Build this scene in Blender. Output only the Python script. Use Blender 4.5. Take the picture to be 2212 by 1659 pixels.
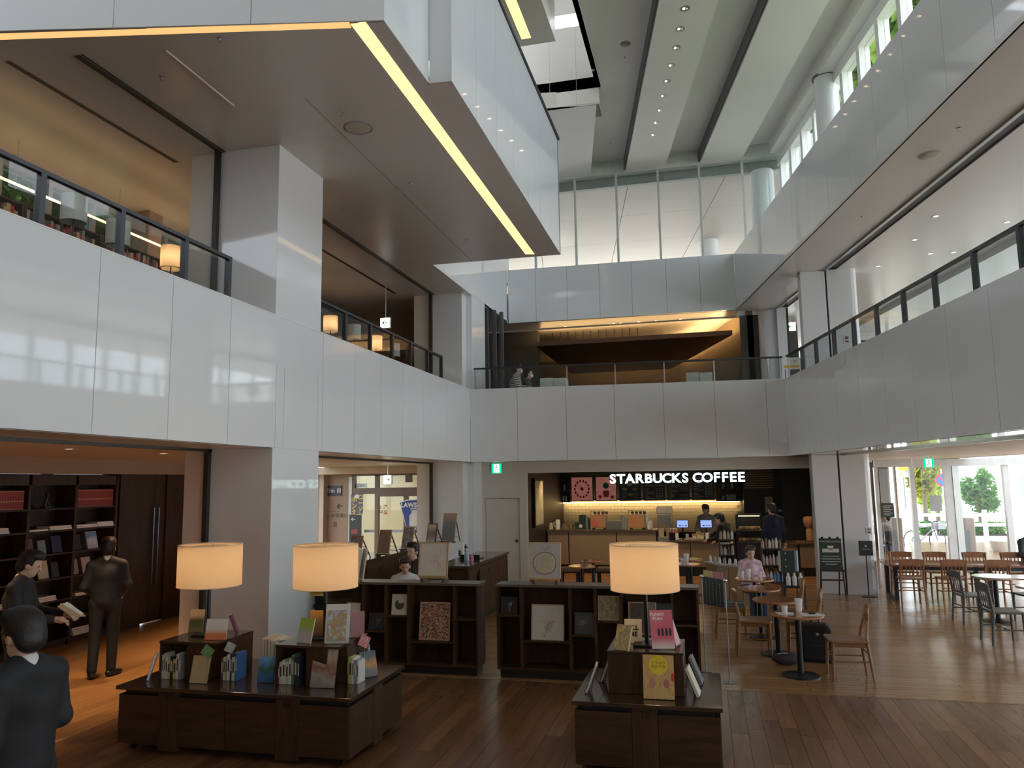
import bpy, bmesh, math, random
import numpy as np
from math import sin, cos, pi, radians, atan2, sqrt
from mathutils import Vector, Matrix
random.seed(7)
scene = bpy.context.scene
for o in list(bpy.data.objects): bpy.data.objects.remove(o)
COL = scene.collection

# ------------------------------------------------------------------ camera (eye 2.3 m above the floor, looking slightly up)
F, CX, CY, EYE = 1664.0, 1106.0, 829.5, 2.3
def _hy(x): return 1035 - .0155 * (x - 1524)
_d1 = Vector((-CX, _hy(0) - CY, F)); _d2 = Vector((2212 - CX, _hy(2212) - CY, F))
_up = _d1.cross(_d2).normalized()
if _up.y > 0: _up = -_up
_yv = Vector((1524 - CX, _hy(1524) - CY, F)).normalized()
_xv = _yv.cross(_up)
RM = Matrix((_xv, _yv, _up))
cam_data = bpy.data.cameras.new('camera')
cam = bpy.data.objects.new('camera', cam_data); COL.objects.link(cam)
cam_data.sensor_fit = 'HORIZONTAL'; cam_data.sensor_width = 36.0
cam_data.lens = F / 2212.0 * 36.0
cam_data.clip_start = .05; cam_data.clip_end = 500
_m = Matrix((RM @ Vector((1, 0, 0)), RM @ Vector((0, -1, 0)), RM @ Vector((0, 0, -1)))).transposed().to_4x4()
_m.translation = Vector((0, 0, EYE)); cam.matrix_world = _m
scene.camera = cam
def _ray(px, py): return RM @ Vector((px - CX, py - CY, F))
def PZ(px, py, z):
    d = _ray(px, py); t = (z - EYE) / d.z; return Vector((d.x * t, d.y * t, z))
def PY(px, py, y):
    d = _ray(px, py); t = y / d.y; return Vector((d.x * t, y, EYE + d.z * t))
def PX(px, py, x):
    d = _ray(px, py); t = x / d.x; return Vector((x, d.y * t, EYE + d.z * t))
TH = radians(10.13); SB, CB = sin(TH), cos(TH)
def UV(u, v): return (u * CB - v * SB, u * SB + v * CB)          # frame of the right-hand wall
def PU(px, py, u):                                               # point of the ray on the plane u = const -> (u, v, z)
    d = _ray(px, py); du = d.x * CB + d.y * SB; dv = -d.x * SB + d.y * CB
    t = u / du; return Vector((u, dv * t, EYE + d.z * t))

# ------------------------------------------------------------------ view, world
scene.view_settings.view_transform = 'Standard'; scene.view_settings.look = 'None'
scene.view_settings.gamma = 1.0; scene.view_settings.use_curve_mapping = False
scene.view_settings.exposure = 0.68
scene.cycles.max_bounces = 10; scene.cycles.diffuse_bounces = 5; scene.cycles.glossy_bounces = 4
scene.cycles.transmission_bounces = 6; scene.cycles.transparent_max_bounces = 12
scene.cycles.caustics_reflective = False; scene.cycles.caustics_refractive = False
scene.cycles.sample_clamp_indirect = 12.0
SKY = 4.6
world = bpy.data.worlds.new('sky'); scene.world = world; world.use_nodes = True
nt = world.node_tree; nt.nodes.clear()
wo = nt.nodes.new('ShaderNodeOutputWorld'); bg = nt.nodes.new('ShaderNodeBackground')
sk = nt.nodes.new('ShaderNodeTexSky'); sk.sky_type = 'HOSEK_WILKIE'
sk.sun_direction = Vector((-SB * .64 - .10, CB * .64, .77)).normalized(); sk.turbidity = 4.0; sk.ground_albedo = .4
mx = nt.nodes.new('ShaderNodeMix'); mx.data_type = 'RGBA'; mx.inputs[0].default_value = .5
mx.inputs[7].default_value = (.88, .94, 1.0, 1)
nt.links.new(sk.outputs[0], mx.inputs[6]); nt.links.new(mx.outputs[2], bg.inputs[0])
bg.inputs[1].default_value = SKY
nt.links.new(bg.outputs[0], wo.inputs[0])

sun = bpy.data.lights.new('sun', 'SUN'); sun.energy = 10.0; sun.angle = radians(.6); sun.color = (1., .95, .88)
sun_o = bpy.data.objects.new('sun', sun); COL.objects.link(sun_o); sun_o.location = (0, 60, 60)
_sd = Vector((-SB * .64 - .10, CB * .64, .77)); sun_o.rotation_euler = _sd.to_track_quat('Z', 'Y').to_euler()
def portal(name, loc, size, direction):
    l = bpy.data.lights.new(name, 'AREA'); l.shape = 'RECTANGLE'; l.size, l.size_y = size
    l.cycles.is_portal = True
    o = bpy.data.objects.new(name, l); COL.objects.link(o); o.location = loc
    o.rotation_euler = Vector(direction).to_track_quat('-Z', 'Y').to_euler(); return o
def area(name, loc, size, direction, power, color=(1, .8, .55), spread=pi):
    l = bpy.data.lights.new(name, 'AREA'); l.shape = 'RECTANGLE'; l.size, l.size_y = size
    l.energy = power; l.color = color; l.spread = spread
    o = bpy.data.objects.new(name, l); COL.objects.link(o); o.location = loc
    o.rotation_euler = Vector(direction).to_track_quat('-Z', 'Y').to_euler(); return o
def point(name, loc, power, color=(1, .75, .45), r=.06):
    l = bpy.data.lights.new(name, 'POINT'); l.energy = power; l.color = color; l.shadow_soft_size = r
    o = bpy.data.objects.new(name, l); COL.objects.link(o); o.location = loc; return o

# ------------------------------------------------------------------ materials
MATS = {}
def _new(name):
    m = bpy.data.materials.new(name); m.use_nodes = True; MATS[name] = m
    n = m.node_tree.nodes; return m, m.node_tree, n['Principled BSDF']
def L4(c): return (c[0], c[1], c[2], 1)
def M(name, col, rough=.5, metal=0., spec=.5, var=.06, scale=6., emit=None, es=0., bump=0., coat=0., alpha=1.):
    """principled with a little procedural tone variation"""
    if name in MATS: return MATS[name]
    m, t, b = _new(name)
    tc = t.nodes.new('ShaderNodeTexCoord'); nz = t.nodes.new('ShaderNodeTexNoise')
    nz.inputs['Scale'].default_value = scale; nz.inputs['Detail'].default_value = 3
    t.links.new(tc.outputs['Object'], nz.inputs['Vector'])
    rp = t.nodes.new('ShaderNodeValToRGB')
    lo = [max(0, c * (1 - var)) for c in col]; hi = [min(1, c * (1 + var)) for c in col]
    rp.color_ramp.elements[0].position = .3; rp.color_ramp.elements[1].position = .7
    rp.color_ramp.elements[0].color = L4(lo); rp.color_ramp.elements[1].color = L4(hi)
    t.links.new(nz.outputs[0], rp.inputs[0]); t.links.new(rp.outputs[0], b.inputs['Base Color'])
    b.inputs['Roughness'].default_value = rough; b.inputs['Metallic'].default_value = metal
    b.inputs['Specular IOR Level'].default_value = spec
    b.inputs['Coat Weight'].default_value = coat; b.inputs['Coat Roughness'].default_value = .05
    if emit: b.inputs['Emission Color'].default_value = L4(emit); b.inputs['Emission Strength'].default_value = es
    if bump:
        bp = t.nodes.new('ShaderNodeBump'); bp.inputs['Strength'].default_value = bump; bp.inputs['Distance'].default_value = .01
        n2 = t.nodes.new('ShaderNodeTexNoise'); n2.inputs['Scale'].default_value = scale * 12
        t.links.new(tc.outputs['Object'], n2.inputs['Vector']); t.links.new(n2.outputs[0], bp.inputs['Height'])
        t.links.new(bp.outputs[0], b.inputs['Normal'])
    return m
def WOOD(name, c1, c2, rough=.4, axis='x', scale=2.2, spec=.5, obj_rand=.0, coat=0.):
    if name in MATS: return MATS[name]
    m, t, b = _new(name)
    tc = t.nodes.new('ShaderNodeTexCoord'); mp = t.nodes.new('ShaderNodeMapping')
    s = {'x': (1, 9, 9), 'y': (9, 1, 9), 'z': (9, 9, 1)}[axis]
    mp.inputs['Scale'].default_value = s
    oi = t.nodes.new('ShaderNodeObjectInfo'); ad = t.nodes.new('ShaderNodeVectorMath'); ad.operation = 'ADD'
    ml = t.nodes.new('ShaderNodeMath'); ml.operation = 'MULTIPLY'; ml.inputs[1].default_value = 37.
    t.links.new(oi.outputs['Random'], ml.inputs[0])
    t.links.new(tc.outputs['Object'], ad.inputs[0]); t.links.new(ml.outputs[0], ad.inputs[1])
    t.links.new(ad.outputs[0], mp.inputs[0])
    nz = t.nodes.new('ShaderNodeTexNoise'); nz.inputs['Scale'].default_value = scale; nz.inputs['Detail'].default_value = 6
    nz.inputs['Roughness'].default_value = .6; nz.inputs['Distortion'].default_value = .6
    t.links.new(mp.outputs[0], nz.inputs['Vector'])
    rp = t.nodes.new('ShaderNodeValToRGB'); rp.color_ramp.elements[0].color = L4(c1); rp.color_ramp.elements[1].color = L4(c2)
    rp.color_ramp.elements[0].position = .3; rp.color_ramp.elements[1].position = .72
    t.links.new(nz.outputs[0], rp.inputs[0])
    out = rp.outputs[0]
    if obj_rand:
        hs = t.nodes.new('ShaderNodeHueSaturation')
        mr = t.nodes.new('ShaderNodeMapRange'); mr.inputs[3].default_value = 1 - obj_rand; mr.inputs[4].default_value = 1 + obj_rand
        t.links.new(oi.outputs['Random'], mr.inputs[0]); t.links.new(mr.outputs[0], hs.inputs['Value'])
        t.links.new(out, hs.inputs['Color']); out = hs.outputs[0]
    t.links.new(out, b.inputs['Base Color'])
    b.inputs['Roughness'].default_value = rough; b.inputs['Specular IOR Level'].default_value = spec
    b.inputs['Coat Weight'].default_value = coat; b.inputs['Coat Roughness'].default_value = .08
    bp = t.nodes.new('ShaderNodeBump'); bp.inputs['Strength'].default_value = .08
    t.links.new(nz.outputs[0], bp.inputs['Height']); t.links.new(bp.outputs[0], b.inputs['Normal'])
    return m
def BOARDS(name, cols, width, length, along='x', rough=.3, spec=.5, mortar=.004):
    """floor boards too far away to pick apart"""
    m, t, b = _new(name)
    tc = t.nodes.new('ShaderNodeTexCoord'); mp = t.nodes.new('ShaderNodeMapping')
    if along == 'y': mp.inputs['Rotation'].default_value = (0, 0, pi / 2)
    t.links.new(tc.outputs['Object'], mp.inputs[0])
    br = t.nodes.new('ShaderNodeTexBrick'); br.inputs['Scale'].default_value = 1
    br.inputs['Brick Width'].default_value = length; br.inputs['Row Height'].default_value = width
    br.inputs['Mortar Size'].default_value = mortar; br.inputs['Mortar Smooth'].default_value = .2; br.offset = .37
    br.inputs['Color1'].default_value = L4(cols[0]); br.inputs['Color2'].default_value = L4(cols[1]); br.inputs['Mortar'].default_value = L4(cols[2])
    t.links.new(mp.outputs[0], br.inputs['Vector'])
    nz = t.nodes.new('ShaderNodeTexNoise'); nz.inputs['Scale'].default_value = 3; nz.inputs['Detail'].default_value = 5
    m2 = t.nodes.new('ShaderNodeMapping'); m2.inputs['Scale'].default_value = (1, 12, 1)
    t.links.new(mp.outputs[0], m2.inputs[0]); t.links.new(m2.outputs[0], nz.inputs['Vector'])
    mx = t.nodes.new('ShaderNodeMix'); mx.data_type = 'RGBA'; mx.blend_type = 'MULTIPLY'; mx.inputs[0].default_value = .35
    t.links.new(br.outputs[0], mx.inputs[6]); t.links.new(nz.outputs[0], mx.inputs[7]); t.links.new(mx.outputs[2], b.inputs['Base Color'])
    b.inputs['Roughness'].default_value = rough; b.inputs['Specular IOR Level'].default_value = spec
    return m
def ART(name, cols, scale=5., kind='noise', rough=.5, dist=1., stretch=(1, 1, 1), coat=0.):
    """flat print: a few colours in soft or cellular patches"""
    if name in MATS: return MATS[name]
    m, t, b = _new(name)
    tc = t.nodes.new('ShaderNodeTexCoord'); mp = t.nodes.new('ShaderNodeMapping'); mp.inputs['Scale'].default_value = stretch
    mp.inputs['Location'].default_value = (random.random() * 9, random.random() * 9, random.random() * 9)
    t.links.new(tc.outputs['Generated'], mp.inputs[0])
    if kind == 'cells':
        nz = t.nodes.new('ShaderNodeTexVoronoi'); nz.inputs['Scale'].default_value = scale
        sp = t.nodes.new('ShaderNodeSeparateColor'); t.links.new(mp.outputs[0], nz.inputs['Vector'])
        t.links.new(nz.outputs['Color'], sp.inputs[0]); src = sp.outputs[0]
    elif kind == 'grad':
        sp = t.nodes.new('ShaderNodeSeparateXYZ'); t.links.new(tc.outputs['Generated'], sp.inputs[0])
        nz = t.nodes.new('ShaderNodeTexNoise'); nz.inputs['Scale'].default_value = scale; t.links.new(mp.outputs[0], nz.inputs['Vector'])
        ad = t.nodes.new('ShaderNodeMath'); ad.operation = 'MULTIPLY_ADD'; ad.inputs[1].default_value = .35 * dist
        t.links.new(nz.outputs[0], ad.inputs[0]); t.links.new(sp.outputs[2], ad.inputs[2])
        sb = t.nodes.new('ShaderNodeMath'); sb.operation = 'SUBTRACT'; sb.inputs[1].default_value = .17 * dist
        t.links.new(ad.outputs[0], sb.inputs[0]); src = sb.outputs[0]
    else:
        nz = t.nodes.new('ShaderNodeTexNoise'); nz.inputs['Scale'].default_value = scale; nz.inputs['Detail'].default_value = 4
        nz.inputs['Distortion'].default_value = dist
        t.links.new(mp.outputs[0], nz.inputs['Vector']); src = nz.outputs[0]
    rp = t.nodes.new('ShaderNodeValToRGB'); rp.color_ramp.interpolation = 'CONSTANT' if kind == 'cells' else 'LINEAR'
    el = rp.color_ramp.elements
    a, z = (0, 1) if kind in ('cells', 'grad') else (.28, .72)
    n = len(cols)
    el[0].position = a; el[0].color = L4(cols[0]); el[1].position = a + (z - a) * ((n - 1) / (n if kind == 'cells' else n - 1)); el[1].color = L4(cols[-1])
    for i in range(1, n - 1):
        e = el.new(a + (z - a) * i / (n if kind == 'cells' else n - 1)); e.color = L4(cols[i])
    t.links.new(src, rp.inputs[0]); t.links.new(rp.outputs[0], b.inputs['Base Color'])
    b.inputs['Roughness'].default_value = rough; b.inputs['Coat Weight'].default_value = coat
    return m
def EMIT(name, col, s):
    if name in MATS: return MATS[name]
    m, t, b = _new(name); t.nodes.remove(b)
    e = t.nodes.new('ShaderNodeEmission'); e.inputs[0].default_value = L4(col); e.inputs[1].default_value = s
    t.links.new(e.outputs[0], t.nodes['Material Output'].inputs[0]); return m
def GLASS(name, tint=(1, 1, 1), refl=1., rough=0.):
    if name in MATS: return MATS[name]
    m, t, b = _new(name); t.nodes.remove(b)
    tr = t.nodes.new('ShaderNodeBsdfTransparent'); tr.inputs[0].default_value = L4(tint)
    gl = t.nodes.new('ShaderNodeBsdfGlossy'); gl.inputs['Roughness'].default_value = rough
    fr = t.nodes.new('ShaderNodeFresnel'); fr.inputs[0].default_value = 1.45
    ml = t.nodes.new('ShaderNodeMath'); ml.operation = 'MULTIPLY'; ml.inputs[1].default_value = refl; ml.use_clamp = True
    mx = t.nodes.new('ShaderNodeMixShader'); t.links.new(fr.outputs[0], ml.inputs[0])
    ge = t.nodes.new('ShaderNodeNewGeometry'); sb = t.nodes.new('ShaderNodeMath'); sb.operation = 'SUBTRACT'; sb.inputs[0].default_value = 1.
    t.links.new(ge.outputs['Backfacing'], sb.inputs[1]); m3 = t.nodes.new('ShaderNodeMath'); m3.operation = 'MULTIPLY'
    t.links.new(ml.outputs[0], m3.inputs[0]); t.links.new(sb.outputs[0], m3.inputs[1]); t.links.new(m3.outputs[0], mx.inputs[0])
    t.links.new(tr.outputs[0], mx.inputs[1]); t.links.new(gl.outputs[0], mx.inputs[2])
    t.links.new(mx.outputs[0], t.nodes['Material Output'].inputs[0]); return m
def SHADE(name, col, trans=.6):
    m, t, b = _new(name); t.nodes.remove(b)
    d = t.nodes.new('ShaderNodeBsdfDiffuse'); d.inputs[0].default_value = L4(col)
    tl = t.nodes.new('ShaderNodeBsdfTranslucent'); tl.inputs[0].default_value = L4(col)
    w = t.nodes.new('ShaderNodeTexWave'); w.inputs['Scale'].default_value = 60; w.inputs['Distortion'].default_value = 2
    tc = t.nodes.new('ShaderNodeTexCoord'); t.links.new(tc.outputs['Object'], w.inputs[0])
    mr = t.nodes.new('ShaderNodeMapRange'); mr.inputs[3].default_value = trans - .04; mr.inputs[4].default_value = trans + .04
    t.links.new(w.outputs[1], mr.inputs[0])
    mx = t.nodes.new('ShaderNodeMixShader'); t.links.new(mr.outputs[0], mx.inputs[0])
    t.links.new(d.outputs[0], mx.inputs[1]); t.links.new(tl.outputs[0], mx.inputs[2])
    t.links.new(mx.outputs[0], t.nodes['Material Output'].inputs[0]); return m

white_panel = M('white_panel', (.78, .805, .83), .045, spec=.55, var=.01, scale=.6)
white_matte = M('white_matte', (.80, .80, .79), .35, var=.012, scale=1)
ceil_paint = M('ceiling_paint', (.74, .725, .70), .45, var=.012, scale=1)
soffit_pt = M('soffit_panel', (.72, .70, .68), .28, var=.012, scale=1, spec=.5)
cream = M('cream_wall', (.76, .72, .66), .5, var=.02)
brown_wall = M('brown_wall', (.34, .22, .14), .55, var=.04)
joint_dark = M('joint_dark', (.12, .12, .12), .7)
track_dark = M('track_dark', (.035, .032, .03), .45)
rail_mat = M('rail_dark_steel', (.045, .048, .055), .35, metal=.3)
steel = M('brushed_steel', (.55, .55, .54), .28, metal=1.)
chrome = M('chrome', (.8, .8, .8), .08, metal=1.)
black = M('black_paint', (.015, .015, .016), .4)
black_metal = M('black_metal', (.02, .021, .024), .35, metal=.4)
dk_wood = WOOD('walnut_dark', (.044, .021, .011), (.085, .043, .022), .5, 'x', spec=.3)
dk_wood_z = WOOD('walnut_dark_upright', (.046, .022, .012), (.088, .045, .024), .5, 'z', spec=.3)
dk_top = WOOD('walnut_top', (.035, .020, .013), (.075, .045, .030), .16, 'x', spec=.5, coat=.3)
lib_wood = WOOD('library_wood', (.032, .016, .011), (.062, .033, .021), .45, 'z', spec=.35)
chair_wood = WOOD('chair_wood', (.22, .098, .034), (.34, .165, .062), .32, 'z')
table_wood = WOOD('cafe_table_wood', (.36, .15, .065), (.50, .23, .11), .16, 'x', coat=.4)
red_wood = WOOD('reddish_chair_wood', (.26, .10, .035), (.40, .17, .06), .33, 'z')
grey_paint = M('grey_chair_paint', (.10, .115, .11), .35)
glass = GLASS('clear_glass', (.97, .985, .98))
rail_glass = GLASS('rail_glass', (.90, .93, .93), 1.25)
tint_glass = GLASS('tinted_glass', (.50, .54, .54), 1.)
acrylic = GLASS('acrylic', (.96, .97, .97), 1.3)
paper = M('paper', (.82, .80, .74), .7, var=.03)
white_pl = M('white_plastic', (.82, .82, .80), .35, var=.02)
skin = M('skin', (.62, .40, .29), .5, var=.04, scale=20)

ORD = ['first', 'second', 'third', 'fourth', 'fifth', 'sixth', 'seventh', 'eighth', 'ninth', 'tenth', 'eleventh', 'twelfth', 'thirteenth', 'fourteenth', 'fifteenth', 'sixteenth', 'seventeenth', 'eighteenth', 'nineteenth', 'twentieth', 'twenty-first', 'twenty-second', 'twenty-third', 'twenty-fourth', 'twenty-fifth', 'twenty-sixth', 'twenty-seventh', 'twenty-eighth', 'twenty-ninth', 'thirtieth', 'thirty-first', 'thirty-second']
# ------------------------------------------------------------------ mesh helpers
class MB:
    def __init__(s): s.v = []; s.f = []; s.m = []
    def add(s, vs, fs, mi=0):
        n = len(s.v); s.v += [tuple(v) for v in vs]; s.f += [tuple(i + n for i in f) for f in fs]; s.m += [mi] * len(fs); return s
    def box(s, x0, y0, z0, x1, y1, z1, mi=0):
        if x0 > x1: x0, x1 = x1, x0
        if y0 > y1: y0, y1 = y1, y0
        if z0 > z1: z0, z1 = z1, z0
        return s.add([(x0, y0, z0), (x1, y0, z0), (x1, y1, z0), (x0, y1, z0), (x0, y0, z1), (x1, y0, z1), (x1, y1, z1), (x0, y1, z1)],
                     [(0, 3, 2, 1), (4, 5, 6, 7), (0, 1, 5, 4), (1, 2, 6, 5), (2, 3, 7, 6), (3, 0, 4, 7)], mi)
    def obox(s, mat, sx, sy, sz, mi=0):           # box of a size centred on a 4x4 matrix
        vs = [mat @ Vector((x * sx / 2, y * sy / 2, z * sz / 2)) for z in (-1, 1) for x, y in ((-1, -1), (1, -1), (1, 1), (-1, 1))]
        return s.add(vs, [(0, 3, 2, 1), (4, 5, 6, 7), (0, 1, 5, 4), (1, 2, 6, 5), (2, 3, 7, 6), (3, 0, 4, 7)], mi)
    def prism(s, poly, z0, z1, mi=0):
        n = len(poly); a = sum(poly[i][0] * poly[(i + 1) % n][1] - poly[(i + 1) % n][0] * poly[i][1] for i in range(n))
        if a < 0: poly = poly[::-1]
        return s.add([(x, y, z0) for x, y in poly] + [(x, y, z1) for x, y in poly],
                     [tuple(range(n))[::-1], tuple(range(n, 2 * n))] + [(i, (i + 1) % n, n + (i + 1) % n, n + i) for i in range(n)], mi)
    def prism_y(s, poly, y0, y1, mi=0):           # poly in x,z extruded along y
        n = len(poly); a = sum(poly[i][0] * poly[(i + 1) % n][1] - poly[(i + 1) % n][0] * poly[i][1] for i in range(n))
        if a > 0: poly = poly[::-1]
        return s.add([(x, y0, z) for x, z in poly] + [(x, y1, z) for x, z in poly],
                     [tuple(range(n))[::-1], tuple(range(n, 2 * n))] + [(i, (i + 1) % n, n + (i + 1) % n, n + i) for i in range(n)], mi)
    def tube(s, pts, r, n=8, mi=0, cap=True):
        pts = [Vector(p) for p in pts]; rs = r if isinstance(r, (list, tuple)) else [r] * len(pts)
        base = len(s.v); prev = None
        for i, p in enumerate(pts):
            d = (pts[min(i + 1, len(pts) - 1)] - pts[max(i - 1, 0)]).normalized()
            if prev is None: a = d.orthogonal().normalized()
            else:
                a = prev - d * prev.dot(d); a = a.normalized() if a.length > 1e-6 else d.orthogonal().normalized()
            prev = a; b = d.cross(a)
            for k in range(n):
                an = 2 * pi * k / n; s.v.append(tuple(p + (a * cos(an) + b * sin(an)) * rs[i]))
        for i in range(len(pts) - 1):
            for k in range(n):
                s.f.append((base + i * n + k, base + i * n + (k + 1) % n, base + (i + 1) * n + (k + 1) % n, base + (i + 1) * n + k)); s.m.append(mi)
        if cap:
            s.f.append(tuple(base + k for k in range(n))[::-1]); s.m.append(mi)
            e = base + (len(pts) - 1) * n; s.f.append(tuple(e + k for k in range(n))); s.m.append(mi)
        return s
    def lathe(s, prof, n=20, c=(0, 0), mi=0, cap=True):
        base = len(s.v)
        for r, z in prof:
            for k in range(n):
                an = 2 * pi * k / n; s.v.append((c[0] + r * cos(an), c[1] + r * sin(an), z))
        for i in range(len(prof) - 1):
            for k in range(n):
                s.f.append((base + i * n + k, base + i * n + (k + 1) % n, base + (i + 1) * n + (k + 1) % n, base + (i + 1) * n + k)); s.m.append(mi)
        if cap:
            if prof[0][0] > 1e-5: s.f.append(tuple(base + k for k in range(n))[::-1]); s.m.append(mi)
            e = base + (len(prof) - 1) * n
            if prof[-1][0] > 1e-5: s.f.append(tuple(e + k for k in range(n))); s.m.append(mi)
        return s
    def ball(s, c, r, n=10, mi=0, sq=(1, 1, 1)):
        prof = [(max(1e-6, sin(pi * i / n)), -cos(pi * i / n)) for i in range(n + 1)]
        t = MB().lathe(prof, n + 4)
        return s.add([(c[0] + v[0] * r * sq[0], c[1] + v[1] * r * sq[1], c[2] + v[2] * r * sq[2]) for v in t.v], t.f, mi)
    def mesh(s, name, mats, smooth=False):
        me = bpy.data.meshes.new(name); me.from_pydata(s.v, [], s.f)
        for mm in (mats if isinstance(mats, (list, tuple)) else [mats]): me.materials.append(mm)
        if any(s.m): me.polygons.foreach_set('material_index', s.m)
        if smooth: me.polygons.foreach_set('use_smooth', [True] * len(me.polygons))
        me.update(); return me
    def build(s, name, mats, parent=None, smooth=False, loc=None, rotz=0, bevel=0, kind=None, rot=None):
        o = bpy.data.objects.new(name, s.mesh(name, mats, smooth)); COL.objects.link(o)
        if parent is not None: o.parent = parent
        if loc is not None: o.location = loc
        if rot is not None: o.rotation_euler = rot
        elif rotz: o.rotation_euler = (0, 0, rotz)
        if bevel:
            b = o.modifiers.new('bevel', 'BEVEL'); b.width = bevel; b.segments = 2; b.limit_method = 'ANGLE'
        if smooth and not bevel: smooth_angle(o)
        if kind: o['kind'] = kind
        return o
def smooth_angle(o, ang=40):
    me = o.data
    bm = bmesh.new(); bm.from_mesh(me)
    for e in bm.edges:
        if len(e.link_faces) == 2 and e.calc_face_angle(0) > radians(ang): e.smooth = False
    bm.to_mesh(me); bm.free()
def box(name, b, mat, parent=None, **k): return MB().box(*b).build(name, mat, parent, **k)
def thing(name, label, cat, loc=(0, 0, 0), rotz=0, group=None):
    o = bpy.data.objects.new(name, None); COL.objects.link(o); o.empty_display_size = .1
    o.location = loc; o.rotation_euler = (0, 0, rotz); return tag(o, label, cat, group)
def tag(o, label, cat, group=None):
    o['label'] = label; o['category'] = cat
    if group: o['group'] = group
    return o
def S(o): o['kind'] = 'structure'; return o
def structure(name, rotz=0):
    o = bpy.data.objects.new(name, None); COL.objects.link(o); o.rotation_euler = (0, 0, rotz); o['kind'] = 'structure'; return o
def copy_tree(o, parent=None):
    c = o.copy(); COL.objects.link(c); c.parent = parent
    for ch in o.children: copy_tree(ch, c)
    return c
def text(name, s, size, mat, parent=None, loc=(0, 0, 0), rot=(pi / 2, 0, 0), ext=.002, align='CENTER', bold=0., sx=1., space=1.):
    cu = bpy.data.curves.new(name, 'FONT'); cu.body = s; cu.size = size; cu.extrude = ext; cu.align_x = align; cu.align_y = 'CENTER'
    cu.offset = bold; cu.space_character = space; cu.resolution_u = 3
    t = bpy.data.objects.new(name, cu); COL.objects.link(t)
    me = bpy.data.meshes.new_from_object(t.evaluated_get(bpy.context.evaluated_depsgraph_get()))
    COL.objects.unlink(t); bpy.data.objects.remove(t)
    me.materials.clear(); me.materials.append(mat)
    o = bpy.data.objects.new(name, me); COL.objects.link(o); o.parent = parent
    o.location = loc; o.rotation_euler = rot; o.scale = (sx, 1, 1); return o
# ================================================================== THE SETTING
ZB, ZT, ZC, ZU, ZX, ZM, F2 = 2.757, 4.377, 6.582, 8.06, 8.84, 10.6, 3.75
XL = -5.03                                   # face of the left-hand wall
warm_strip = EMIT('warm_light_strip', (1.0, .67, .30), 1.05)
ground_mat = M('street_paving', (.62, .60, .57), .8, var=.08, scale=.6)

# street and ground outside
S(MB().box(-90, -60, -.40, 90, 160, -.20).build('ground', ground_mat))
S(MB().box(-60, -30, -.22, -9.9, 60, -.12).build('ground_bounce_cut', M('bounce_cut_green', (.045, .075, .02), .9, var=.3, scale=1.)))  # unseen dark green ground added to cut bounce onto the upper left ceiling
# --- floors
fl = S(MB().box(-5.88, 4.4, -.16, 5.2, 9.1, -.022).build('floor', M('floor_underlay', (.02, .012, .008), .8)))
plank_mat = WOOD('floor_plank', (.19, .088, .042), (.265, .13, .064), .25, 'y', 1.4, spec=.55, obj_rand=.24)
def plank_mesh(l): return MB().box(-.0735, 0, -.02, .0735, l - .004, 0).mesh('plank', plank_mat)
PL = {l: plank_mesh(l) for l in (.9, 1.2, 1.5, 1.8)}
rp = random.Random(3); rest = MB()
for i in range(64):
    x = -5.80 + i * .15; y = 4.55 - rp.random() * .9
    while y < 9.09:
        l = rp.choice((.9, 1.2, 1.5, 1.8))
        if y + l > 9.09 - .25:
            l = 9.09 - y
            if l > .2:
                o = bpy.data.objects.new('plank', PL[1.2]); o.scale = (1, l / 1.2, 1)
            else: break
        else: o = bpy.data.objects.new('plank', PL[l])
        COL.objects.link(o); o.parent = fl; o.location = (x, y, 0); y += l
cafe_boards = BOARDS('cafe_floor_boards', ((.42, .215, .085), (.52, .285, .125), (.22, .11, .05)), .11, 1.6, 'x', .2, .5)
lib_boards = BOARDS('library_floor_boards', ((.42, .20, .07), (.52, .26, .10), (.21, .10, .04)), .11, 1.6, 'y', .3)
S(MB().box(-5.88, 9.1, -.16, 11.5, 30, 0).build('floor_cafe', cafe_boards))
S(MB().box(-12, -2, -.16, -5.88, 30, 0).build('floor_library', lib_boards))
S(MB().box(5.2, -8, -.16, 11.5, 9.1, 0).build('floor_side', cafe_boards))
S(MB().box(-5.88, -8, -.16, 5.2, 4.4, -.021).build('floor_near', BOARDS('near_floor_boards', ((.38, .22, .12), (.46, .28, .16), (.2, .11, .06)), .15, 1.5, 'y', .3)))
S(MB().box(-5.88, 9.085, -.02, 5.2, 9.115, .002).build('trim_floor_threshold', M('threshold', (.30, .16, .07), .3)))
# upper floors (slabs)
S(MB().box(-9.4, -8, ZB + .03, XL - .13, 30, F2).build('floor_upper_left', M('carpet_dark', (.10, .07, .05), .9)))
def back_y(x): return 16.41 + (x - XL) * .0885           # line of the rear balcony front
S(MB().prism([(XL - .13, back_y(XL) + .15), (2.6, back_y(2.6) + .15), (2.6, 30), (XL - .13, 30)], ZB + .03, F2).build('floor_upper_rear', MATS['carpet_dark']))
S(MB().box(4.82, -6, ZB + .03, 11.2, 30, F2).build('floor_upper_right', M('upper_floor_pale', (.36, .28, .21), .4), rotz=TH))

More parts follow.
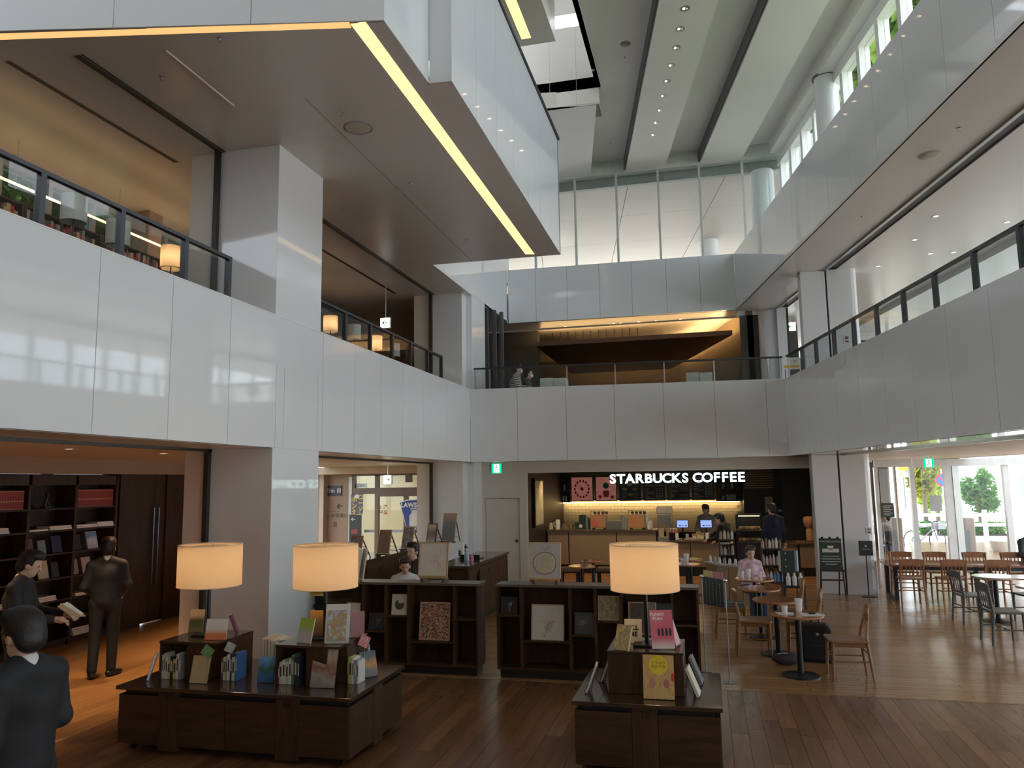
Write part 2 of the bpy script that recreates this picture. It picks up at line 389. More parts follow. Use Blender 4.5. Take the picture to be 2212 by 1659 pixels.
# --- panel helper: a band of separate panels with recessed joints
def panel_band(name, p0, p1, cuts, z0, z1, mat, thick=.1, gap=.007, n_out=None):
    """p0->p1 face line in plan, cuts = distances along it; the wall stands to the left of p0->p1"""
    p0, p1 = Vector(p0), Vector(p1); d = (p1 - p0); Ln = d.length; d.normalize()
    w = structure(name); w.location = (p0.x, p0.y, 0); w.rotation_euler = (0, 0, atan2(d.y, d.x))
    box('backing', (0, .02, z0 + .004, Ln, thick, z1 - .004), joint_dark, w)
    cc = [0] + sorted(c for c in cuts if 0.02 < c < Ln - .02) + [Ln]
    for a, b in zip(cc[:-1], cc[1:]):
        box('panel', (a + gap / 2, 0, z0, b - gap / 2, .022, z1), mat, w)
    return w
lc = [PX(px, 850, XL).y for px in (202, 365, 494, 596, 614, 686, 697, 766, 823, 870, 914, 965)]
panel_band('wall_left', (XL, -7.9), (XL, back_y(XL)), [y + 7.9 for y in lc] + [1.5, 3, 4.5, 6, 7.5, 9, 10.5, 12], ZB, ZT, white_panel)
bd = Vector((1, .0885)).normalized()
bl = [(PY(px, 900, 16.7).x - XL) / bd.x for px in (1122, 1225, 1328, 1434, 1546, 1660)]
_e = Vector((1.735, back_y(1.735)))
panel_band('wall_rear', (XL, back_y(XL)), (_e.x, _e.y), bl, ZB, ZT, white_panel)
rv0 = -_e.x * SB + _e.y * CB
panel_band('wall_right', UV(4.68, rv0), UV(4.68, -7), [rv0 - v for v in (15.4, 14.4, 13.46, 12.45, 11.45, 10.54, 9.55, 8.59, 7.6, 6.6, 5.6, 4.6, 3.6, 2.6)], ZB, ZT, white_panel)
# capping strips along the tops of the three parapets
S(MB().box(XL - .12, -7.9, ZT, XL + .004, 16.4, ZT + .012).build('trim_1', white_matte))
# upper bands
ub = panel_band('wall_upper_rear', (XL + .03, 19.93), (.97, 20.12), [(PY(px, 630, 20).x - XL - .03) for px in (1158, 1225, 1295, 1365, 1440, 1513)], ZC, ZU, white_panel)
panel_band('wall_upper_right', (.97, 20.12), UV(4.44, -7), [i * 1.0 for i in range(1, 27)], ZC, ZU, white_panel)

# --- columns (each floor to ceiling)
def column(b, z0, z1, mat=white_panel, rotz=0): return S(MB().box(b[0], b[1], z0, b[2], b[3], z1).build('column', mat, rotz=rotz, bevel=.006))
column((-5.88, 8.31, XL, 9.46), 0, ZB); column((-5.88, 8.31, XL, 9.46), ZT - .6, ZC)
column((-5.88, 16.28, XL - .135, 17.69), 0, ZB); column((-5.88, 16.28, XL - .135, 17.69), ZB + .9, ZC)
column((XL - .135, 16.6, XL, 17.69), 0, ZB); column((XL - .135, 16.6, XL, 17.69), ZT - .5, ZC)
S(MB().box(-5.88, 17.69, 6.585, XL, 20.2, 11).build('wall_left_upper', white_panel))
S(MB().box(-5.88, 14.2, ZC + .05, XL, 17.69, 11).build('wall_left_clad', white_panel))
# right-hand pier by the entrance, with the shutter guide in its corner
pier = structure('column_entrance')
_pl = PZ(1776, 1287, 0); _pm = PZ(1829, 1284, 0); _pr = PZ(1900, 1284, 0)
for z0, z1 in ((0, ZB), (F2, ZC)):
    MB().prism([(_pl.x, 16.75), (_pm.x - .005, 16.75), (_pm.x - .005, 17.2), (_pl.x, 17.2)], z0, z1).build('pier_face', white_panel, pier, bevel=.01)
    MB().box(_pm.x - .055, 16.78, z0, _pm.x + .025, 17.15, z1).build('shutter_guide', track_dark, pier)
    pts = [(_pm.x + .03, 16.75)] + [(_pr.x - .12 + .12 * sin(a), 16.87 - .12 * cos(a)) for a in (0, .5, 1, pi / 2)] + [(_pr.x, 17.25), (_pm.x + .03, 17.25)]
    MB().prism(pts, z0, z1).build('pier_face', white_panel, pier)

# --- left: soffit under the balcony, library room
S(MB().box(-5.86, -7.9, ZB, XL - .1, 16.3, ZB + .03).build('ceiling_soffit_left', soffit_pt))
S(MB().box(-9.6, -2, ZB, -5.90, 30, ZB + .03).build('ceiling_library', ceil_paint))
S(MB().box(-5.90, -7.9, ZB - .035, -5.86, 16.28, ZB + .03).build('trim_shutter_track', track_dark))
for (y0, y1) in ((8.24, 8.30), (16.20, 16.27)):
    for z0, z1 in ((0, ZB), (F2, ZC)):
        S(MB().box(-5.92, y0, z0, -5.86, y1, z1).build('trim_shutter_guide', track_dark))
for y0, y1 in ((8.33, 8.7), (16.3, 16.6)):
    S(MB().box(-6.32, y0, F2, -5.93, y1, ZC).build('wall_jamb', cream))
    S(MB().box(-6.25, y0, 0, -5.93, y1, ZB).build('wall_jamb', cream))
# library wall: header, panelled timber and a far cream return wall
S(MB().box(-9.7, -2, 2.53, -9.33, 12.66, ZB).build('wall_library_header', brown_wall))
S(MB().box(-9.75, 12.64, 0, -8.7, 12.9, ZB).build('wall_library_end', cream))
S(MB().box(-9.75, 12.0, 0, -9.35, 12.64, 2.53).build('wall_library', lib_wood))
S(MB().box(-9.75, 10.86, 0, -9.35, 11.45, 2.53).build('wall_library_side', lib_wood))
S(MB().box(-9.8, -2, 0, -9.72, 10.86, 2.53).build('wall_library_back', lib_wood))
S(MB().box(-9.8, -2.2, 0, -5.1, -2, ZB).build('wall_library_front', cream))
dr = structure('door_1')
box('door_leaf', (-9.43, 11.45, .02, -9.385, 11.72, 2.53), lib_wood, dr); box('door_leaf', (-9.43, 11.73, .02, -9.385, 12.0, 2.53), lib_wood, dr)
for yy in (11.66, 11.78):
    MB().tube([(-9.33, yy, .65), (-9.33, yy, 1.95)], .016, 8).tube([(-9.38, yy, .9), (-9.33, yy, .9)], .01, 6).tube([(-9.38, yy, 1.7), (-9.33, yy, 1.7)], .01, 6).build('door_handle', M('handle_dark_steel', (.10, .10, .11), .3, metal=.8), dr, smooth=True)

# --- left upper room
S(MB().box(-8.9, -7.9, F2, -8.5, 30, F2 + .5).build('wall_upper_left_sill', cream))
S(MB().box(-8.62, -7.9, 6.42, -8.5, 30, ZC).build('trim_window_head', M('frame_grey', (.35, .36, .36), .4)))
win = structure('window_1')
ys = [4.4 + i * .78 for i in range(10)]
for i, y in enumerate(ys):
    box('mullion', (-8.62, y - .035, F2 + .5, -8.5, y + .035, 6.42), MATS['frame_grey'], win)
    if i: box('pane', (-8.565, ys[i - 1] + .035, F2 + .5, -8.555, y - .035, 6.42), tint_glass, win)
S(MB().box(-8.9, 11.45, F2, -8.5, 30, ZC).build('wall_upper_left', M('brown_interior', (.30, .215, .16), .6)))
S(MB().box(-8.9, -8, F2, -8.5, 4.4, ZC).build('wall_upper_left_near', MATS['brown_interior']))
S(MB().box(-8.5, 17.69, F2, XL - .135, 17.9, ZC).build('wall_upper_left_end', MATS['brown_interior']))
S(MB().box(-8.5, 9.85, F2, -8.2, 10.15, ZC).build('column', MATS['brown_interior']))

# --- the gallery box on the left with its L-shaped light strip, and the ceiling that runs in from it
BOXP = [(-2.71, 6.21), (-2.70, 7.40), (-2.45, 7.42), (-2.48, 14.05), (XL, 14.0)]
front = [(-9.0, 4.79), (-2.71, 6.21)]
ceil_up = MB().prism([(-9.0, 4.82), (-2.735, 6.24), (-2.725, 7.425), (-2.475, 7.445), (-2.505, 14.025), (XL, 13.975), (XL, 17.7), (-9.0, 17.7)], ZC, ZC + .05)
S(ceil_up.build('ceiling_upper_left', soffit_pt))
panel_band('wall_gallery_front', (-9.0, 4.79), (-2.71, 6.21), [1.3, 2.6, 3.9, 5.2], ZC, ZX, white_panel)
panel_band('wall_gallery_return', (-2.71, 6.21), (-2.70, 7.40), [], ZC, ZX, white_panel)
panel_band('wall_gallery_step', (-2.70, 7.40), (-2.45, 7.42), [], ZC, ZX, white_panel)
panel_band('wall_gallery', (-2.45, 7.42), (-2.48, 14.05), [.95 * i for i in range(1, 7)], ZC, ZX, white_panel)
panel_band('wall_gallery_end', (-2.48, 14.05), (XL, 14.0), [.9, 1.8], ZC, ZX, white_panel)
S(MB().box(-2.50, 7.5, ZX, -2.44, 14.0, ZX + .05).build('trim_gallery_coping', track_dark))
a0, a1, b0, b1 = PZ(752, 45, ZC), PZ(788, 45, ZC), PZ(1135, 549, ZC), PZ(1155, 549, ZC)
stp = thing('cove_light', 'long glowing warm light strip set into the underside of the overhanging gallery', 'light')
MB().prism([(a0.x, a0.y + .05), (a1.x, a1.y + .02), (b1.x, b1.y), (b0.x, b0.y)], ZC - .003, ZC + .02).build('diffuser', warm_strip, stp)
fdir = Vector((6.29, 1.42, 0)).normalized(); fn = Vector((-fdir.y, fdir.x, 0))
f0 = Vector((-9.0, 4.79, 0)) + fn * .07; f1 = Vector((a0.x, a0.y, 0)) + fn * .0
q = [f0, Vector((a0.x, a0.y + .02, 0)), Vector((a0.x, a0.y + .02, 0)) + fn * .09, f0 + fn * .1]
MB().prism([(p.x, p.y) for p in q], ZC - .003, ZC + .02).build('diffuser', EMIT('warm_light_strip_dim', (1., .52, .20), .75), stp)
S(MB().box(-5.91, 5.95, ZC - .012, -5.85, 17.6, ZC + .02).build('trim_ceiling_track', track_dark))
S(MB().box(-5.83, 5.95, ZC - .006, -5.81, 17.6, ZC + .02).build('trim_ceiling_track', track_dark))
for y0, y1 in ((5.85, 8.42), (9.9, 15.9)):
    sl = S(MB().box(-6.66, y0, ZC - .004, -6.60, y1, ZC + .02).build('trim_air_slot', track_dark))
_p = [PZ(358, 108, ZC), PZ(505, 228, ZC)]
S(MB().tube([(_p[0].x, _p[0].y, ZC), (_p[1].x, _p[1].y, ZC)], .012, 6).build('trim_soffit_joint', white_matte))
_p = [PZ(660, 213, ZC), PZ(1020, 565, ZC)]
S(MB().tube([(_p[0].x, _p[0].y, ZC + .002), (_p[1].x, _p[1].y, ZC + .002)], .005, 5).build('trim_soffit_joint', joint_dark))

# --- main ceiling: raised field with three hanging strips, wall of the light well, upper gallery
def cl_x(y, u=5.8): return (u - y * SB) / CB
S(MB().prism([(-1.95, -8), (cl_x(-8), -8), (cl_x(20.25), 20.25), (-5.5, 20.25), (-5.5, 16.1), (-1.95, 16.1)], ZM + .34, ZM + .6).build('ceiling', ceil_paint))
strips = structure('ceiling_strips', TH)
for u0, u1, v0, v1 in ((1.85, 2.88, -6, 20.25), (3.78, 4.83, -6, 20.0), (-1.6, .91, 16.35, 20.6)):
    box('ceiling_panel', (u0, v0, ZM, u1, v1, ZM + .36), ceil_paint, strips)
    if u0 > 0: box('riser_shade', (u0 - .05, v0, ZM + .05, u0 - .002, v1 - .1, ZM + .36), M('riser_shade_grey', (.10, .10, .10), .7), strips)  # dark grey facing over the riser stands in for its shade
box('ceiling_panel', (5.45, -6, ZM - .02, 5.95, 19.3, ZM + .36), ceil_paint, strips)
well = structure('wall_light_well')
for x0, x1 in ((-4.4, -3.6), (-3.595, -3.0), (-2.995, -2.4), (-2.395, -1.9)):
    box('panel', (x0, 16.1, ZM, x1, 16.2, 12.47), white_matte, well)
box('panel', (-5, 16.1, 12.78, -1.9, 16.3, 13.3), white_matte, well)
box('panel', (-5, 16.2, ZM + .05, -1.95, 16.9, ZM + .09), track_dark, well)
S(MB().box(-1.95, -8, ZM + .34, -1.85, 16.1, 13.3).build('wall_light_well_side', white_matte))
S(MB().box(-5, -8, 13.25, -1.85, 16.3, 13.4).build('ceiling_light_well', ceil_paint))
S(MB().box(-9, -8, 10.75, -2.43, 13.77, 13.3).build('ceiling_gallery_upper', soffit_pt))
g2 = thing('cove_light', 'short bright warm light strip on the upper gallery soffit high above the box', 'light')
MB().prism([(-3.06, 5), (-2.85, 5), (-2.86, 13.53), (-3.05, 13.53)], 10.747, 10.77).build('diffuser', warm_strip, g2)
S(MB().box(-9.2, -8, ZX, -9.0, 20.3, 13.3).build('wall_gallery_far', white_matte))
S(MB().prism([(-9, 5.0), (-2.9, 6.4), (-2.9, 7.6), (-2.65, 7.6), (-2.65, 13.8), (-9, 13.8)], ZC + .06, ZC + .2).build('floor_gallery', MATS['carpet_dark']))
S(MB().box(-9, 13.9, ZC + .04, -5.9, 20.3, 13.3).build('wall_gallery_end_upper', white_matte))

# --- glazing: rear clerestory, right clerestory
frame_lt = M('mullion_pale', (.62, .64, .62), .35)
gz = structure('window_2')
gx = [-6.6, -5.4, -4.27] + [PY(px, 460, 20.25).x for px in (1243, 1333, 1424, 1514, 1608)] + [2.42]
for i, x in enumerate(gx):
    box('mullion', (x - .028, 20.2, ZU - .3, x + .028, 20.3, ZM + .35), frame_lt, gz)
    if i: box('pane', (gx[i - 1] + .028, 20.245, ZU - .3, x - .028, 20.255, ZM + .35), glass, gz)
box('transom', (-7, 20.15, ZM - .03, 2.5, 20.4, ZM + .45), frame_lt, gz)
cz = structure('window_3', TH)
vs = [-6.0 + .885 * i for i in range(29)]
off = (12.37 - vs[0]) % .885
for i, v in enumerate(vs):
    v += off
    box('mullion', (5.74, v - .07, ZU - .4, 5.94, v + .07, 10.36), white_matte, cz)
    box('pane', (5.845, v + .07, ZU - .4, 5.855, v + .815, 10.36), glass, cz)
box('transom', (5.72, -6, 10.36, 5.95, 19.6, ZM), white_matte, cz)
col = PZ(1783, 168, ZM)
S(MB().lathe([(.235, ZC + .2), (.235, ZM - .02)], 28, (col.x, col.y)).build('column_round', white_panel, smooth=True))
S(MB().lathe([(.27, ZM - .02), (.27, ZM + .02)], 28, (col.x, col.y)).build('trim_column_collar', joint_dark, smooth=True))

# --- exterior canopy beyond the rear glazing, with its own round columns and joints
can = structure('ceiling_canopy'); canopy_m = M('canopy_panel', (.50, .46, .43), .5, var=.02)
box('canopy_fascia', (-12, 20.45, 10.33, 9, 20.6, 11.2), M('fascia_grey_green', (.34, .37, .35), .5), can)
for i in range(8):
    x0 = -12 + i * 2.6
    for j, (y0, y1) in enumerate(((20.62, 23.0), (23.01, 25.6), (25.61, 28.6), (28.61, 31.5))):
        sl = -.178
        MB().prism([(x0 + (y0 - 20) * sl, y0), (x0 + 2.585 + (y0 - 20) * sl, y0), (x0 + 2.585 + (y1 - 20) * sl, y1), (x0 + (y1 - 20) * sl, y1)], 10.35, 10.5).build('canopy_panel', canopy_m, can)
box('canopy_back', (-15, 20.6, 10.42, 11, 31.5, 10.6), joint_dark, can)
for px, py, z in ((1645, 372, 10.35), (1531, 520, 10.35)):
    c = PZ(px, py, z); S(MB().lathe([(.30, 2.7), (.30, 10.35)], 24, (c.x, c.y)).build('column_round', white_panel, smooth=True))
S(MB().box(-12, 20.45, ZC + .55, 9, 33, ZC + .85).build('floor_terrace', M('terrace_paving', (.66, .64, .60), .8)))

# --- right upper storey: soffit, shutter track, ceiling, facade
S(MB().box(4.46, -7, ZC, 5.48, 19.8, ZC + .06).build('ceiling_upper_right', soffit_pt, rotz=TH))
trk = structure('trim_upper_track', TH)
box('track', (5.48, -7, ZC - .03, 5.54, 19.6, ZC + .05), steel, trk); box('track', (5.54, -7, ZC + .02, 5.74, 19.6, ZC + .1), track_dark, trk)
S(MB().box(5.74, -7, ZC, 8.3, 24, ZC + .06).build('ceiling_upper_side', soffit_pt, rotz=TH))
S(MB().box(8.3, -7, ZC - .12, 10.6, 24, ZC).build('ceiling_upper_bulkhead', white_matte, rotz=TH))
S(MB().box(5.97, -7, ZC + .1, 11.4, 24, ZC + .5).build('roof_bounce', M('bounce_roof_green', (.13, .19, .055), .9, var=.25, scale=2.), rotz=TH))  # unseen roof added to damp bounced sun and tint clerestory light green
fac = structure('window_4', TH)
box('side_wall', (10.45, -7, F2, 10.65, 2.65, ZC), white_matte, fac)  # stretch out of view made solid to dim the left wall
for i in range(8, 26):
    v = -6.5 + i * 1.15
    box('mullion', (10.45, v - .05, F2, 10.6, v + .05, ZC), frame_lt, fac)
    box('pane', (10.52, v + .05, F2, 10.53, v + 1.1, ZC), glass, fac)
box('transom', (10.44, -7, F2 + 1.05, 10.6, 23.5, F2 + 1.12), frame_lt, fac)
box('sill', (10.4, -7, ZB, 10.65, 24, F2 + .1), white_matte, fac)
fac2 = structure('window_5', TH)
box('side_wall', (10.45, -7, 0, 10.65, -2, ZB), white_matte, fac2)  # unseen solid end, likewise limiting the side light
for i in range(4, 18):
    v = -6.5 + i * 1.15
    box('mullion', (10.45, v - .05, 0, 10.6, v + .05, ZB), frame_lt, fac2)
    box('pane', (10.52, v + .05, 0, 10.53, v + 1.1, ZB), glass, fac2)
S(MB().box(4.78, -7, ZB, 5.58, 20, ZB + .03).build('ceiling_soffit_right', white_panel, rotz=TH))
S(MB().box(5.58, -7, ZB - .03, 5.64, 19, ZB + .03).build('trim_soffit_track', steel, rotz=TH))
S(MB().box(5.64, -7, ZB, 10.6, 25.5, ZB + .03).build('ceiling_entrance', M('entrance_ceiling', (.74, .68, .60), .5), rotz=TH))
# entrance front
en = structure('door_2')
ex = [PY(px, 1100, 24).x for px in (1897, 1938, 1975, 2052, 2178, 2260)] + [10.8]
for i, x in enumerate(ex):
    w = (.05, .025, .06, .10, .07, .06, .06)[i]
    box('door_frame', (x - w, 23.92, 0, x + w, 24.08, ZB), frame_lt if i != 1 else M('frame_yellow_brown', (.35, .28, .18), .5), en)
    if i: box('pane', (ex[i - 1] + .1, 23.99, .05, x - w, 24.0, ZB - .22), glass, en)
x3 = ex[3]
box('door_frame', (x3 + .11, 23.9, 0, x3 + .28, 24.0, ZB), M('frame_greenish', (.50, .53, .50), .3, metal=.4), en)
MB().box(ex[0] - .05, 23.85, ZB - .20, 10.8, 24.1, ZB).build('door_head', frame_lt, en)
MB().box(3.3, 23.9, ZB + .02, 11, 24.1, F2 + .1).build('wall_entrance_upper', white_matte)
S(bpy.data.objects['wall_entrance_upper'])
uw = structure('window_6')
for i in range(8):
    x = 3.3 + i * 1.0
    box('mullion', (x - .04, 23.95, F2, x + .04, 24.05, ZC), frame_lt, uw)
    box('pane', (x + .04, 23.99, F2, x + .96, 24.0, ZC), glass, uw)

# --- rear: soffit, wall with the service door, header over the coffee shop, upper lounge shell
S(MB().prism([(XL, back_y(XL) + .1), (2.3, back_y(2.3) + .1), (2.3, 18.2), (XL, 17.4)], ZB, ZB + .03).build('ceiling_soffit_rear', soffit_pt))
def hy2(x): return 17.30 + (x - XL) * .06
hx0, hx1 = PY(1141, 1100, 17.55).x, PY(1768, 1100, 17.7).x
w = structure('wall_service')
def yw(x): return hy2(x)
dx0, dx1 = PY(1050, 1075, 17.4).x, PY(1123, 1075, 17.4).x; dz = PY(1085, 1076, 17.4).z
for n, (x0, x1, z0, z1) in {'a': (XL, dx0, 0, ZB), 'b': (dx1, hx0, 0, ZB), 'c': (dx0, dx1, dz, ZB)}.items():
    MB().prism([(x0, yw(x0)), (x1, yw(x1)), (x1, yw(x1) + .2), (x0, yw(x0) + .2)], z0, z1).build('wall_segment', M('wall_warm_grey', (.66, .62, .57), .5, var=.012), w)
d2 = structure('door_3')
MB().prism([(dx0 + .01, yw(dx0) + .04), (dx1 - .01, yw(dx1) + .04), (dx1 - .01, yw(dx1) + .09), (dx0 + .01, yw(dx0) + .09)], 0, dz - .01).build('door_leaf', MATS['wall_warm_grey'], d2)
MB().ball((dx1 - .08, yw(dx1) + .01, .97), .035, 8).build('door_knob', M('bronze_knob', (.12, .09, .07), .3, metal=.8), d2, smooth=True)
MB().prism([(hx0, yw(hx0)), (hx1 + .9, yw(hx1 + .9)), (hx1 + .9, yw(hx1) + .15), (hx0, yw(hx0) + .15)], 2.50, ZB).build('wall_shop_header', MATS['wall_warm_grey'])
S(bpy.data.objects['wall_shop_header'])
S(MB().prism([(hx1, 17.7), (_pl.x + .1, 16.9), (_pl.x + .2, 17.3), (hx1 + .05, 17.95)], 0, ZB).build('wall_shop_pier', white_panel))
# --- shell that closes the hall behind the viewer and above
S(MB().box(-9.2, -8.2, 10.5, 9, -8, 13.3).build('wall_front_head', white_matte))
S(MB().box(-9.2, -8.2, -.1, 9, -8, 10.5).build('wall_front', M('wall_front_tan', (.46, .40, .33), .6)))

# --- railings
def railing(label, p0, p1, posts, z0=ZT, z1=4.86, ends=True, thin=False):
    p0, p1 = Vector(p0), Vector(p1); d = p1 - p0; Ln = d.length
    r = thing('balcony_railing', label, 'railing', (p0.x, p0.y, z0), atan2(d.y, d.x))
    h = z1 - z0; w = .012 if thin else .026
    box('handrail', (0, -.03, h - .035, Ln, .03, h), rail_mat, r)
    for s in posts: box('post', (s - w, -.02 if thin else -.03, 0, s + w, .02 if thin else .03, h - .035), steel if thin else rail_mat, r)
    pp = [0] + [s for s in posts if .05 < s < Ln - .05] + [Ln]
    for a, b in zip(pp[:-1], pp[1:]): box('glass_pane', (a + .02, -.006, .015, b - .02, .006, h - .035), rail_glass, r)
    return r
railing('dark railing with glass panes on the left balcony near the big column', (XL - .06, 2.1), (XL - .06, 7.43), [y - 2.1 for y in (3.07, 3.97, 4.87, 5.75, 6.65, 7.40)])
railing('dark railing with glass panes on the left balcony beyond the big column', (XL - .06, 9.47), (XL - .06, 14.66), [y - 9.47 for y in (10.3, 11.19, 12.08, 12.93, 13.82, 14.63)])
rx = [PY(px, 800, 16.7).x for px in (1030, 1063, 1126, 1225, 1328, 1434, 1543, 1663)]
rlen = (1.735 - rx[0]) / bd.x
railing('slim glass railing along the rear lounge balcony', (rx[0], back_y(rx[0]) + .06), (1.70, back_y(1.70) + .06), [(x - rx[0]) / bd.x + (.02 if i == 0 else 0) for i, x in enumerate(rx)] + [rlen - .06], thin=True)
railing('dark railing with glass panes along the right-hand balcony', UV(4.74, rv0 - .05), UV(4.74, 2.0), [rv0 - .05 - v for v in (15.37, 14.52, 13.55, 12.63, 11.70, 10.77, 9.86, 8.91, 8.01, 7.1, 6.2, 5.3, 4.4, 3.5)])

# --- upper lounge at the rear
lounge_dk = M('lounge_dark', (.050, .042, .036), .5)
lounge_brown = M('lounge_ceiling_brown', (.11, .068, .045), .28)
lg = M('lounge_wall_gold', (.26, .19, .12), .55)
S(MB().prism([(XL + .03, 20.05), (1.0, 20.2), (1.0, 21.0), (XL - .8, 21.0), (XL - .8, 17.7), (XL, 17.7), (XL, 19.9)], ZC, ZC + .05).build('ceiling_lounge', soffit_pt))
S(MB().box(-5.95, 20.98, ZC - .03, 1.3, 21.05, ZC + .3).build('trim_lounge_edge', soffit_pt))
S(MB().prism([(-6, 21.0), (3.2, 21.0), (.2, 28.4), (-6, 28.4)], ZC + .16, ZC + .3).build('ceiling_lounge_cove', cream))
pn = thing('ceiling_raft', 'dark brown floating ceiling raft edged with warm light over the rear lounge', 'ceiling panel')
RAFT = [(-4.55, 21.3), (.88, 21.3), (-1.0, 27.3), (-4.55, 27.3)]
MB().prism(RAFT, 6.15, 6.28).build('raft', lounge_brown, pn)
lst = EMIT('cove_glow', (1., .62, .26), 17.0)
MB().box(-4.45, 21.55, 6.28, .68, 21.65, 6.29).build('light_strip', lst, pn)
MB().prism([(.66, 21.5), (.76, 21.5), (-1.10, 27.2), (-1.20, 27.2)], 6.28, 6.29).build('light_strip', lst, pn)
MB().box(-4.45, 27.04, 6.28, -1.2, 27.14, 6.29).build('light_strip', lst, pn)
S(MB().box(-5.95, 28.0, F2, 3, 28.4, 7.1).build('wall_lounge_rear', M('lounge_wall', (.16, .115, .075), .5)))
S(MB().prism([(1.25, 20.9), (1.4, 20.9), (-.55, 28.2), (-.75, 28.2)], F2, 7.1).build('wall_lounge_side', lg))
S(MB().box(-6.1, 17.7, F2, -5.9, 28.4, 7.1).build('wall_lounge_left', lounge_dk))
S(MB().box(-5.9, 22.0, F2, -4.62, 22.2, ZC + .4).build('wall_lounge_return', M('lounge_grey', (.085, .08, .075), .5)))
sp = structure('column_lounge')
_a, _b, _c = PY(1603, 760, 20.5).x, PY(1660, 760, 20.5).x, PY(1680, 760, 20.5).x
box('pier_face', (_a, 20.9, F2, _b, 21.2, ZC), MATS['lounge_grey'], sp)
box('pier_face', (_b, 20.4, F2, _c, 20.8, ZC), cream, sp)
box('pier_face', (_c, 20.2, F2, _c + .22, 20.5, ZC), white_panel, sp)
box('shutter_guide', (_c + .23, 20.25, F2, _c + .28, 20.4, ZC), track_dark, sp)
_q = PY(1695, 800, 22.8).x; _r = PY(1727, 800, 22.8).x
S(MB().box(_q, 22.7, F2, _r, 22.9, ZC).build('column', MATS['lounge_grey']))
for i in range(3):
    x = PY((1044, 1056, 1066)[i], 760, 17.9).x
    S(MB().box(x, 18.0 + i * .25, F2, x + .09, 18.08 + i * .25, ZC).build('trim_lounge_post', M('post_grey', (.10, .11, .12), .35)))
box_mat = M('planter_cream', (.78, .77, .70), .5)
for px0, px1, nm in ((1168, 1197, 'first'), (1197, 1225, 'second'), (1482, 1511, 'third'), (1511, 1540, 'fourth')):
    lbl = {'first': 'cream box planter behind the lounge glass next to the seated pair', 'second': 'cream box planter to the right of the one by the seated pair',
           'third': 'cream box planter left of two near the lounge right end', 'fourth': 'cream box planter right of two near the lounge right end'}[nm]
    x0, x1 = PY(px0, 826, 17.4).x, PY(px1, 826, 17.4).x; zt = PY((px0 + px1) / 2, 818 if px0 < 1300 else 806, 17.4).z
    b = thing('box_planter', lbl, 'planter', ((x0 + x1) / 2, 17.45, F2), 0, 'cream planters behind the lounge railing')
    w2 = (x1 - x0) / 2 - .006
    MB().box(-w2, -.17, 0, w2, .17, zt - F2).build('tub', box_mat, b, bevel=.01)
    MB().box(-w2 + .03, -.14, zt - F2 - .002, w2 - .03, .14, zt - F2 + .004).build('soil', M('soil_dark', (.03, .025, .02), .9), b)
def lounge_chair(x, y, rz, label, group='dark armchairs in the rear lounge'):
    t = thing('lounge_chair', label, 'chair', (x, y, F2), rz, group)
    m = M('lounge_upholstery', (.025, .022, .02), .6)
    MB().box(-.28, -.26, .30, .28, .26, .44).build('seat', m, t, bevel=.05)
    MB().prism_y([(-.28, .44), (-.36, .92), (-.28, .94), (-.18, .44)], -.25, .25).build('backrest', m, t, bevel=.04)
    for s in (-1, 1):
        MB().prism_y([(-.25, .42), (.24, .42), (.2, .62), (-.30, .66)], s * .27 - .03, s * .27 + .03).build('armrest', m, t, bevel=.02)
        for q in (-1, 1): MB().tube([(q * .22, s * .2, 0), (q * .2, s * .18, .31)], .018, 6).build('leg', black_metal, t)
def lounge_table(x, y, label, w=.9):
    t = thing('lounge_table', label, 'table', (x, y, F2), 0, 'dark tables in the rear lounge')
    MB().box(-w / 2, -.35, .66, w / 2, .35, .70).build('table_top', lounge_dk, t, bevel=.01)
    MB().tube([(0, 0, .03), (0, 0, .66)], .04, 10).build('column', black_metal, t); MB().lathe([(.28, 0), (.28, .02), (.06, .035)], 20).build('base', black_metal, t)
lounge_table(PY(1180, 820, 18.0).x, 18.05, 'dark table where the masked pair sit in the lounge', .8)
lounge_table(PY(1240, 820, 19.0).x, 19.2, 'dark table right of the first cream planters in the lounge'); lounge_chair(PY(1290, 815, 19).x, 19.2, pi, 'dark armchair at the table right of the first cream planters', 'x')
lounge_table(PY(1462, 820, 19).x, 19.2, 'dark table left of the second cream planters in the lounge'); lounge_chair(PY(1400, 815, 19).x, 19.2, 0, 'dark armchair left of the second cream planters', 'x')
lounge_table(PY(1560, 815, 19).x, 19.2, 'dark table at the right end of the lounge'); lounge_chair(PY(1608, 810, 19).x, 19.75, pi, 'dark armchair at the far right end of the lounge', 'x')
for o in bpy.data.objects:
    if o.get('group') == 'x': o['group'] = 'dark armchairs in the rear lounge'

# --- coffee shop shell
shop_dk = M('shop_dark', (.022, .019, .017), .5)
S(MB().box(-6.0, 22.35, 0, 3.6, 22.6, ZB).build('wall_shop_rear', shop_dk))
S(MB().box(hx0 - .12, 17.7, 0, hx0 - .02, 22.4, ZB).build('wall_shop_left', shop_dk))
S(MB().box(hx0 - .1, 17.9, 2.66, 3.2, 22.4, ZB).build('ceiling_shop', shop_dk))
xr = PY(1608, 1100, 21.2).x; xr2 = PY(1690, 1100, 21.0).x; xr3 = PY(1764, 1100, 19.5).x
S(MB().box(xr, 21.3, 0, xr2 + .5, 22.4, ZB).build('wall_shop_recess', shop_dk))
S(MB().box(xr2, 20.6, 0, xr3 + .6, 21.0, ZB).build('wall_shop_right', M('shop_charcoal', (.035, .037, .035), .5)))
S(MB().prism([(xr3 - .05, 18.2), (3.4, 18.2), (3.4, 20.7), (xr3 + .2, 20.7)], 0, ZB).build('wall_shop_end', MATS['shop_charcoal']))
vent = thing('louvre_vent', 'copper lit slatted vent high on the dark wall right of the sign', 'vent', (xr + .55, 21.26, 2.05))
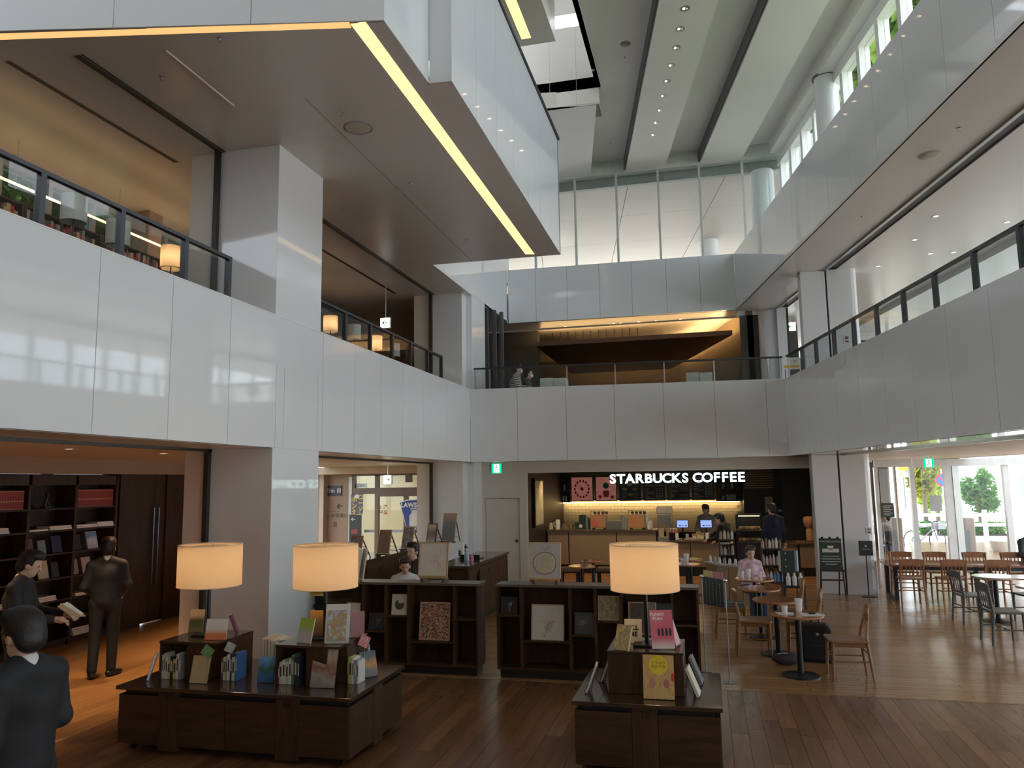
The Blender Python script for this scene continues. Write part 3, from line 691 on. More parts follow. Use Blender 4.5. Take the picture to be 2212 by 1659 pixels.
_vx = PY(1668, 1030, 21.26).x - xr
for i in range(9): box('slat', (-.52, -.03, .0 + i * .058, _vx - .55, 0, .014 + i * .058), M('copper_slat', (.45, .22, .09), .35, metal=.6), vent)
box('backing', (-.52, .0, 0, _vx - .55, .02, .5), black, vent)
# brick splash wall behind the counter
bx0, bx1 = PY(1182, 1110, 22.2).x, PY(1607, 1110, 22.2).x
bw = S(MB().box(bx0, 22.24, .8, bx1, 22.36, 1.75).build('wall_shop_brick', M('brick_mortar', (.42, .38, .31), .8)))
bmat = M('glazed_brick', (.66, .60, .49), .35, var=.10, scale=3)
bme = MB().box(0, 0, 0, .196, .03, .076).mesh('brick', bmat)
for r_ in range(11):
    zz = .82 + r_ * .084; x = bx0 + .004 - (r_ % 2) * .1
    while x < bx1 - .02:
        if x >= bx0 - .01 and x + .2 < bx1 + .02:
            o = bpy.data.objects.new('brick', bme); COL.objects.link(o); o.parent = bw; o.location = (x, 22.215, zz)
        x += .204
# menu boards
mb_x = [(1233, 1281), (1286, 1332), (1337, 1384), (1389, 1436), (1441, 1489), (1494, 1543)]
pink = ART('strawberry_poster', ((.72, .22, .18), (.80, .38, .30), (.66, .12, .10), (.82, .45, .36)), 5.0, 'noise', .4, .4)
red_dot = M('strawberry_red', (.62, .05, .05), .4)
menu_bk = M('menu_board_black', (.03, .032, .026), .5); menu_tx = M('menu_lettering', (.55, .50, .38), .6)
labels = ['pink poster with a ring of strawberries above the brew bar', 'pink poster with a red drink and round green emblem beside the strawberry ring poster', 'black menu board with mug, sandwich and doughnut pictures',
          'dark menu board next to the food picture board', 'dark menu board second from the food picture board', 'dark menu board nearest the right-hand wall shelf']
rr = random.Random(5)
for i, (p0, p1) in enumerate(mb_x):
    a, b = PY(p0, 1056, 22.0), PY(p1, 1056, 22.0); zt, zb_ = PY(1400, 1029, 22.0).z + .02, PY(1400, 1083, 22.0).z + .02
    t = thing('menu_board', labels[i], 'menu board', ((a.x + b.x) / 2, 22.02, zb_), 0, 'menu boards above the counter')
    W, Hh = (b.x - a.x), zt - zb_
    box('board_frame', (-W / 2, 0, 0, W / 2, .04, Hh), black, t)
    face = pink if i < 2 else menu_bk
    fo = box('board_face', (-W / 2 + .02, -.006, .02, W / 2 - .02, 0, Hh - .02), face, t)
    if i < 2:
        face.node_tree.nodes['Principled BSDF'].inputs['Emission Strength'].default_value = .12
        face.node_tree.nodes['Principled BSDF'].inputs['Emission Color'].default_value = (.8, .3, .24, 1)
    if i == 0:
        mbd = MB()
        for k in range(14):
            an = 2 * pi * k / 14; r1 = .2
            mbd.ball((r1 * cos(an), -.008, Hh / 2 + r1 * sin(an) * 1.15), .035, 6, sq=(.8, .1, 1.1))
        mbd.ball((0, -.008, Hh / 2), .05, 6, sq=(1, .1, 1)).build('strawberry_print', red_dot, t, kind='stuff')
    elif i == 1:
        MB().ball((0, -.008, Hh * .62), .09, 10, sq=(1, .06, 1)).build('emblem_ring', white_pl, t); MB().ball((0, -.011, Hh * .62), .075, 10, sq=(1, .06, 1)).build('emblem_disc', M('emblem_green', (.02, .16, .08), .5), t)
        MB().prism_y([(-.09, Hh * .42), (.09, Hh * .42), (.07, Hh * .16), (-.07, Hh * .16)], -.009, -.006).build('drink_print', red_dot, t)
        MB().ball((-.17, -.008, .12), .05, 6, sq=(1, .1, 1)).ball((.17, -.008, .11), .05, 6, sq=(1, .1, 1)).build('strawberry_print', red_dot, t, kind='stuff')
    elif i == 2:
        MB().prism_y([(-.07, Hh * .60), (.07, Hh * .60), (.09, Hh * .82), (-.09, Hh * .82)], -.009, -.006).build('mug_print', M('mug_print', (.65, .52, .40), .5), t)
        MB().ball((-.14, -.008, Hh * .47), .06, 8, sq=(1.2, .1, .7)).ball((.14, -.008, Hh * .47), .06, 8, sq=(1.2, .1, .7)).ball((.02, -.008, Hh * .25), .07, 8, sq=(1.1, .1, .6)).build('pastry_print', M('pastry_print', (.45, .28, .12), .5), t)
        lt = MB()
        for k in range(9): zz = .07 + k * .055; lt.box(-W / 2 + .07, -.008, zz, -W / 2 + .14 + rr.random() * .08, -.006, zz + .012).box(W / 2 - .2, -.008, zz, W / 2 - .08, -.006, zz + .012)
        lt.build('lettering', menu_tx, t, kind='stuff')
    else:
        lt = MB()
        for k in range(13):
            zz = .05 + k * (Hh - .12) / 13
            if rr.random() < .9: lt.box(-W / 2 + .06, -.008, zz, -W / 2 + .12 + rr.random() * .22, -.006, zz + .016)
            if rr.random() < .8:
                for q in range(3): lt.box(W / 2 - .24 + q * .07, -.008, zz, W / 2 - .19 + q * .07, -.006, zz + .016)
        lt.build('lettering', menu_tx, t, kind='stuff')
zb_s = PY(1400, 1085, 22.0).z
ls = thing('under_shelf_light', 'warm light strip glowing under the menu boards onto the brick wall', 'light', (0, 0, 0))
MB().box(bx0 + .5, 22.06, zb_s - .01, bx1 - .1, 22.12, zb_s + .012).build('diffuser', EMIT('bar_strip', (1., .66, .26), 9.), ls)
# shelves left and right of the boards
def shop_shelf(p0, p1, label, items):
    a, b = PY(p0, 1056, 22.0).x, PY(p1, 1056, 22.0).x; z0 = zb_s + .02; z1 = PY(1400, 1034, 22).z
    t = thing('wall_shelf', label, 'shelf', ((a + b) / 2, 22.15, z0)); W = b - a; Hh = z1 - z0
    for k in range(3): box('shelf_board', (-W / 2, -.18, k * Hh / 2 - .01, W / 2, .1, k * Hh / 2 + .012), WOOD('shelf_brown', (.06, .03, .015), (.10, .055, .03), .4, 'x'), t)
    for s in (-1, 1): box('upright', (s * W / 2 - .012, -.18, 0, s * W / 2 + .012, .1, Hh), dk_wood_z, t)
    return (a + b) / 2, z0, W, Hh
tin = [M('tin_green', (.13, .20, .15), .4), M('tin_cream', (.62, .55, .42), .4), M('tin_white', (.62, .63, .6), .4), M('tin_olive', (.34, .33, .15), .4), M('tin_teal', (.14, .24, .24), .4)]
sh_l = shop_shelf(1182, 1231, 'dark wall shelf with tins left of the strawberry posters', None)
sh_r = shop_shelf(1547, 1604, 'dark wall shelf with cups and plants right of the menu boards', None)
def tins(sh, lvl, n, side, what, group, x0=-.7, x1=.7, hs=(.12, .17)):
    cx, z0, W, Hh = sh
    for k in range(n):
        h = rr.uniform(*hs); x = cx + (x0 + (x1 - x0) * (k + .5) / n) * W / 2; m = tin[rr.randrange(5)]
        o = MB().lathe([(.036, 0), (.036, h * .9), (.031, h * .92), (.031, h)], 12).build('coffee_tin', m, loc=(x, 22.08, z0 + .014 + lvl * Hh / 2), smooth=True)
        tag(o, f'{what}, {ORD[k]} one', 'tin', group)
tins(sh_l, 1, 3, 0, 'pale coffee tin on the upper board of the left wall shelf', 'pale tins on the upper left wall shelf', -.2, .6, (.17, .18))
tins(sh_l, 0, 6, 0, 'small canister on the lower board of the left wall shelf', 'canisters on the lower left wall shelf', -.7, .7)
tins(sh_r, 1, 3, 0, 'cup or canister on the upper board of the right wall shelf', 'canisters on the upper right wall shelf', -.6, .4)
tins(sh_r, 0, 6, 0, 'small green and cream pot on the lower board of the right wall shelf', 'pots on the lower right wall shelf', -.6, .5)
# side poster on the left shop wall
ps = thing('wall_poster', 'tall painted poster of plants on the left wall inside the shop', 'poster', (hx0 + .02, 18.1, 1.22))
box('poster_panel', (0, -.02, 0, .03, .95, 1.15), black, ps)
ao = ART('plant_poster', ((.20, .34, .14), (.62, .48, .34), (.30, .38, .2), (.70, .58, .46), (.5, .28, .2)), 4., 'noise', .5, 1.5, (1, 2, 1))
box('poster_print', (.03, .02, .05, .036, .90, 1.1), ao, ps)
# illuminated sign: each letter its own part
sg = thing('shop_sign', 'illuminated white STARBUCKS COFFEE lettering hung across the shop front', 'sign', (0, 17.72, 0))
neon = EMIT('sign_white', (.78, 1.0, .95), 2.2)
wd = 'STARBUCKS COFFEE'; cuts = []
sx0, sx1 = PY(1315, 1034, 17.72).x, PY(1610, 1032, 17.72).x; z_s = (PY(1315, 1035, 17.72).z + PY(1610, 1032, 17.72).z) / 2
ws = {'S': .92, 'T': .92, 'A': 1.08, 'R': 1.02, 'B': 1.0, 'U': 1.02, 'C': 1.0, 'K': 1.04, ' ': .36, 'O': 1.14, 'F': .86, 'E': .86}
tot = sum(ws[c] for c in wd); x = sx0
for c in wd:
    wch = ws[c] / tot * (sx1 - sx0)
    if c != ' ':
        o = text('letter', c, .285, neon, sg, (x + wch / 2, 0, z_s), ext=.02, bold=.007); o.scale = (1.08, 1, 1)
    x += wch
box('mounting_rail', (sx0, .03, z_s - .012, sx1, .05, z_s + .012), black_metal, sg)

# --- convenience store front and corridor on the left beyond the balcony
YS = 19.0
store_cream = M('store_wall_cream', (.72, .66, .44), .6, var=.02)
fr_br = M('door_frame_brown', (.16, .10, .065), .4)
def SX(px): return PY(px, 1100, YS).x
def SZ(py): return PY(800, py, YS).z
S(MB().box(-12, YS, 0, SX(763), YS + .2, ZB).build('wall_corridor', brown_wall))
S(MB().box(SX(699), YS - .25, 0, SX(708), YS, ZB).build('trim_corridor_post', M('post_pale_brown', (.50, .38, .29), .5)))
S(MB().box(SX(755), YS - .06, 0, SX(762), YS + .02, SZ(1029)).build('trim_corridor_edge', frame_lt))
S(MB().box(-12, YS - .6, SZ(1024), -6.2, YS, ZB).build('wall_corridor_header', M('header_tan', (.46, .33, .23), .5)))
S(MB().box(-12, 22.2, 0, -5.9, 22.4, ZB).build('wall_store_rear', store_cream))
S(MB().box(-6.9, YS, 0, -6.7, 22.2, ZB).build('wall_store_side', M('store_wall_pale', (.68, .66, .60), .6)))
S(MB().box(SX(912), YS - .1, 0, -6.0, YS + .2, ZB).build('wall_store_jamb', M('jamb_brown', (.26, .18, .13), .5)))
dd = structure('door_4')
for p0, p1, q0, q1 in ((763, 767, 1026, 1240), (811, 819, 1026, 1240), (873, 882, 1072, 1240), (910, 914, 1026, 1240)):
    box('door_frame', (SX(p0), YS - .05, max(0, SZ(q1)), SX(p1), YS + .05, SZ(q0)), fr_br, dd)
box('door_frame', (SX(763), YS - .06, SZ(1067), SX(913), YS + .06, SZ(1054)), fr_br, dd)
box('door_frame', (SX(819), YS - .05, SZ(1073), SX(913), YS + .05, SZ(1067)), fr_br, dd)
box('door_frame', (SX(763), YS - .05, SZ(1028), SX(913), YS + .05, SZ(1024)), fr_br, dd)
for p0, p1 in ((767, 811), (819, 873), (882, 910)): box('pane', (SX(p0), YS - .004, .05, SX(p1), YS + .004, SZ(1067)), glass, dd)
for p0, p1 in ((767, 811), (819, 910)): box('pane', (SX(p0), YS - .004, SZ(1054), SX(p1), YS + .004, SZ(1028)), glass, dd)
tl = EMIT('store_tube', (1., .98, .9), 3.)
for k, (x0, x1) in enumerate(((SX(760) + .1, SX(812) + .1), (SX(817) + .1, SX(876) + .1), (SX(889) + .1, SX(912) + .1))):
    t = thing('ceiling_light', ('long white light tube behind the left store transom', 'white light tube behind the store exit arrow', 'short white light tube at the right of the store transom')[k], 'light', (x0, YS + 1.0, 0), 0, 'store ceiling lights')
    box('tube', (0, 0, ZB - .10, x1 - x0, .1, ZB - .05), tl, t); box('fitting', (0, -.02, ZB - .05, x1 - x0, .12, ZB - .01), white_pl, t)
lawson_b = M('store_blue', (.02, .06, .30), .45)
lp = thing('store_poster', 'blue shield shop poster with a white milk churn on the store glass', 'poster', (SX(898), YS - .05, 0))
zc = SZ(1120); wv = SX(930) - SX(898)
sh = [(-wv * 1.05, SZ(1085)), (-wv * .5, SZ(1080)), (wv * .4, SZ(1079)), (wv * .4, SZ(1152)), (-wv * .6, SZ(1152)), (-wv * .62, SZ(1135))]
MB().prism_y(sh, -.012, -.006).build('shield_edge', white_pl, lp)
sh2 = [(x * .95, zc + (z - zc) * .95) for x, z in sh]
MB().prism_y(sh2, -.018, -.012).build('shield', lawson_b, lp)
hm = M('churn_cream', (.70, .68, .58), .5)
ch = [(-.14, SZ(1137)), (.12, SZ(1137)), (.13, SZ(1115)), (.06, SZ(1107)), (.06, SZ(1102)), (-.08, SZ(1102)), (-.08, SZ(1107)), (-.15, SZ(1115))]
MB().prism_y(ch, -.024, -.018).build('churn', hm, lp)
MB().tube([(-.1, -.02, SZ(1104)), (-.11, -.02, SZ(1099)), (.09, -.02, SZ(1099)), (.08, -.02, SZ(1104))], .014, 6).build('churn_handle', white_pl, lp)
text('lettering', 'LAWSON', .165, white_pl, lp, (-.03, -.022, SZ(1092)), ext=.003, bold=.006)
text('lettering', 'STATION', .085, white_pl, lp, (-.03, -.022, SZ(1142)), ext=.003, bold=.003)
bn = thing('hanging_banner', 'grey vertical banner with yellow katakana beside the store door', 'banner', (SX(776), YS - .12, 0))
box('cloth', (SX(763) - SX(776), -.01, SZ(1110), SX(788) - SX(776), .01, SZ(1067)), M('banner_grey', (.13, .13, .20), .6), bn)
yl = M('banner_yellow', (.78, .62, .05), .5)
text('lettering', 'ロ\nー\nソ\nン', .15, yl, bn, (.1, -.014, SZ(1093)), ext=.002, bold=.004)
text('lettering', 'ポ\nン\nえ', .17, yl, bn, (-.08, -.014, SZ(1093)), ext=.002, bold=.004)
MB().ball((0, -.012, SZ(1072)), .07, 8, sq=(1, .1, .8)).build('emblem', white_pl, bn)
bk = thing('floor_sign', 'tall black direction board with a white arrow below the katakana banner', 'sign', (SX(776), YS - .2, 0))
box('board', (SX(762) - SX(776), 0, .02, SX(787) - SX(776), .04, SZ(1111)), black, bk)
box('foot', (-.25, -.12, 0, .25, .16, .02), black_metal, bk); text('arrow', '←', .16, white_pl, bk, (-.07, -.006, SZ(1121)), ext=.002)
box('notice', (-.12, -.008, SZ(1152), .06, 0, SZ(1142)), M('notice_red', (.30, .05, .03), .5), bk)
hs = thing('store_sticker', 'round black brush lettering with red corner marks on the store glass', 'sticker', (SX(822), YS - .03, 0))
text('lettering', 'ほっ\nかほか', .11, M('ink_black', (.03, .03, .03), .6), hs, (.04, 0, SZ(1101)), ext=.002)
for sx_, sz_ in ((-1, 1), (1, 1), (-1, -1), (1, -1)):
    MB().prism_y([(sx_ * .16 + .04, SZ(1101) + sz_ * .12), (sx_ * .04 + .04, SZ(1101) + sz_ * .12), (sx_ * .16 + .04, SZ(1101) + sz_ * .07)], -.004, 0).build('corner_mark', M('mark_red', (.5, .06, .04), .5), hs)
st = thing('glass_band', 'pale blue stripe across the store glass at waist height', 'sticker', (0, YS - .02, 0))
box('stripe', (SX(788), 0, SZ(1150), SX(873), .004, SZ(1144)), M('stripe_blue', (.33, .40, .48), .5), st)
sg2 = thing('toilet_sign', 'black square sign with white pictograms on the brown corridor wall', 'sign', (SX(721), YS - .03, 0))
box('plate', (SX(704) - SX(721), 0, SZ(1070), SX(738) - SX(721), .02, SZ(1048)), black, sg2)
text('pictogram', 'おtb 自', .15, white_pl, sg2, (0, -.004, SZ(1059)), ext=.002)
ar = thing('wall_marking', 'black arrow and small lettering on the brown corridor wall', 'marking', (SX(730), YS - .006, 0))
text('arrow', '←', .2, MATS['ink_black'], ar, (.05, 0, SZ(1093)), ext=.002, bold=.004); text('lettering', '← お手洗い', .12, MATS['ink_black'], ar, (-.03, 0, SZ(1114)), ext=.002)
box('plate', (-.12, 0, SZ(1138), -.02, .004, SZ(1127)), M('marking_brown', (.16, .09, .06), .5), ar)
box('rule', (-.3, 0, SZ(1105), .05, .003, SZ(1104.4)), MATS['marking_brown'], ar)
dg = thing('hanging_notice', 'small white notice strip behind the left store transom', 'notice', (SX(775), YS + .02, 0))
box('sheet', (-.12, 0, SZ(1053), .22, .01, SZ(1044)), white_pl, dg); text('lettering', 'ご案内', .08, lawson_b, dg, (.05, -.004, SZ(1049)), ext=.001)
bxx = thing('transom_box', 'dark square box fixed in the right store transom', 'box', (SX(884), YS - .03, 0))
box('casing', (SX(877) - SX(884), -.03, SZ(1043), SX(891) - SX(884), .03, SZ(1027)), M('box_olive', (.16, .13, .09), .6), bxx)

# --- illuminated exit signs
grn = EMIT('exit_green', (.0, .55, .22), 1.2); sgw = EMIT('exit_white', (.92, 1., .96), 1.6); ink_g = M('arrow_green', (.0, .22, .08), .5)
def exit_sign(loc, rz, w, h, kind, label, box_w=0):
    t = thing('exit_sign', label, 'exit sign', loc, rz)
    box('housing', (-w / 2 - .01 - box_w, -.03, -h / 2 - .01, w / 2 + .01, .03, h / 2 + .01), white_pl, t)
    if kind == 'run':
        box('face', (-w / 2, -.036, -h / 2, w / 2, -.03, h / 2), grn, t)
        box('doorway', (-w * .28, -.040, -h * .42, w * .30, -.036, h * .42), sgw, t)
        m = MB(); s = h
        m.ball((.02 * s, -.042, .27 * s), .07 * s, 6, sq=(1, .1, 1))
        for a, b in (((.0, .18), (-.02, -.08)), ((-.02, -.08), (-.16, -.32)), ((-.02, -.08), (.14, -.18)), ((.14, -.18), (.10, -.36)), ((0, .15), (-.2, .06)), ((0, .15), (.17, .02))):
            m.tube([(a[0] * s, -.042, a[1] * s), (b[0] * s, -.042, b[1] * s)], .035 * s, 5)
        m.build('running_figure', ink_g, t)
    else:
        box('face', (-w / 2, -.036, -h / 2, w / 2, -.03, h / 2), sgw, t)
        d = 1 if kind == 'right' else -1; s = h
        m = MB().box(-d * .3 * s, -.040, -.04 * s, d * .18 * s, -.036, .04 * s)
        m.prism_y([(d * .34 * s, 0), (d * .02 * s, .26 * s), (d * .02 * s, .16 * s), (d * .2 * s, 0), (d * .02 * s, -.16 * s), (d * .02 * s, -.26 * s)], -.040, -.036)
        m.build('arrow', ink_g, t)
    return t
p = PY(1073, 1012, 17.28); exit_sign((p.x, 17.28, p.z), radians(3.4), .22, .22, 'run', 'green running figure exit sign above the grey service door')
p = PY(2005, 1000, 20.5); e = exit_sign((p.x, 20.5, p.z), 0, .22, .21, 'run', 'green exit sign in a grey housing hanging before the entrance doors', .24)
MB().tube([(0, 0, .11), (0, 0, ZB - p.z)], .012, 6).build('hanger', steel, e)
p = PY(838, 1036, 17.4); e = exit_sign((p.x, 17.4, p.z), 0, .19, .20, 'right', 'white exit sign with a green arrow pointing right before the store front')
MB().tube([(0, 0, .1), (0, 0, ZB - p.z)], .01, 6).build('hanger', steel, e)
p = PY(833, 698, 15.2); e = exit_sign((p.x, 15.2, p.z), 0, .21, .21, 'left', 'white exit sign with a green arrow in the upper left room')
MB().tube([(0, 0, .1), (0, 0, ZC - p.z)], .01, 6).build('hanger', steel, e)
p = PY(1708, 706, 21.5); e = exit_sign((p.x, 21.5, p.z), 0, .24, .22, 'left', 'white exit sign with a green arrow at the right end of the upper floor')
MB().tube([(0, 0, .1), (0, 0, ZC - p.z)], .01, 6).build('hanger', steel, e)
# ================================================================== BOOK ISLANDS
CV = {'white': (.74, .73, .70), 'cream': (.68, .60, .46), 'yellow': (.66, .55, .18), 'navy': (.03, .035, .09), 'dark': (.035, .03, .035), 'red': (.38, .04, .04), 'blue': (.05, .16, .42),
      'green': (.12, .26, .10), 'grey': (.30, .31, .32), 'tan': (.52, .38, .22), 'plum': (.20, .06, .10), 'pale blue': (.45, .55, .66), 'orange': (.72, .25, .07), 'brown': (.16, .08, .04), 'pink': (.6, .2, .25)}
def cov(c): return M('cover_' + c.replace(' ', '_'), CV[c], .4, var=.05)
def book_mesh(w, h, t, spine_left=True):
    m = MB(); e = min(.003, t * .3)
    m.box(-w / 2, 0, 0, w / 2, e, h, 2).box(-w / 2, t - e, 0, w / 2, t, h, 0).box(-w / 2, e, 0, -w / 2 + e, t - e, h, 0)
    m.box(-w / 2 + e, e, .004, w / 2 - .005, t - e, h - .004, 1); return m
def display_book(label, loc, w, h, t, rz=0, lean=14, cover='white', art=None, group=None, roll=0):
    o = book_mesh(w, h, t).build('display_book', [cov(cover), paper, art or cov(cover)])
    o.location = (loc[0], loc[1], loc[2] + t * sin(radians(lean)) + .001 + abs(sin(radians(roll))) * w / 2); o.rotation_euler = (radians(-lean), radians(roll), rz)
    return tag(o, label, 'book', group)
def book_row(where, x, y, z, seq, group, hbase=.2, depth=.14, rz=0):
    """standing books, spines to the front"""
    cx, cy = cos(rz), sin(rz); s = 0
    for i, (c, t, h) in enumerate(seq):
        m = MB(); e = .002
        m.box(0, 0, 0, t, e * 2, h, 0).box(0, e, 0, e, depth, h, 0).box(t - e, e, 0, t, depth, h, 0).box(e, e * 2, .003, t - e, depth - .004, h - .004, 1)
        m.box(t * .25, -.0006, h * .35, t * .75, 0, h * .8, 2)
        o = m.build('book', [cov(c), paper, cov('dark' if c in ('white', 'cream', 'yellow', 'tan', 'pale blue') else 'cream')], loc=(x + s * cx, y + s * cy, z), rotz=rz)
        tag(o, f'{c} book, {ORD[i]} from left {where}', 'book', group); s += t + .0015
def wire_stand(label, loc, rz, h=.13):
    o = MB().tube([(-.04, -.01, .012), (-.04, 0, .004), (-.03, .03, h), (.03, .03, h), (.04, 0, .004), (.04, -.01, .012)], .0028, 5).tube([(0, .03, h), (0, .11, .004)], .0028, 5).build('book_stand', black_metal, loc=loc, rotz=rz)
    return tag(o, label, 'stand')
def island(x0, y0, x1, y1, label, plates, seams, zt=.56):
    cx, cy = (x0 + x1) / 2, (y0 + y1) / 2
    t = thing('display_table', label, 'display table', (cx, cy, 0)); w, d = (x1 - x0) / 2, (y1 - y0) / 2
    box('table_top', (-w, -d, zt - .032, w, d, zt), dk_top, t, bevel=.004)
    box('carcass', (-w + .06, -d + .06, .06, w - .06, d - .06, zt - .032), black, t)
    def fronts(y, s, n0):
        cuts = sorted([-w + .02] + [v for p in plates for v in p] + seams + [w - .02])
        for a, b in zip(cuts[:-1], cuts[1:]):
            if any(abs(a - p[0]) < 1e-6 for p in plates):
                k = [i for i, p in enumerate(plates) if abs(a - p[0]) < 1e-6][0]
                pl = box('number_post', (a, y, .035, b, y + s * .05, zt - .033), dk_wood_z, t)
                if s > 0: text('number', n0[k], .085, M('number_bronze', (.018, .011, .008), .35), pl, ((a + b) / 2, y - .002, zt - .085), ext=.002, bold=.001)
            else: box('door_panel', (a + .003, y + s * .004, .075, b - .003, y + s * .03, zt - .075), dk_wood, t, bevel=.003)
    fronts(-d + .018, 1, NUMS[label])
    for s in (-1, 1):
        xx = s * (w - .018)
        for a, b in ((-d + .03, -.10), (.10, d - .03)): box('side_panel', (xx, a, .075, xx - s * .03, b, zt - .075), dk_wood, t, bevel=.003)
        box('number_post', (xx, -.095, .035, xx - s * .05, .095, zt - .033), dk_wood_z, t)
    box('back_panel', (-w + .03, d - .05, .075, w - .03, d - .02, zt - .06), dk_wood, t)
    for sx in (-1, 1):
        for sy in (-1, 1):
            c = MB().tube([(sx * (w - .12) - .012, sy * (d - .12), .031), (sx * (w - .12) + .012, sy * (d - .12), .031)], .03, 12).box(sx * (w - .12) - .02, sy * (d - .12) - .015, .045, sx * (w - .12) + .02, sy * (d - .12) + .015, .06)
            c.build('caster', black_metal, t)
    return t
NUMS = {}
lblL = 'long dark walnut book table numbered 17 and 16 carrying two lamps'; lblR = 'dark walnut book table numbered 15 carrying one lamp'
NUMS[lblL] = ['17', '16']; NUMS[lblR] = ['15']
island(-5.17, 6.06, -2.90, 7.25, lblL, [(-4.735 + 4.035, -4.545 + 4.035), (-3.593 + 4.035, -3.39 + 4.035)], [-4.08 + 4.035])
island(-1.12, 6.34, .05, 7.46, lblR, [(-.645 + .535, -.445 + .535)], [])
TZ, RZ_ = .56, .90
def riser(x0, y0, x1, y1, label, niche=True):
    cx, cy = (x0 + x1) / 2, (y0 + y1) / 2; w, d = (x1 - x0) / 2, (y1 - y0) / 2
    t = thing('display_riser', label, 'riser', (cx, cy, TZ + .001)); h = RZ_ - TZ - .001
    box('riser_top', (-w, -d, h - .022, w, d, h), dk_top, t, bevel=.003)
    if niche:
        box('core', (-w + .004, -d + .17, 0, w - .004, d - .004, h - .022), dk_wood_z, t)
        box('front_block', (-w * .02, -d + .006, 0, w * .62, -d + .17, h - .022), dk_wood_z, t)
        box('side_panel', (-w + .004, -d + .006, 0, -w + .018, -d + .17, h - .022), dk_wood_z, t)
    else:
        box('core', (-w + .004, -d + .03, 0, w - .004, d - .004, h - .022), dk_wood_z, t)
        for a, b in ((-w + .004, -w * .32), (-w * .31, w - .004)): box('front_panel', (a, -d + .006, 0, b, -d + .03, h - .022), dk_wood_z, t, bevel=.002)
    return t
riser(-4.95, 6.33, -4.36, 6.94, 'dark riser box at the left end of the long book table'); riser(-3.78, 6.36, -3.16, 6.97, 'dark riser box at the right end of the long book table')
riser(-.86, 6.62, -.24, 7.2, 'dark riser box on the book table numbered 15', False)
# table lamps
shade_mat = SHADE('lamp_shade', (.88, .74, .55), .62)
def table_lamp(x, y, z, label, on=True, r=.295, h=.39, zs=1.36, power=5.4, group=None, mat=None, pole_r=.018):
    t = thing('table_lamp', label, 'lamp', (x, y, z), 0, group)
    box('base', (-.11, -.11, 0, .11, .11, .018), black_metal, t, bevel=.004)
    MB().tube([(0, 0, .018), (0, 0, zs - z + h * .75)], pole_r, 12).build('pole', black_metal, t, smooth=True)
    s = MB(); z0, z1 = zs - z, zs - z + h
    s.lathe([(r, z0), (r, z1)], 48, cap=False); sh = s.build('lamp_shade', mat or shade_mat, t, smooth=True)
    MB().lathe([(r + .002, z1 - .006), (r + .002, z1), (r - .012, z1), (r - .012, z1 - .006)], 48, cap=False).lathe([(r + .002, z0), (r + .002, z0 + .006), (r - .012, z0 + .006), (r - .012, z0)], 48, cap=False).build('shade_rim', M('shade_rim', (.75, .62, .45), .6), sh)
    d = MB()
    d.lathe([(r * .55, z1 - .012), (r - .01, z1 - .012)], 40, cap=False).build('top_diffuser', mat or shade_mat, sh)
    for k in range(3):
        a = 2 * pi * k / 3; MB().tube([(0, 0, z0 + h * .72), (r * cos(a), r * sin(a), z1 - .03)], .004, 5).build('spider_arm', steel, sh)
    if on:
        b = MB().ball((0, 0, z0 + h * .5), .04, 8).build('bulb', EMIT('lamp_bulb', (1., .78, .5), 6.), t)
        l = point('lamp_bulb_light', (0, 0, z0 + h * .5), power, (1., .60, .30), .05); l.parent = t
    return t
table_lamp(-4.66, 6.64, RZ_, 'lit drum-shaded lamp on the left riser of the long book table')
table_lamp(-3.46, 6.68, RZ_, 'lit drum-shaded lamp on the right riser of the long book table')
table_lamp(-.55, 6.9, RZ_, 'lit drum-shaded lamp on the book table numbered 15')
# ---- books on the long table
sky_art = ART('cover_sky_blue', ((.02, .05, .12), (.03, .16, .40), (.06, .30, .62), (.45, .55, .62)), 3., 'noise', .35)
lake = ART('cover_lake', ((.03, .10, .22), (.04, .14, .34), (.05, .13, .05), (.10, .30, .60), (.22, .48, .78)), 2.5, 'grad', .3, 1.2)
street = ART('cover_street_photo', ((.22, .20, .20), (.36, .33, .30), (.30, .12, .08), (.50, .35, .26), (.60, .55, .48)), 3., 'grad', .15, 2., coat=.6)
fire = ART('cover_dusk_town', ((.16, .17, .18), (.20, .21, .23), (.62, .30, .08), (.13, .16, .18), (.10, .13, .16)), 2.4, 'grad', .2, 1.4)
hol = ART('cover_seaside', ((.75, .80, .85), (.45, .58, .75), (.60, .28, .14), (.40, .45, .20), (.78, .78, .78)), 3., 'noise', .2, 1.6, coat=.5)
beans = ART('cover_beans', ((.10, .06, .03), (.22, .13, .05), (.62, .36, .10)), 3., 'grad', .4, .6)
limewhite = ART('cover_lime_white', ((.62, .58, .56), (.60, .55, .54), (.45, .60, .10), (.45, .60, .10)), 1., 'grad', .4, .1)
orangewhite = ART('cover_white_orange', ((.75, .22, .08), (.75, .22, .08), (.76, .70, .64), (.78, .72, .66), (.78, .72, .66)), 1., 'grad', .4, .05)
mauve = ART('cover_mauve', ((.30, .17, .20), (.35, .20, .23)), 6., 'noise', .5)
tanpic = ART('cover_tan_green', ((.25, .19, .12), (.10, .12, .05), (.08, .10, .04), (.55, .42, .26), (.58, .45, .28)), 2., 'grad', .5, .5)
p = PZ(318, 1467, TZ); display_book('blue mountain-cover book at the far left corner of the long table', p, .18, .235, .02, radians(-58), 16, 'white', sky_art)
p = PZ(427, 1477, TZ); display_book('plain kraft-brown book standing before the left riser', p, .165, .235, .012, radians(6), 16, 'tan', None)
p = PZ(572, 1475, TZ); display_book('book with a blue lake landscape between the two risers', p, .15, .215, .015, radians(8), 16, 'blue', lake)
p = PZ(695, 1487, TZ); display_book('large street-photograph book before the right riser', p, .225, .33, .012, radians(4), 15, 'dark', street)
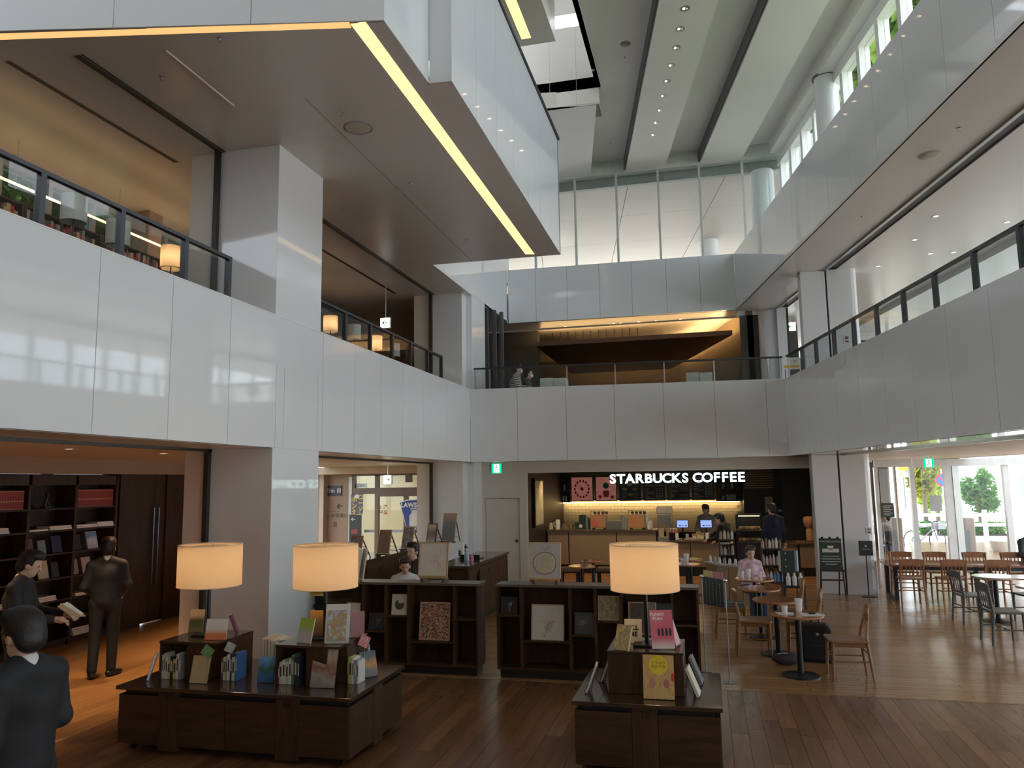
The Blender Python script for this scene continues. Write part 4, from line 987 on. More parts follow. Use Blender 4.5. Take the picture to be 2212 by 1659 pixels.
p = PZ(800, 1463, TZ); display_book('grey book with an orange sunset at the right end of the long table', p, .16, .225, .015, radians(52), 17, 'grey', fire)
p = PZ(780, 1452, TZ); display_book('grey-green book half hidden behind the orange sunset book', (p.x, p.y + .1, TZ), .14, .22, .015, radians(50), 17, 'grey', None)
def card(label, px, py, y, size, art, rz, roll):
    c = PY(px, py, y)
    t = thing('price_card', label, 'card', (c.x, c.y, TZ))
    hz = c.z - TZ
    MB().tube([(0, .006, 0), (0, .006, hz)], .0025, 5).build('wire', steel, t)
    MB().lathe([(.022, 0), (.022, .004)], 12, (0, .006)).build('foot', black_metal, t)
    o = MB().obox(Matrix.Translation((0, 0, hz)) @ Matrix.Rotation(rz, 4, 'Z') @ Matrix.Rotation(roll, 4, 'Y'), size, .002, size).build('card_face', art, t)
    return t
leafart = ART('card_leaf', ((.62, .60, .50), (.12, .30, .08), (.20, .36, .14), (.65, .62, .50)), 4., 'noise', .5)
card('diamond card with a green leaf print above the kraft-brown book', 448, 1408, 6.24, .10, leafart, .1, radians(35))
card('small pale diamond card right of the left riser', 497, 1399, 6.5, .085, ART('card_grey', ((.55, .55, .52), (.25, .28, .27), (.6, .6, .56)), 5., 'noise'), .9, radians(30))
card('small diamond card with red print above the orange sunset book', 787, 1385, 6.75, .10, ART('card_red', ((.7, .66, .62), (.5, .06, .05), (.7, .66, .62)), 5., 'noise'), .9, radians(28))
book_row('in the front niche of the left riser', -4.925, 6.345, TZ + .002, [('cream', .02, .21), ('cream', .018, .225), ('white', .02, .19), ('yellow', .026, .17), ('navy', .03, .20), ('yellow', .03, .175), ('white', .022, .225), ('grey', .03, .215)], 'books in the front niche of the left riser', depth=.13)
book_row('against the right side of the left riser', -4.345, 6.40, TZ + .002, [('plum', .022, .19), ('cream', .02, .20), ('tan', .018, .205), ('white', .026, .225), ('navy', .018, .235), ('cream', .03, .20), ('blue', .02, .24)], 'books beside the left riser', depth=.15)
book_row('in the front niche of the right riser', -3.755, 6.375, TZ + .002, [('plum', .014, .16), ('cream', .026, .185), ('white', .03, .205), ('cream', .03, .19), ('white', .026, .215), ('green', .024, .25), ('dark', .03, .235), ('navy', .02, .22)], 'books in the front niche of the right riser', depth=.13)
book_row('against the right side of the right riser', -3.145, 6.50, TZ + .002, [('green', .010, .225), ('yellow', .03, .22), ('white', .018, .215), ('grey', .026, .20), ('white', .014, .19)], 'books beside the right riser', depth=.14)
# tall folders between the risers
for k, (c, h) in enumerate((('cream', .31), ('tan', .30), ('cream', .305), ('white', .29))):
    o = MB().box(0, 0, 0, .028, .26, h, 0).box(.006, -.001, .004, .022, .262, h - .002, 1).build('folder', [cov(c), paper], loc=(-4.135 + k * .032, 6.72, TZ + .001)); tag(o, f'tall {c} folder, {ORD[k]} of four standing between the risers', 'folder', 'folders between the risers')
mg = thing('magazine_box', 'grey-white open magazine box with red lining behind the lake book', 'box', (-3.90, 6.86, TZ + .001))
box('box_wall', (-.10, -.13, 0, -.094, .13, .27), white_pl, mg); box('box_wall', (.094, -.13, 0, .10, .13, .27), white_pl, mg); box('box_wall', (-.094, .124, 0, .094, .13, .27), white_pl, mg)
box('lining', (-.094, -.13, 0, .094, -.124, .12), cov('red'), mg); box('lid', (-.11, -.05, .27, .11, .14, .285), M('box_lid_grey', (.52, .50, .47), .6), mg)
# on the left riser
p = PZ(424, 1365, RZ_); display_book('tan book with a green picture at the back of the left riser', (p.x, p.y - .02, RZ_), .14, .21, .012, radians(12), 14, 'tan', tanpic)
p = PZ(464, 1383, RZ_); display_book('square white and orange book at the front of the left riser', p, .20, .185, .012, radians(10), 15, 'white', orangewhite)
p = PZ(518, 1366, RZ_); display_book('small purple book leaning away at the right of the left riser', (p.x - .02, p.y, RZ_), .13, .18, .022, radians(118), 20, 'plum', None)
# on the right riser
p = PZ(655, 1390, RZ_); display_book('lime green and white book at the left of the right riser', p, .16, .215, .014, radians(-14), 15, 'white', limewhite)
p = PZ(672, 1380, RZ_); display_book('orange book with a coffee-bean photograph behind the lime green book', (p.x + .015, p.y + .06, RZ_), .16, .24, .014, radians(6), 14, 'orange', beans)
p = PZ(724, 1393, RZ_); st_ = thing('acrylic_holder', 'clear acrylic stand holding the seaside brochure on the right riser', 'stand', (p.x, p.y + .03, RZ_), radians(16))
MB().obox(Matrix.Translation((0, .045, .20)) @ Matrix.Rotation(radians(-13), 4, 'X'), .235, .005, .37).build('back_plate', acrylic, st_); MB().box(-.11, -.02, 0, .11, .13, .006).build('foot_plate', acrylic, st_)
MB().obox(Matrix.Translation((0, -.018, .03)), .235, .004, .05).build('front_lip', acrylic, st_)
display_book('white framed seaside brochure in the acrylic stand on the right riser', (p.x, p.y + .025, RZ_ + .006), .215, .335, .008, radians(16), 13, 'white', None)
o = display_book('x', (p.x, p.y + .02, RZ_ + .03), .165, .26, .002, radians(16), 13, 'white', hol); o.name = 'brochure_picture'
tag(o, 'picture sheet of a seaside holiday clipped to the white brochure', 'picture')
p = PZ(768, 1378, RZ_); display_book('dusky mauve book at the right of the right riser', (p.x, p.y, RZ_), .16, .23, .02, radians(24), 16, 'plum', mauve)
# ---- table numbered 15
sun_art = ART('cover_orange_picture', ((.55, .26, .08), (.66, .40, .14), (.72, .50, .22), (.60, .30, .10), (.76, .58, .30)), 4., 'noise', .4, 1.5, (3, 1, 1))
yb = PZ(1424, 1512, TZ)
bk15 = thing('picture_book', 'orange and yellow picture book with a sun standing before the riser of table 15', 'book', (yb.x, yb.y, TZ + .003), radians(1)); bk15.rotation_euler = (radians(-10), 0, radians(1))
W_, H_ = .245, .335
MB().box(-W_ / 2, 0, .003, W_ / 2, .012, H_).build('book_block', [cov('orange')], bk15); MB().box(-W_ / 2, -.002, .003, W_ / 2, 0, H_).build('cover_print', sun_art, bk15)
MB().lathe([(.075, 0), (.075, .0015)], 24).build('sun_print', M('sun_yellow', (.85, .66, .05), .5), bk15, loc=(0, -.0015, H_ - .075), rot=(pi / 2, 0, 0))
text('lettering', 'どうぶつ\nのおうち', .028, M('ink_brown', (.12, .06, .02), .6), bk15, (0, -.004, H_ - .075), ext=.0006)
for dx_, cc in ((-.05, (.6, .25, .2)), (.06, (.55, .18, .16))):
    MB().ball((dx_, -.002, .12), .03, 8, sq=(.8, .05, 1.2)).build('figure_print', M('figure_print_%d' % int(dx_ * 100), cc, .5), bk15)
MB().ball((W_ / 2 - .012, -.002, .17), .028, 8, sq=(.45, .05, 1.2)).build('flower_print', red_dot, bk15)
for i, (px, py, lb, c, rz) in enumerate(((1265, 1493, 'grey book on a wire stand at the front left of table 15', 'grey', -86), (1296, 1470, 'grey book on a wire stand behind the front left one of table 15', 'grey', -86), (1513, 1502, 'cream-edged book on a wire stand at the front right of table 15', 'cream', 86), (1519, 1476, 'grey book on a wire stand behind the front right one of table 15', 'grey', 86))):
    p = PZ(px, py, TZ); display_book(lb, p, .17, .235, .022, radians(rz), 22, c, cov('dark') if c == 'grey' else None)
    s = -1 if rz < 0 else 1
    wire_stand(lb.replace('book on a wire stand', 'wire stand propping the book').replace('grey wire', 'black wire').replace('cream-edged wire', 'black wire'), (p.x - s * .045, p.y, TZ + .001), radians(rz))
p = PZ(1341, 1406, RZ_); display_book('yellow picture book leaning at the left of the riser on table 15', p, .15, .205, .02, radians(-32), 18, 'yellow', ART('cover_yellow_pic', ((.66, .44, .10), (.70, .52, .22), (.35, .25, .12), (.72, .55, .3)), 4., 'noise'))
p = PZ(1368, 1392, RZ_); b_ = display_book('cream book with black block lettering behind the yellow picture book', (p.x, p.y + .03, RZ_), .15, .20, .015, radians(4), 14, 'cream', None)
text('lettering', 'ALL\nME', .055, MATS['ink_black'], b_, (0, -.001, .10), ext=.0006, bold=.002)
rk = thing('acrylic_holder', 'clear acrylic stand holding the red booklet on table 15', 'stand', (PZ(1434, 1404, RZ_).x, PZ(1434, 1404, RZ_).y + .01, RZ_), radians(14))
MB().obox(Matrix.Translation((0, .062, .185)) @ Matrix.Rotation(radians(-17), 4, 'X'), .215, .005, .36).build('back_plate', acrylic, rk); MB().box(-.10, -.02, 0, .10, .14, .006).build('foot_plate', acrylic, rk)
redbk = ART('cover_red_figures', ((.74, .62, .60), (.60, .10, .16), (.58, .08, .14), (.60, .10, .16), (.62, .12, .18)), 1.5, 'grad', .15, .3, coat=.6)
p = PZ(1434, 1404, RZ_); b_ = display_book('red booklet with four small dancing figures in an acrylic stand', (p.x, p.y + .005, RZ_ + .007), .19, .31, .008, radians(14), 17, 'red', redbk)
for k in range(4): MB().ball((-.03 + k * .032, -.001, .13), .011, 6, sq=(1, .1, 3.2)).build('figure_print', MATS['ink_black'], b_)
text('lettering', 'FUNNY\nPLAN', .035, white_pl, b_, (-.03, -.001, .255), ext=.0006, bold=.001)
p = PZ(1466, 1396, RZ_); display_book('thin cream-edged book leaning behind the red booklet', (p.x, p.y + .03, RZ_), .14, .20, .015, radians(76), 18, 'red', None)

# ================================================================== LOW SHELF UNITS WITH PICTURES
YF = 9.17
def QX(px, py=1350): return PY(px, py, YF).x
def low_shelf(px0, px1, divs, boards, label, depth=.30, zt=1.085):
    xs = [QX(px0)] + [QX(d) for d in divs] + [QX(px1)]; c = (xs[0] + xs[-1]) / 2
    t = thing('low_shelf', label, 'bookshelf', (c, YF, 0)); X = [x - c for x in xs]
    box('top_board', (X[0] - .012, -.012, zt - .03, X[-1] + .012, depth, zt), WOOD('shelf_top_grey', (.10, .075, .06), (.16, .12, .10), .3, 'x'), t, bevel=.003)
    box('bottom_board', (X[0], 0, .10, X[-1], depth, .125), dk_wood, t); box('plinth', (X[0] + .03, .04, 0, X[-1] - .03, depth - .02, .10), black, t)
    box('back_panel', (X[0], depth - .02, .125, X[-1], depth, zt - .03), dk_wood_z, t)
    for i, x in enumerate(X):
        s = -.0 if i == 0 else (-.024 if i == len(X) - 1 else -.012)
        box('divider' if 0 < i < len(X) - 1 else 'side_panel', (x + s, 0, .125, x + s + .024, depth, zt - .03), dk_wood_z, t)
    for (i, py) in boards:
        z = PY((px0 + px1) / 2, py, YF).z; box('shelf_board', (X[i] + .012, .004, z - .022, X[i + 1] - .012, depth - .02, z), dk_wood, t)
    return [x + c for x in X]
low_shelf(706, 1033, [783, 832, 881, 980], [(0, 1345), (1, 1364), (2, 1330), (3, 1384), (4, 1333)], 'long dark open shelf with pictures, the left of two behind the book tables')
low_shelf(1073, 1511, [1125, 1231, 1286, 1342, 1453], [(0, 1334), (1, 1389), (2, 1373), (3, 1341), (4, 1372), (5, 1345)], 'long dark open shelf with pictures, the right of two behind table 15')
frame_tan = WOOD('frame_tan', (.46, .28, .14), (.58, .38, .21), .4, 'x'); frame_pale = WOOD('frame_pale', (.58, .44, .28), (.68, .54, .37), .4, 'x'); frame_dark = WOOD('frame_dark', (.09, .05, .03), (.13, .08, .05), .4, 'x')
def picture(label, x, y, z, w, h, fm, art, border=.012, mount=None, lean=8, rz=0, depth=.02, drawing=None):
    t = thing('framed_picture', label, 'picture', (x, y, z + depth * sin(radians(lean)) + .001)); t.rotation_euler = (radians(-lean), 0, rz)
    for a in ((-w / 2, 0, 0, w / 2, depth, border), (-w / 2, 0, h - border, w / 2, depth, h), (-w / 2, 0, border, -w / 2 + border, depth, h - border), (w / 2 - border, 0, border, w / 2, depth, h - border)): box('frame_bar', a, fm, t)
    box('back_board', (-w / 2 + border, .012, border, w / 2 - border, .016, h - border), frame_dark, t)
    if mount: box('mount', (-w / 2 + border, .008, border, w / 2 - border, .012, h - border), mount, t); mgn = min(w, h) * .14
    else: mgn = 0
    if art: box('print', (-w / 2 + border + mgn, .006, border + mgn, w / 2 - border - mgn, .010, h - border - mgn), art, t)
    if drawing: drawing(t, w, h)
    return t
def pz(py, px=1000): return PY(px, py, YF + .05).z
mount_cream = M('mount_cream', (.70, .64, .54), .7, var=.02); mount_grey = M('mount_grey', (.52, .52, .52), .7, var=.02); pencil = M('pencil_line', (.30, .28, .25), .7); mount_wht = M('mount_white', (.72, .68, .64), .7, var=.02)
def sketch(seed, n, cx, cz, sx, sz, mat, r=.0016, loops=0):
    def f(t, w, h):
        q = random.Random(seed)
        for k in range(n):
            x0, z0 = cx * w + q.uniform(-sx, sx) * w, cz * h + q.uniform(-sz, sz) * h; pts = []
            for j in range(5):
                pts.append((x0, .005, z0)); x0 += q.uniform(-.10, .10) * w; z0 += q.uniform(-.12, .12) * h
                x0 = max(-w * .38, min(w * .38, x0)); z0 = max(h * .12, min(h * .88, z0))
            MB().tube(pts, r, 4).build('pencil_stroke', mat, t)
    return f
def disc(t, w, h): MB().prism_y([(w * .30 * cos(a), h * .5 + w * .30 * sin(a)) for a in [radians(20 - i * 14) for i in range(20)]] + [(-.02 * w, h * .55)], .003, .006).build('disc_print', M('disc_green', (.085, .10, .055), .6), t)
def apple(t, w, h):
    for k, (rx, rz_, mt) in enumerate(((.36, .33, M('apple_red', (.28, .06, .06), .6)), (.34, .31, M('apple_cream', (.62, .57, .42), .7)))):
        MB().prism_y([(w * rx * cos(a), h * .42 + h * rz_ * sin(a) * (1 + .06 * cos(2 * a))) for a in [2 * pi * i / 28 for i in range(28)]], .002 - k * .002, .006 - k * .002).build('apple_print', mt, t)
    for k, r in enumerate((.28, .20, .12, .06)):
        MB().tube([(w * r * cos(a) * .9, -.001, h * .42 + h * r * sin(a)) for a in [2 * pi * i / 20 for i in range(20)]], .0022, 4).build('contour_line', pencil, t)
    MB().tube([(0, .004, h * .74), (w * .03, .004, h * .82), (w * .16, .004, h * .88)], .003, 4).tube([(w * .02, .004, h * .8), (-w * .1, .004, h * .84)], .003, 4).build('stem_line', M('stem_green', (.30, .28, .12), .6), t)
crowd = ART('painting_crowd', ((.06, .05, .05), (.40, .07, .05), (.62, .50, .40), (.50, .22, .06), (.12, .10, .09), (.55, .42, .30), (.30, .08, .06)), 26., 'cells', .5, 1, (1, 1, 1.6))
garden = ART('painting_garden', ((.07, .12, .05), (.16, .24, .09), (.25, .18, .09), (.42, .36, .26), (.34, .08, .06)), 7., 'noise', .5, 1.4)
arcs = ART('painting_arcs', ((.04, .03, .03), (.12, .08, .06), (.07, .05, .06), (.20, .12, .08)), 3., 'noise', .5, 2.)
darkpic = M('picture_charcoal', (.035, .036, .04), .6); chalk = M('chalk_line', (.38, .37, .35), .7); greypic = M('picture_grey', (.085, .085, .08), .6)
YS_ = YF + .05
picture('pale cream picture at the left of the left shelf behind the lamp', QX(758), YS_, pz(1345, 745) + .002, .19, .24, frame_pale, None, .01, mount_cream)
picture('dark picture with grey shrub drawing, low on the left shelf', QX(808), YS_, pz(1364, 808) + .002, .20, .22, frame_dark, darkpic, .008, drawing=sketch(11, 9, .2, .5, .12, .25, chalk))
picture('white picture of a dark green sliced disc on the left shelf', QX(858), YS_, pz(1330, 858) + .002, .205, .255, frame_pale, None, .008, mount_cream, drawing=disc)
picture('large painting of a red-flecked crowd on the left shelf', QX(934), YS_, pz(1384, 934) + .002, .395, .45, frame_tan, crowd, .016)
picture('charcoal picture with white tree drawing at the left of the right shelf', QX(1097), YS_, pz(1334, 1097) + .002, .20, .235, frame_dark, darkpic, .008, drawing=sketch(5, 11, .1, .45, .10, .22, chalk))
picture('large white sheet with faint plant drawing on the right shelf', QX(1180), YS_, pz(1389, 1180) + .002, .40, .435, frame_tan, None, .012, mount_wht, drawing=sketch(3, 13, 0, .55, .14, .22, pencil))
picture('small grey picture with a white shell on the right shelf', QX(1261), YS_, pz(1373, 1261) + .002, .24, .255, frame_dark, greypic, .006, drawing=sketch(8, 8, 0, .5, .12, .08, chalk, .002))
picture('small painting of a green garden on the right shelf', QX(1314), YS_, pz(1341, 1314) + .002, .25, .275, frame_tan, garden, .012)
picture('dark picture of brown arcs on the right shelf behind the lamp pole', QX(1387), YS_, pz(1372, 1387) + .002, .32, .36, frame_tan, arcs, .012)
def top_frame(label, px, pyb, w, h, fm, mount, drw):
    x = PY(px, pyb, YF + .12).x; t = thing('picture_stand', 'wooden tabletop stand under the ' + label, 'stand', (x, YF + .05, 1.086))
    for s in (-1, 1): MB().prism_y([(s * w * .36 - .02, 0), (s * w * .36 + .02, 0), (s * w * .36 + .015, .05), (s * w * .36 - .015, .05)], 0, .16).build('foot', frame_dark, t)
    box('ledge', (-w * .46, -.01, .05, w * .46, .05, .062), frame_tan, t)
    for s in (-1, 1): MB().tube([(s * w * .3, .05, .062), (s * w * .3, .11, h * .8)], .008, 6).build('prop', frame_tan, t)
    picture(label, x, YF + .05, 1.1495, w, h, fm, None, .014, mount, 9, 0, .022, drw)
top_frame('large framed faint figure drawing on top of the left shelf', 938, 1255, .385, .42, frame_tan, mount_cream, sketch(21, 10, .12, .5, .12, .2, M('pencil_faint', (.50, .44, .37), .7)))
top_frame('large framed apple drawing on top of the right shelf', 1179, 1255, .39, .425, frame_pale, mount_grey, apple)
for k, px in enumerate((771, 780)):
    picture(('narrow edge-on framed picture at the left end of the left shelf top', 'second edge-on framed picture beside the lamp on the left shelf top')[k], PY(px, 1250, YF + .15).x, YF + .10 + k * .03, 1.09, .30, .40, frame_pale, None, .012, mount_cream, 8, radians(-58))
# black brochure cabinet at the end of the left shelf
bc = thing('brochure_rack', 'black brochure rack left of the open shelf by the big column', 'rack', (QX(676), YF + .25, 0))
_w = (QX(705) - QX(641)) / 2 - .01
box('rack_body', (-_w, 0, .02, _w, .25, 1.05), black, bc); box('rack_foot', (-_w, -.02, 0, _w, .27, .02), black_metal, bc)
for k in range(3): box('pocket', (-_w + .01, -.05, .15 + k * .28, _w - .01, 0, .20 + k * .28), black_metal, bc)
ys_ = M('sign_yellow', (.80, .50, .06), .5)
nb = thing('brochure_sign', 'yellow and red card sign on the black brochure rack', 'sign', (QX(674), YF + .12, .93))
box('card', (-.13, 0, -.05, .13, .006, .03), ys_, nb, bevel=.003); box('header', (-.12, .002, .03, .12, .006, .10), cov('red'), nb); text('lettering', '自由配布中', .045, MATS['ink_brown'], nb, (0, -.002, -.01), ext=.001)
# ================================================================== CAFE FURNITURE
def round_table(x, y, label, r=.30, z=.71, mat=None, group=None):
    t = thing('round_table', label, 'table', (x, y, 0), 0, group)
    MB().lathe([(r - .008, z - .03), (r, z - .022), (r, z - .006), (r - .006, z)], 36).build('table_top', mat or table_wood, t, smooth=True)
    MB().lathe([(.035, .03), (.035, z - .05), (.12, z - .04), (.12, z - .031)], 14).build('column', black_metal, t, smooth=True)
    MB().lathe([(.215, 0), (.215, .012), (.19, .022), (.06, .032), (.036, .045)], 32).build('base', black_metal, t, smooth=True)
    return t
round_table(.98, 9.90, 'round wooden cafe table nearest the book tables, with two white cups', group='round cafe tables in a row')
round_table(.83, 11.0, 'round wooden cafe table, second in the row from the book tables', group='round cafe tables in a row')
round_table(.69, 12.08, 'round wooden cafe table, third in the row from the book tables', group='round cafe tables in a row')
round_table(.69, 13.2, 'round wooden cafe table, farthest in the row, before the seated woman', group='round cafe tables in a row')
def paddle_chair(x, y, rz, label, group='paddle-back cafe chairs'):
    t = thing('cafe_chair', label, 'chair', (x, y, 0), rz, group); m = chair_wood      # faces local +x
    MB().prism([(-.20, -.19), (.20, -.215), (.225, -.17), (.225, .17), (.20, .215), (-.20, .19)], .425, .455).build('seat', m, t, bevel=.008)
    for s in (-1, 1):
        MB().tube([(.20, s * .19, .0), (.185, s * .175, .43)], [.013, .02], 8).build('leg', m, t, smooth=True)
        MB().tube([(-.235, s * .18, 0), (-.19, s * .165, .40), (-.185, s * .15, .50), (-.215, s * .105, .64), (-.235, s * .06, .72)], [.013, .02, .019, .016, .014], 8).build('leg', m, t, smooth=True)
        MB().tube([(.19, s * .18, .22), (-.21, s * .17, .22)], .009, 6).build('stretcher', m, t)
    MB().tube([(.19, -.18, .30), (.19, .18, .30)], .009, 6).build('stretcher', m, t); MB().tube([(-.205, -.165, .30), (-.205, .165, .30)], .009, 6).build('stretcher', m, t)
    for a in ((-.19, -.165, .19, -.15), (-.19, .15, .19, .165)): box('apron', (a[0], a[1], .375, a[2], a[3], .425), m, t)
    # paddle: a curved shield wide at the top
    vs = []; n = 9; rows = [(.60, .05), (.66, .085), (.72, .125), (.77, .155), (.81, .15), (.832, .10)]
    for side in (0, 1):
        for z, hw in rows:
            for k in range(n):
                q = -1 + 2 * k / (n - 1); yy = q * hw; vs.append((-.215 - (z - .6) * .16 + .05 * (yy / .16) ** 2 - side * .02, yy, z))
    fs = []; R_ = len(rows)
    for side in (0, 1):
        o = side * R_ * n
        for i in range(R_ - 1):
            for k in range(n - 1):
                f = (o + i * n + k, o + i * n + k + 1, o + (i + 1) * n + k + 1, o + (i + 1) * n + k); fs.append(f if side == 0 else f[::-1])
    o = R_ * n; bd_ = [k for k in range(n)] + [i * n + n - 1 for i in range(1, R_)] + [(R_ - 1) * n + k for k in range(n - 2, -1, -1)] + [i * n for i in range(R_ - 2, 0, -1)]
    for a, b in zip(bd_, bd_[1:] + bd_[:1]): fs.append((b, a, a + o, b + o))
    MB().add(vs, fs).build('backrest', m, t, smooth=True)
    return t
paddle_chair(1.50, 9.88, pi + .04, 'wooden paddle-back chair on the right of the nearest round table')
paddle_chair(.53, 11.0, .02, 'wooden paddle-back chair on the left of the second round table')
paddle_chair(.28, 12.08, .02, 'wooden paddle-back chair with a grey folded coat on the seat')
p = PZ(1771, 1290, .78); paddle_chair(p.x - .18, 11.15, pi - .05, 'wooden paddle-back chair beside the black backpack')
p = PZ(1733, 1270, .78); paddle_chair(p.x - .16, 12.25, pi, 'wooden paddle-back chair on the right of the third round table')
gc = thing('folded_coat', 'grey folded coat lying on a paddle-back chair seat', 'coat', (.28, 12.08, .457))
MB().box(-.19, -.17, 0, .19, .17, .03).build('fold', M('coat_grey', (.13, .14, .14), .8), gc, bevel=.012); MB().box(-.17, -.15, .031, .18, .14, .055).build('fold', MATS['coat_grey'], gc, bevel=.012)
# things on the tables
def cup(label, x, y, z, h=.11, r=.042, lid=True, col=None):
    t = thing('paper_cup', label, 'cup', (x, y, z))
    MB().lathe([(r * .72, 0), (r, h)], 16).build('cup_body', col or white_pl, t, smooth=True)
    if lid: MB().lathe([(r * 1.05, h - .004), (r * 1.05, h + .008), (r * .9, h + .014)], 16).build('lid', white_pl, t, smooth=True)
p = PZ(1695, 1327, .711); cup('short white paper cup at the left of the nearest round table', p.x, p.y, .7115, .10, .038, False)
p = PZ(1726, 1321, .711); cup('tall white paper cup at the middle of the nearest round table', p.x, p.y, .7115, .15, .045, False)
tr = thing('serving_tray', 'white paper sheet on the right of the nearest round table', 'tray', (1.12, 9.82, .7112), .1)
box('sheet', (-.12, -.09, 0, .12, .09, .008), white_pl, tr, bevel=.003); box('phone', (-.02, -.01, .0085, .05, .06, .018), M('phone_black', (.03, .03, .035), .2), tr)
tr = thing('paper_napkin', 'crumpled white napkin at the left of the nearest round table', 'napkin', (.83, 9.86, .7112), .3)
box('sheet', (-.09, -.07, 0, .09, .07, .006), paper, tr, bevel=.003); box('wrapper', (.03, -.05, .0065, .1, .0, .014), cov('pale blue'), tr)
p = PZ(1668, 1242, .711); cup('white paper cup at the back of the farthest round table', .60, 13.3, .7115, .12, .042, True)
cup('small white cup at the right of the farthest round table', .78, 13.34, .7115, .09, .036, False); cup('white mug near the woman on the farthest round table', .50, 13.28, .7115, .10, .04, False)
# bags
bp = thing('backpack', 'black backpack with a small pale logo standing by the second round table', 'bag', (1.27, 10.72, 0), -.15)
bm_ = M('backpack_black', (.012, .012, .013), .75, bump=.2)
MB().prism_y([(-.20, 0), (.20, 0), (.215, .2), (.19, .40), (.13, .47), (-.13, .47), (-.19, .40), (-.215, .2)], -.09, .09).build('bag_body', bm_, bp, bevel=.03)
MB().prism_y([(-.16, .03), (.16, .03), (.15, .22), (-.15, .22)], -.125, -.085).build('front_pocket', bm_, bp, bevel=.015)
MB().tube([(-.05, 0, .46), (-.04, 0, .52), (.04, 0, .52), (.05, 0, .46)], .012, 6).build('handle', bm_, bp)
for s in (-1, 1): MB().tube([(s * .1, .09, .44), (s * .13, .16, .3), (s * .14, .10, .06)], .018, 6).build('strap', bm_, bp)
MB().ball((.02, -.092, .345), .022, 6, sq=(1, .1, .8)).build('logo', M('logo_grey', (.35, .34, .33), .6), bp)
p = PZ(1700, 1440, 0); pb = thing('pouch_bag', 'dark purple-grey pouch bag on the floor behind the nearest table base', 'bag', (p.x, p.y + .1, 0))
pm = M('pouch_plum', (.045, .035, .045), .7); MB().ball((0, 0, .075), .15, 12, sq=(1.15, .6, .5)).build('pouch', pm, pb, smooth=True)
MB().tube([(-.1, -.03, .13), (-.05, -.05, .145), (.02, -.04, .15)], .008, 6).build('zip', M('zip_pale', (.5, .48, .45), .4), pb)
# acrylic notice stand at the queue
ns = thing('notice_stand', 'slim acrylic notice stand with dark panels before the round tables', 'stand', (0, 0, 0))
pa, pb_ = Vector((-.10, 9.80, 0)), Vector((.165, 9.42, 0)); 
for q in (pa, pb_):
    MB().tube([(q.x, q.y, .004), (q.x, q.y, 1.12)], .006, 8).build('post', M('post_grey_metal', (.30, .30, .30), .35, metal=.8), ns, smooth=True)
    MB().ball((q.x, q.y, 1.135), .024, 8).build('finial', chrome, ns, smooth=True)
dv = (pb_ - pa); an = atan2(dv.y, dv.x); c = (pa + pb_) / 2
mt_ = Matrix.Translation((c.x, c.y, .98)) @ Matrix.Rotation(an, 4, 'Z')
MB().obox(mt_, dv.length - .03, .006, .34).build('acrylic_panel', acrylic, ns)
pg_ = M('panel_dark_green', (.018, .03, .024), .4)
for k in range(3):
    off = (-.33 + k * .33) * (dv.length - .05)
    pn_ = MB().obox(mt_ @ Matrix.Translation((off, -.006, 0)), (dv.length - .05) * .31, .004, .32).build('notice_panel', pg_, ns)
    for j in range(7): MB().obox(mt_ @ Matrix.Translation((off, -.0085, -.12 + j * .036)), .008, .001, .024).build('lettering', M('gold_lettering', (.45, .36, .15), .5), pn_)
for k, cc in enumerate(('yellow', 'pink')): MB().obox(mt_ @ Matrix.Translation((-.1 + k * .2, 0, .20)), .18, .005, .075).build('top_card', cov(cc), ns)
box('foot', (pb_.x - .07, pb_.y - .05, 0, pb_.x + .07, pb_.y + .05, .012), chrome, ns); box('foot', (pa.x - .07, pa.y - .05, 0, pa.x + .07, pa.y + .05, .012), chrome, ns)

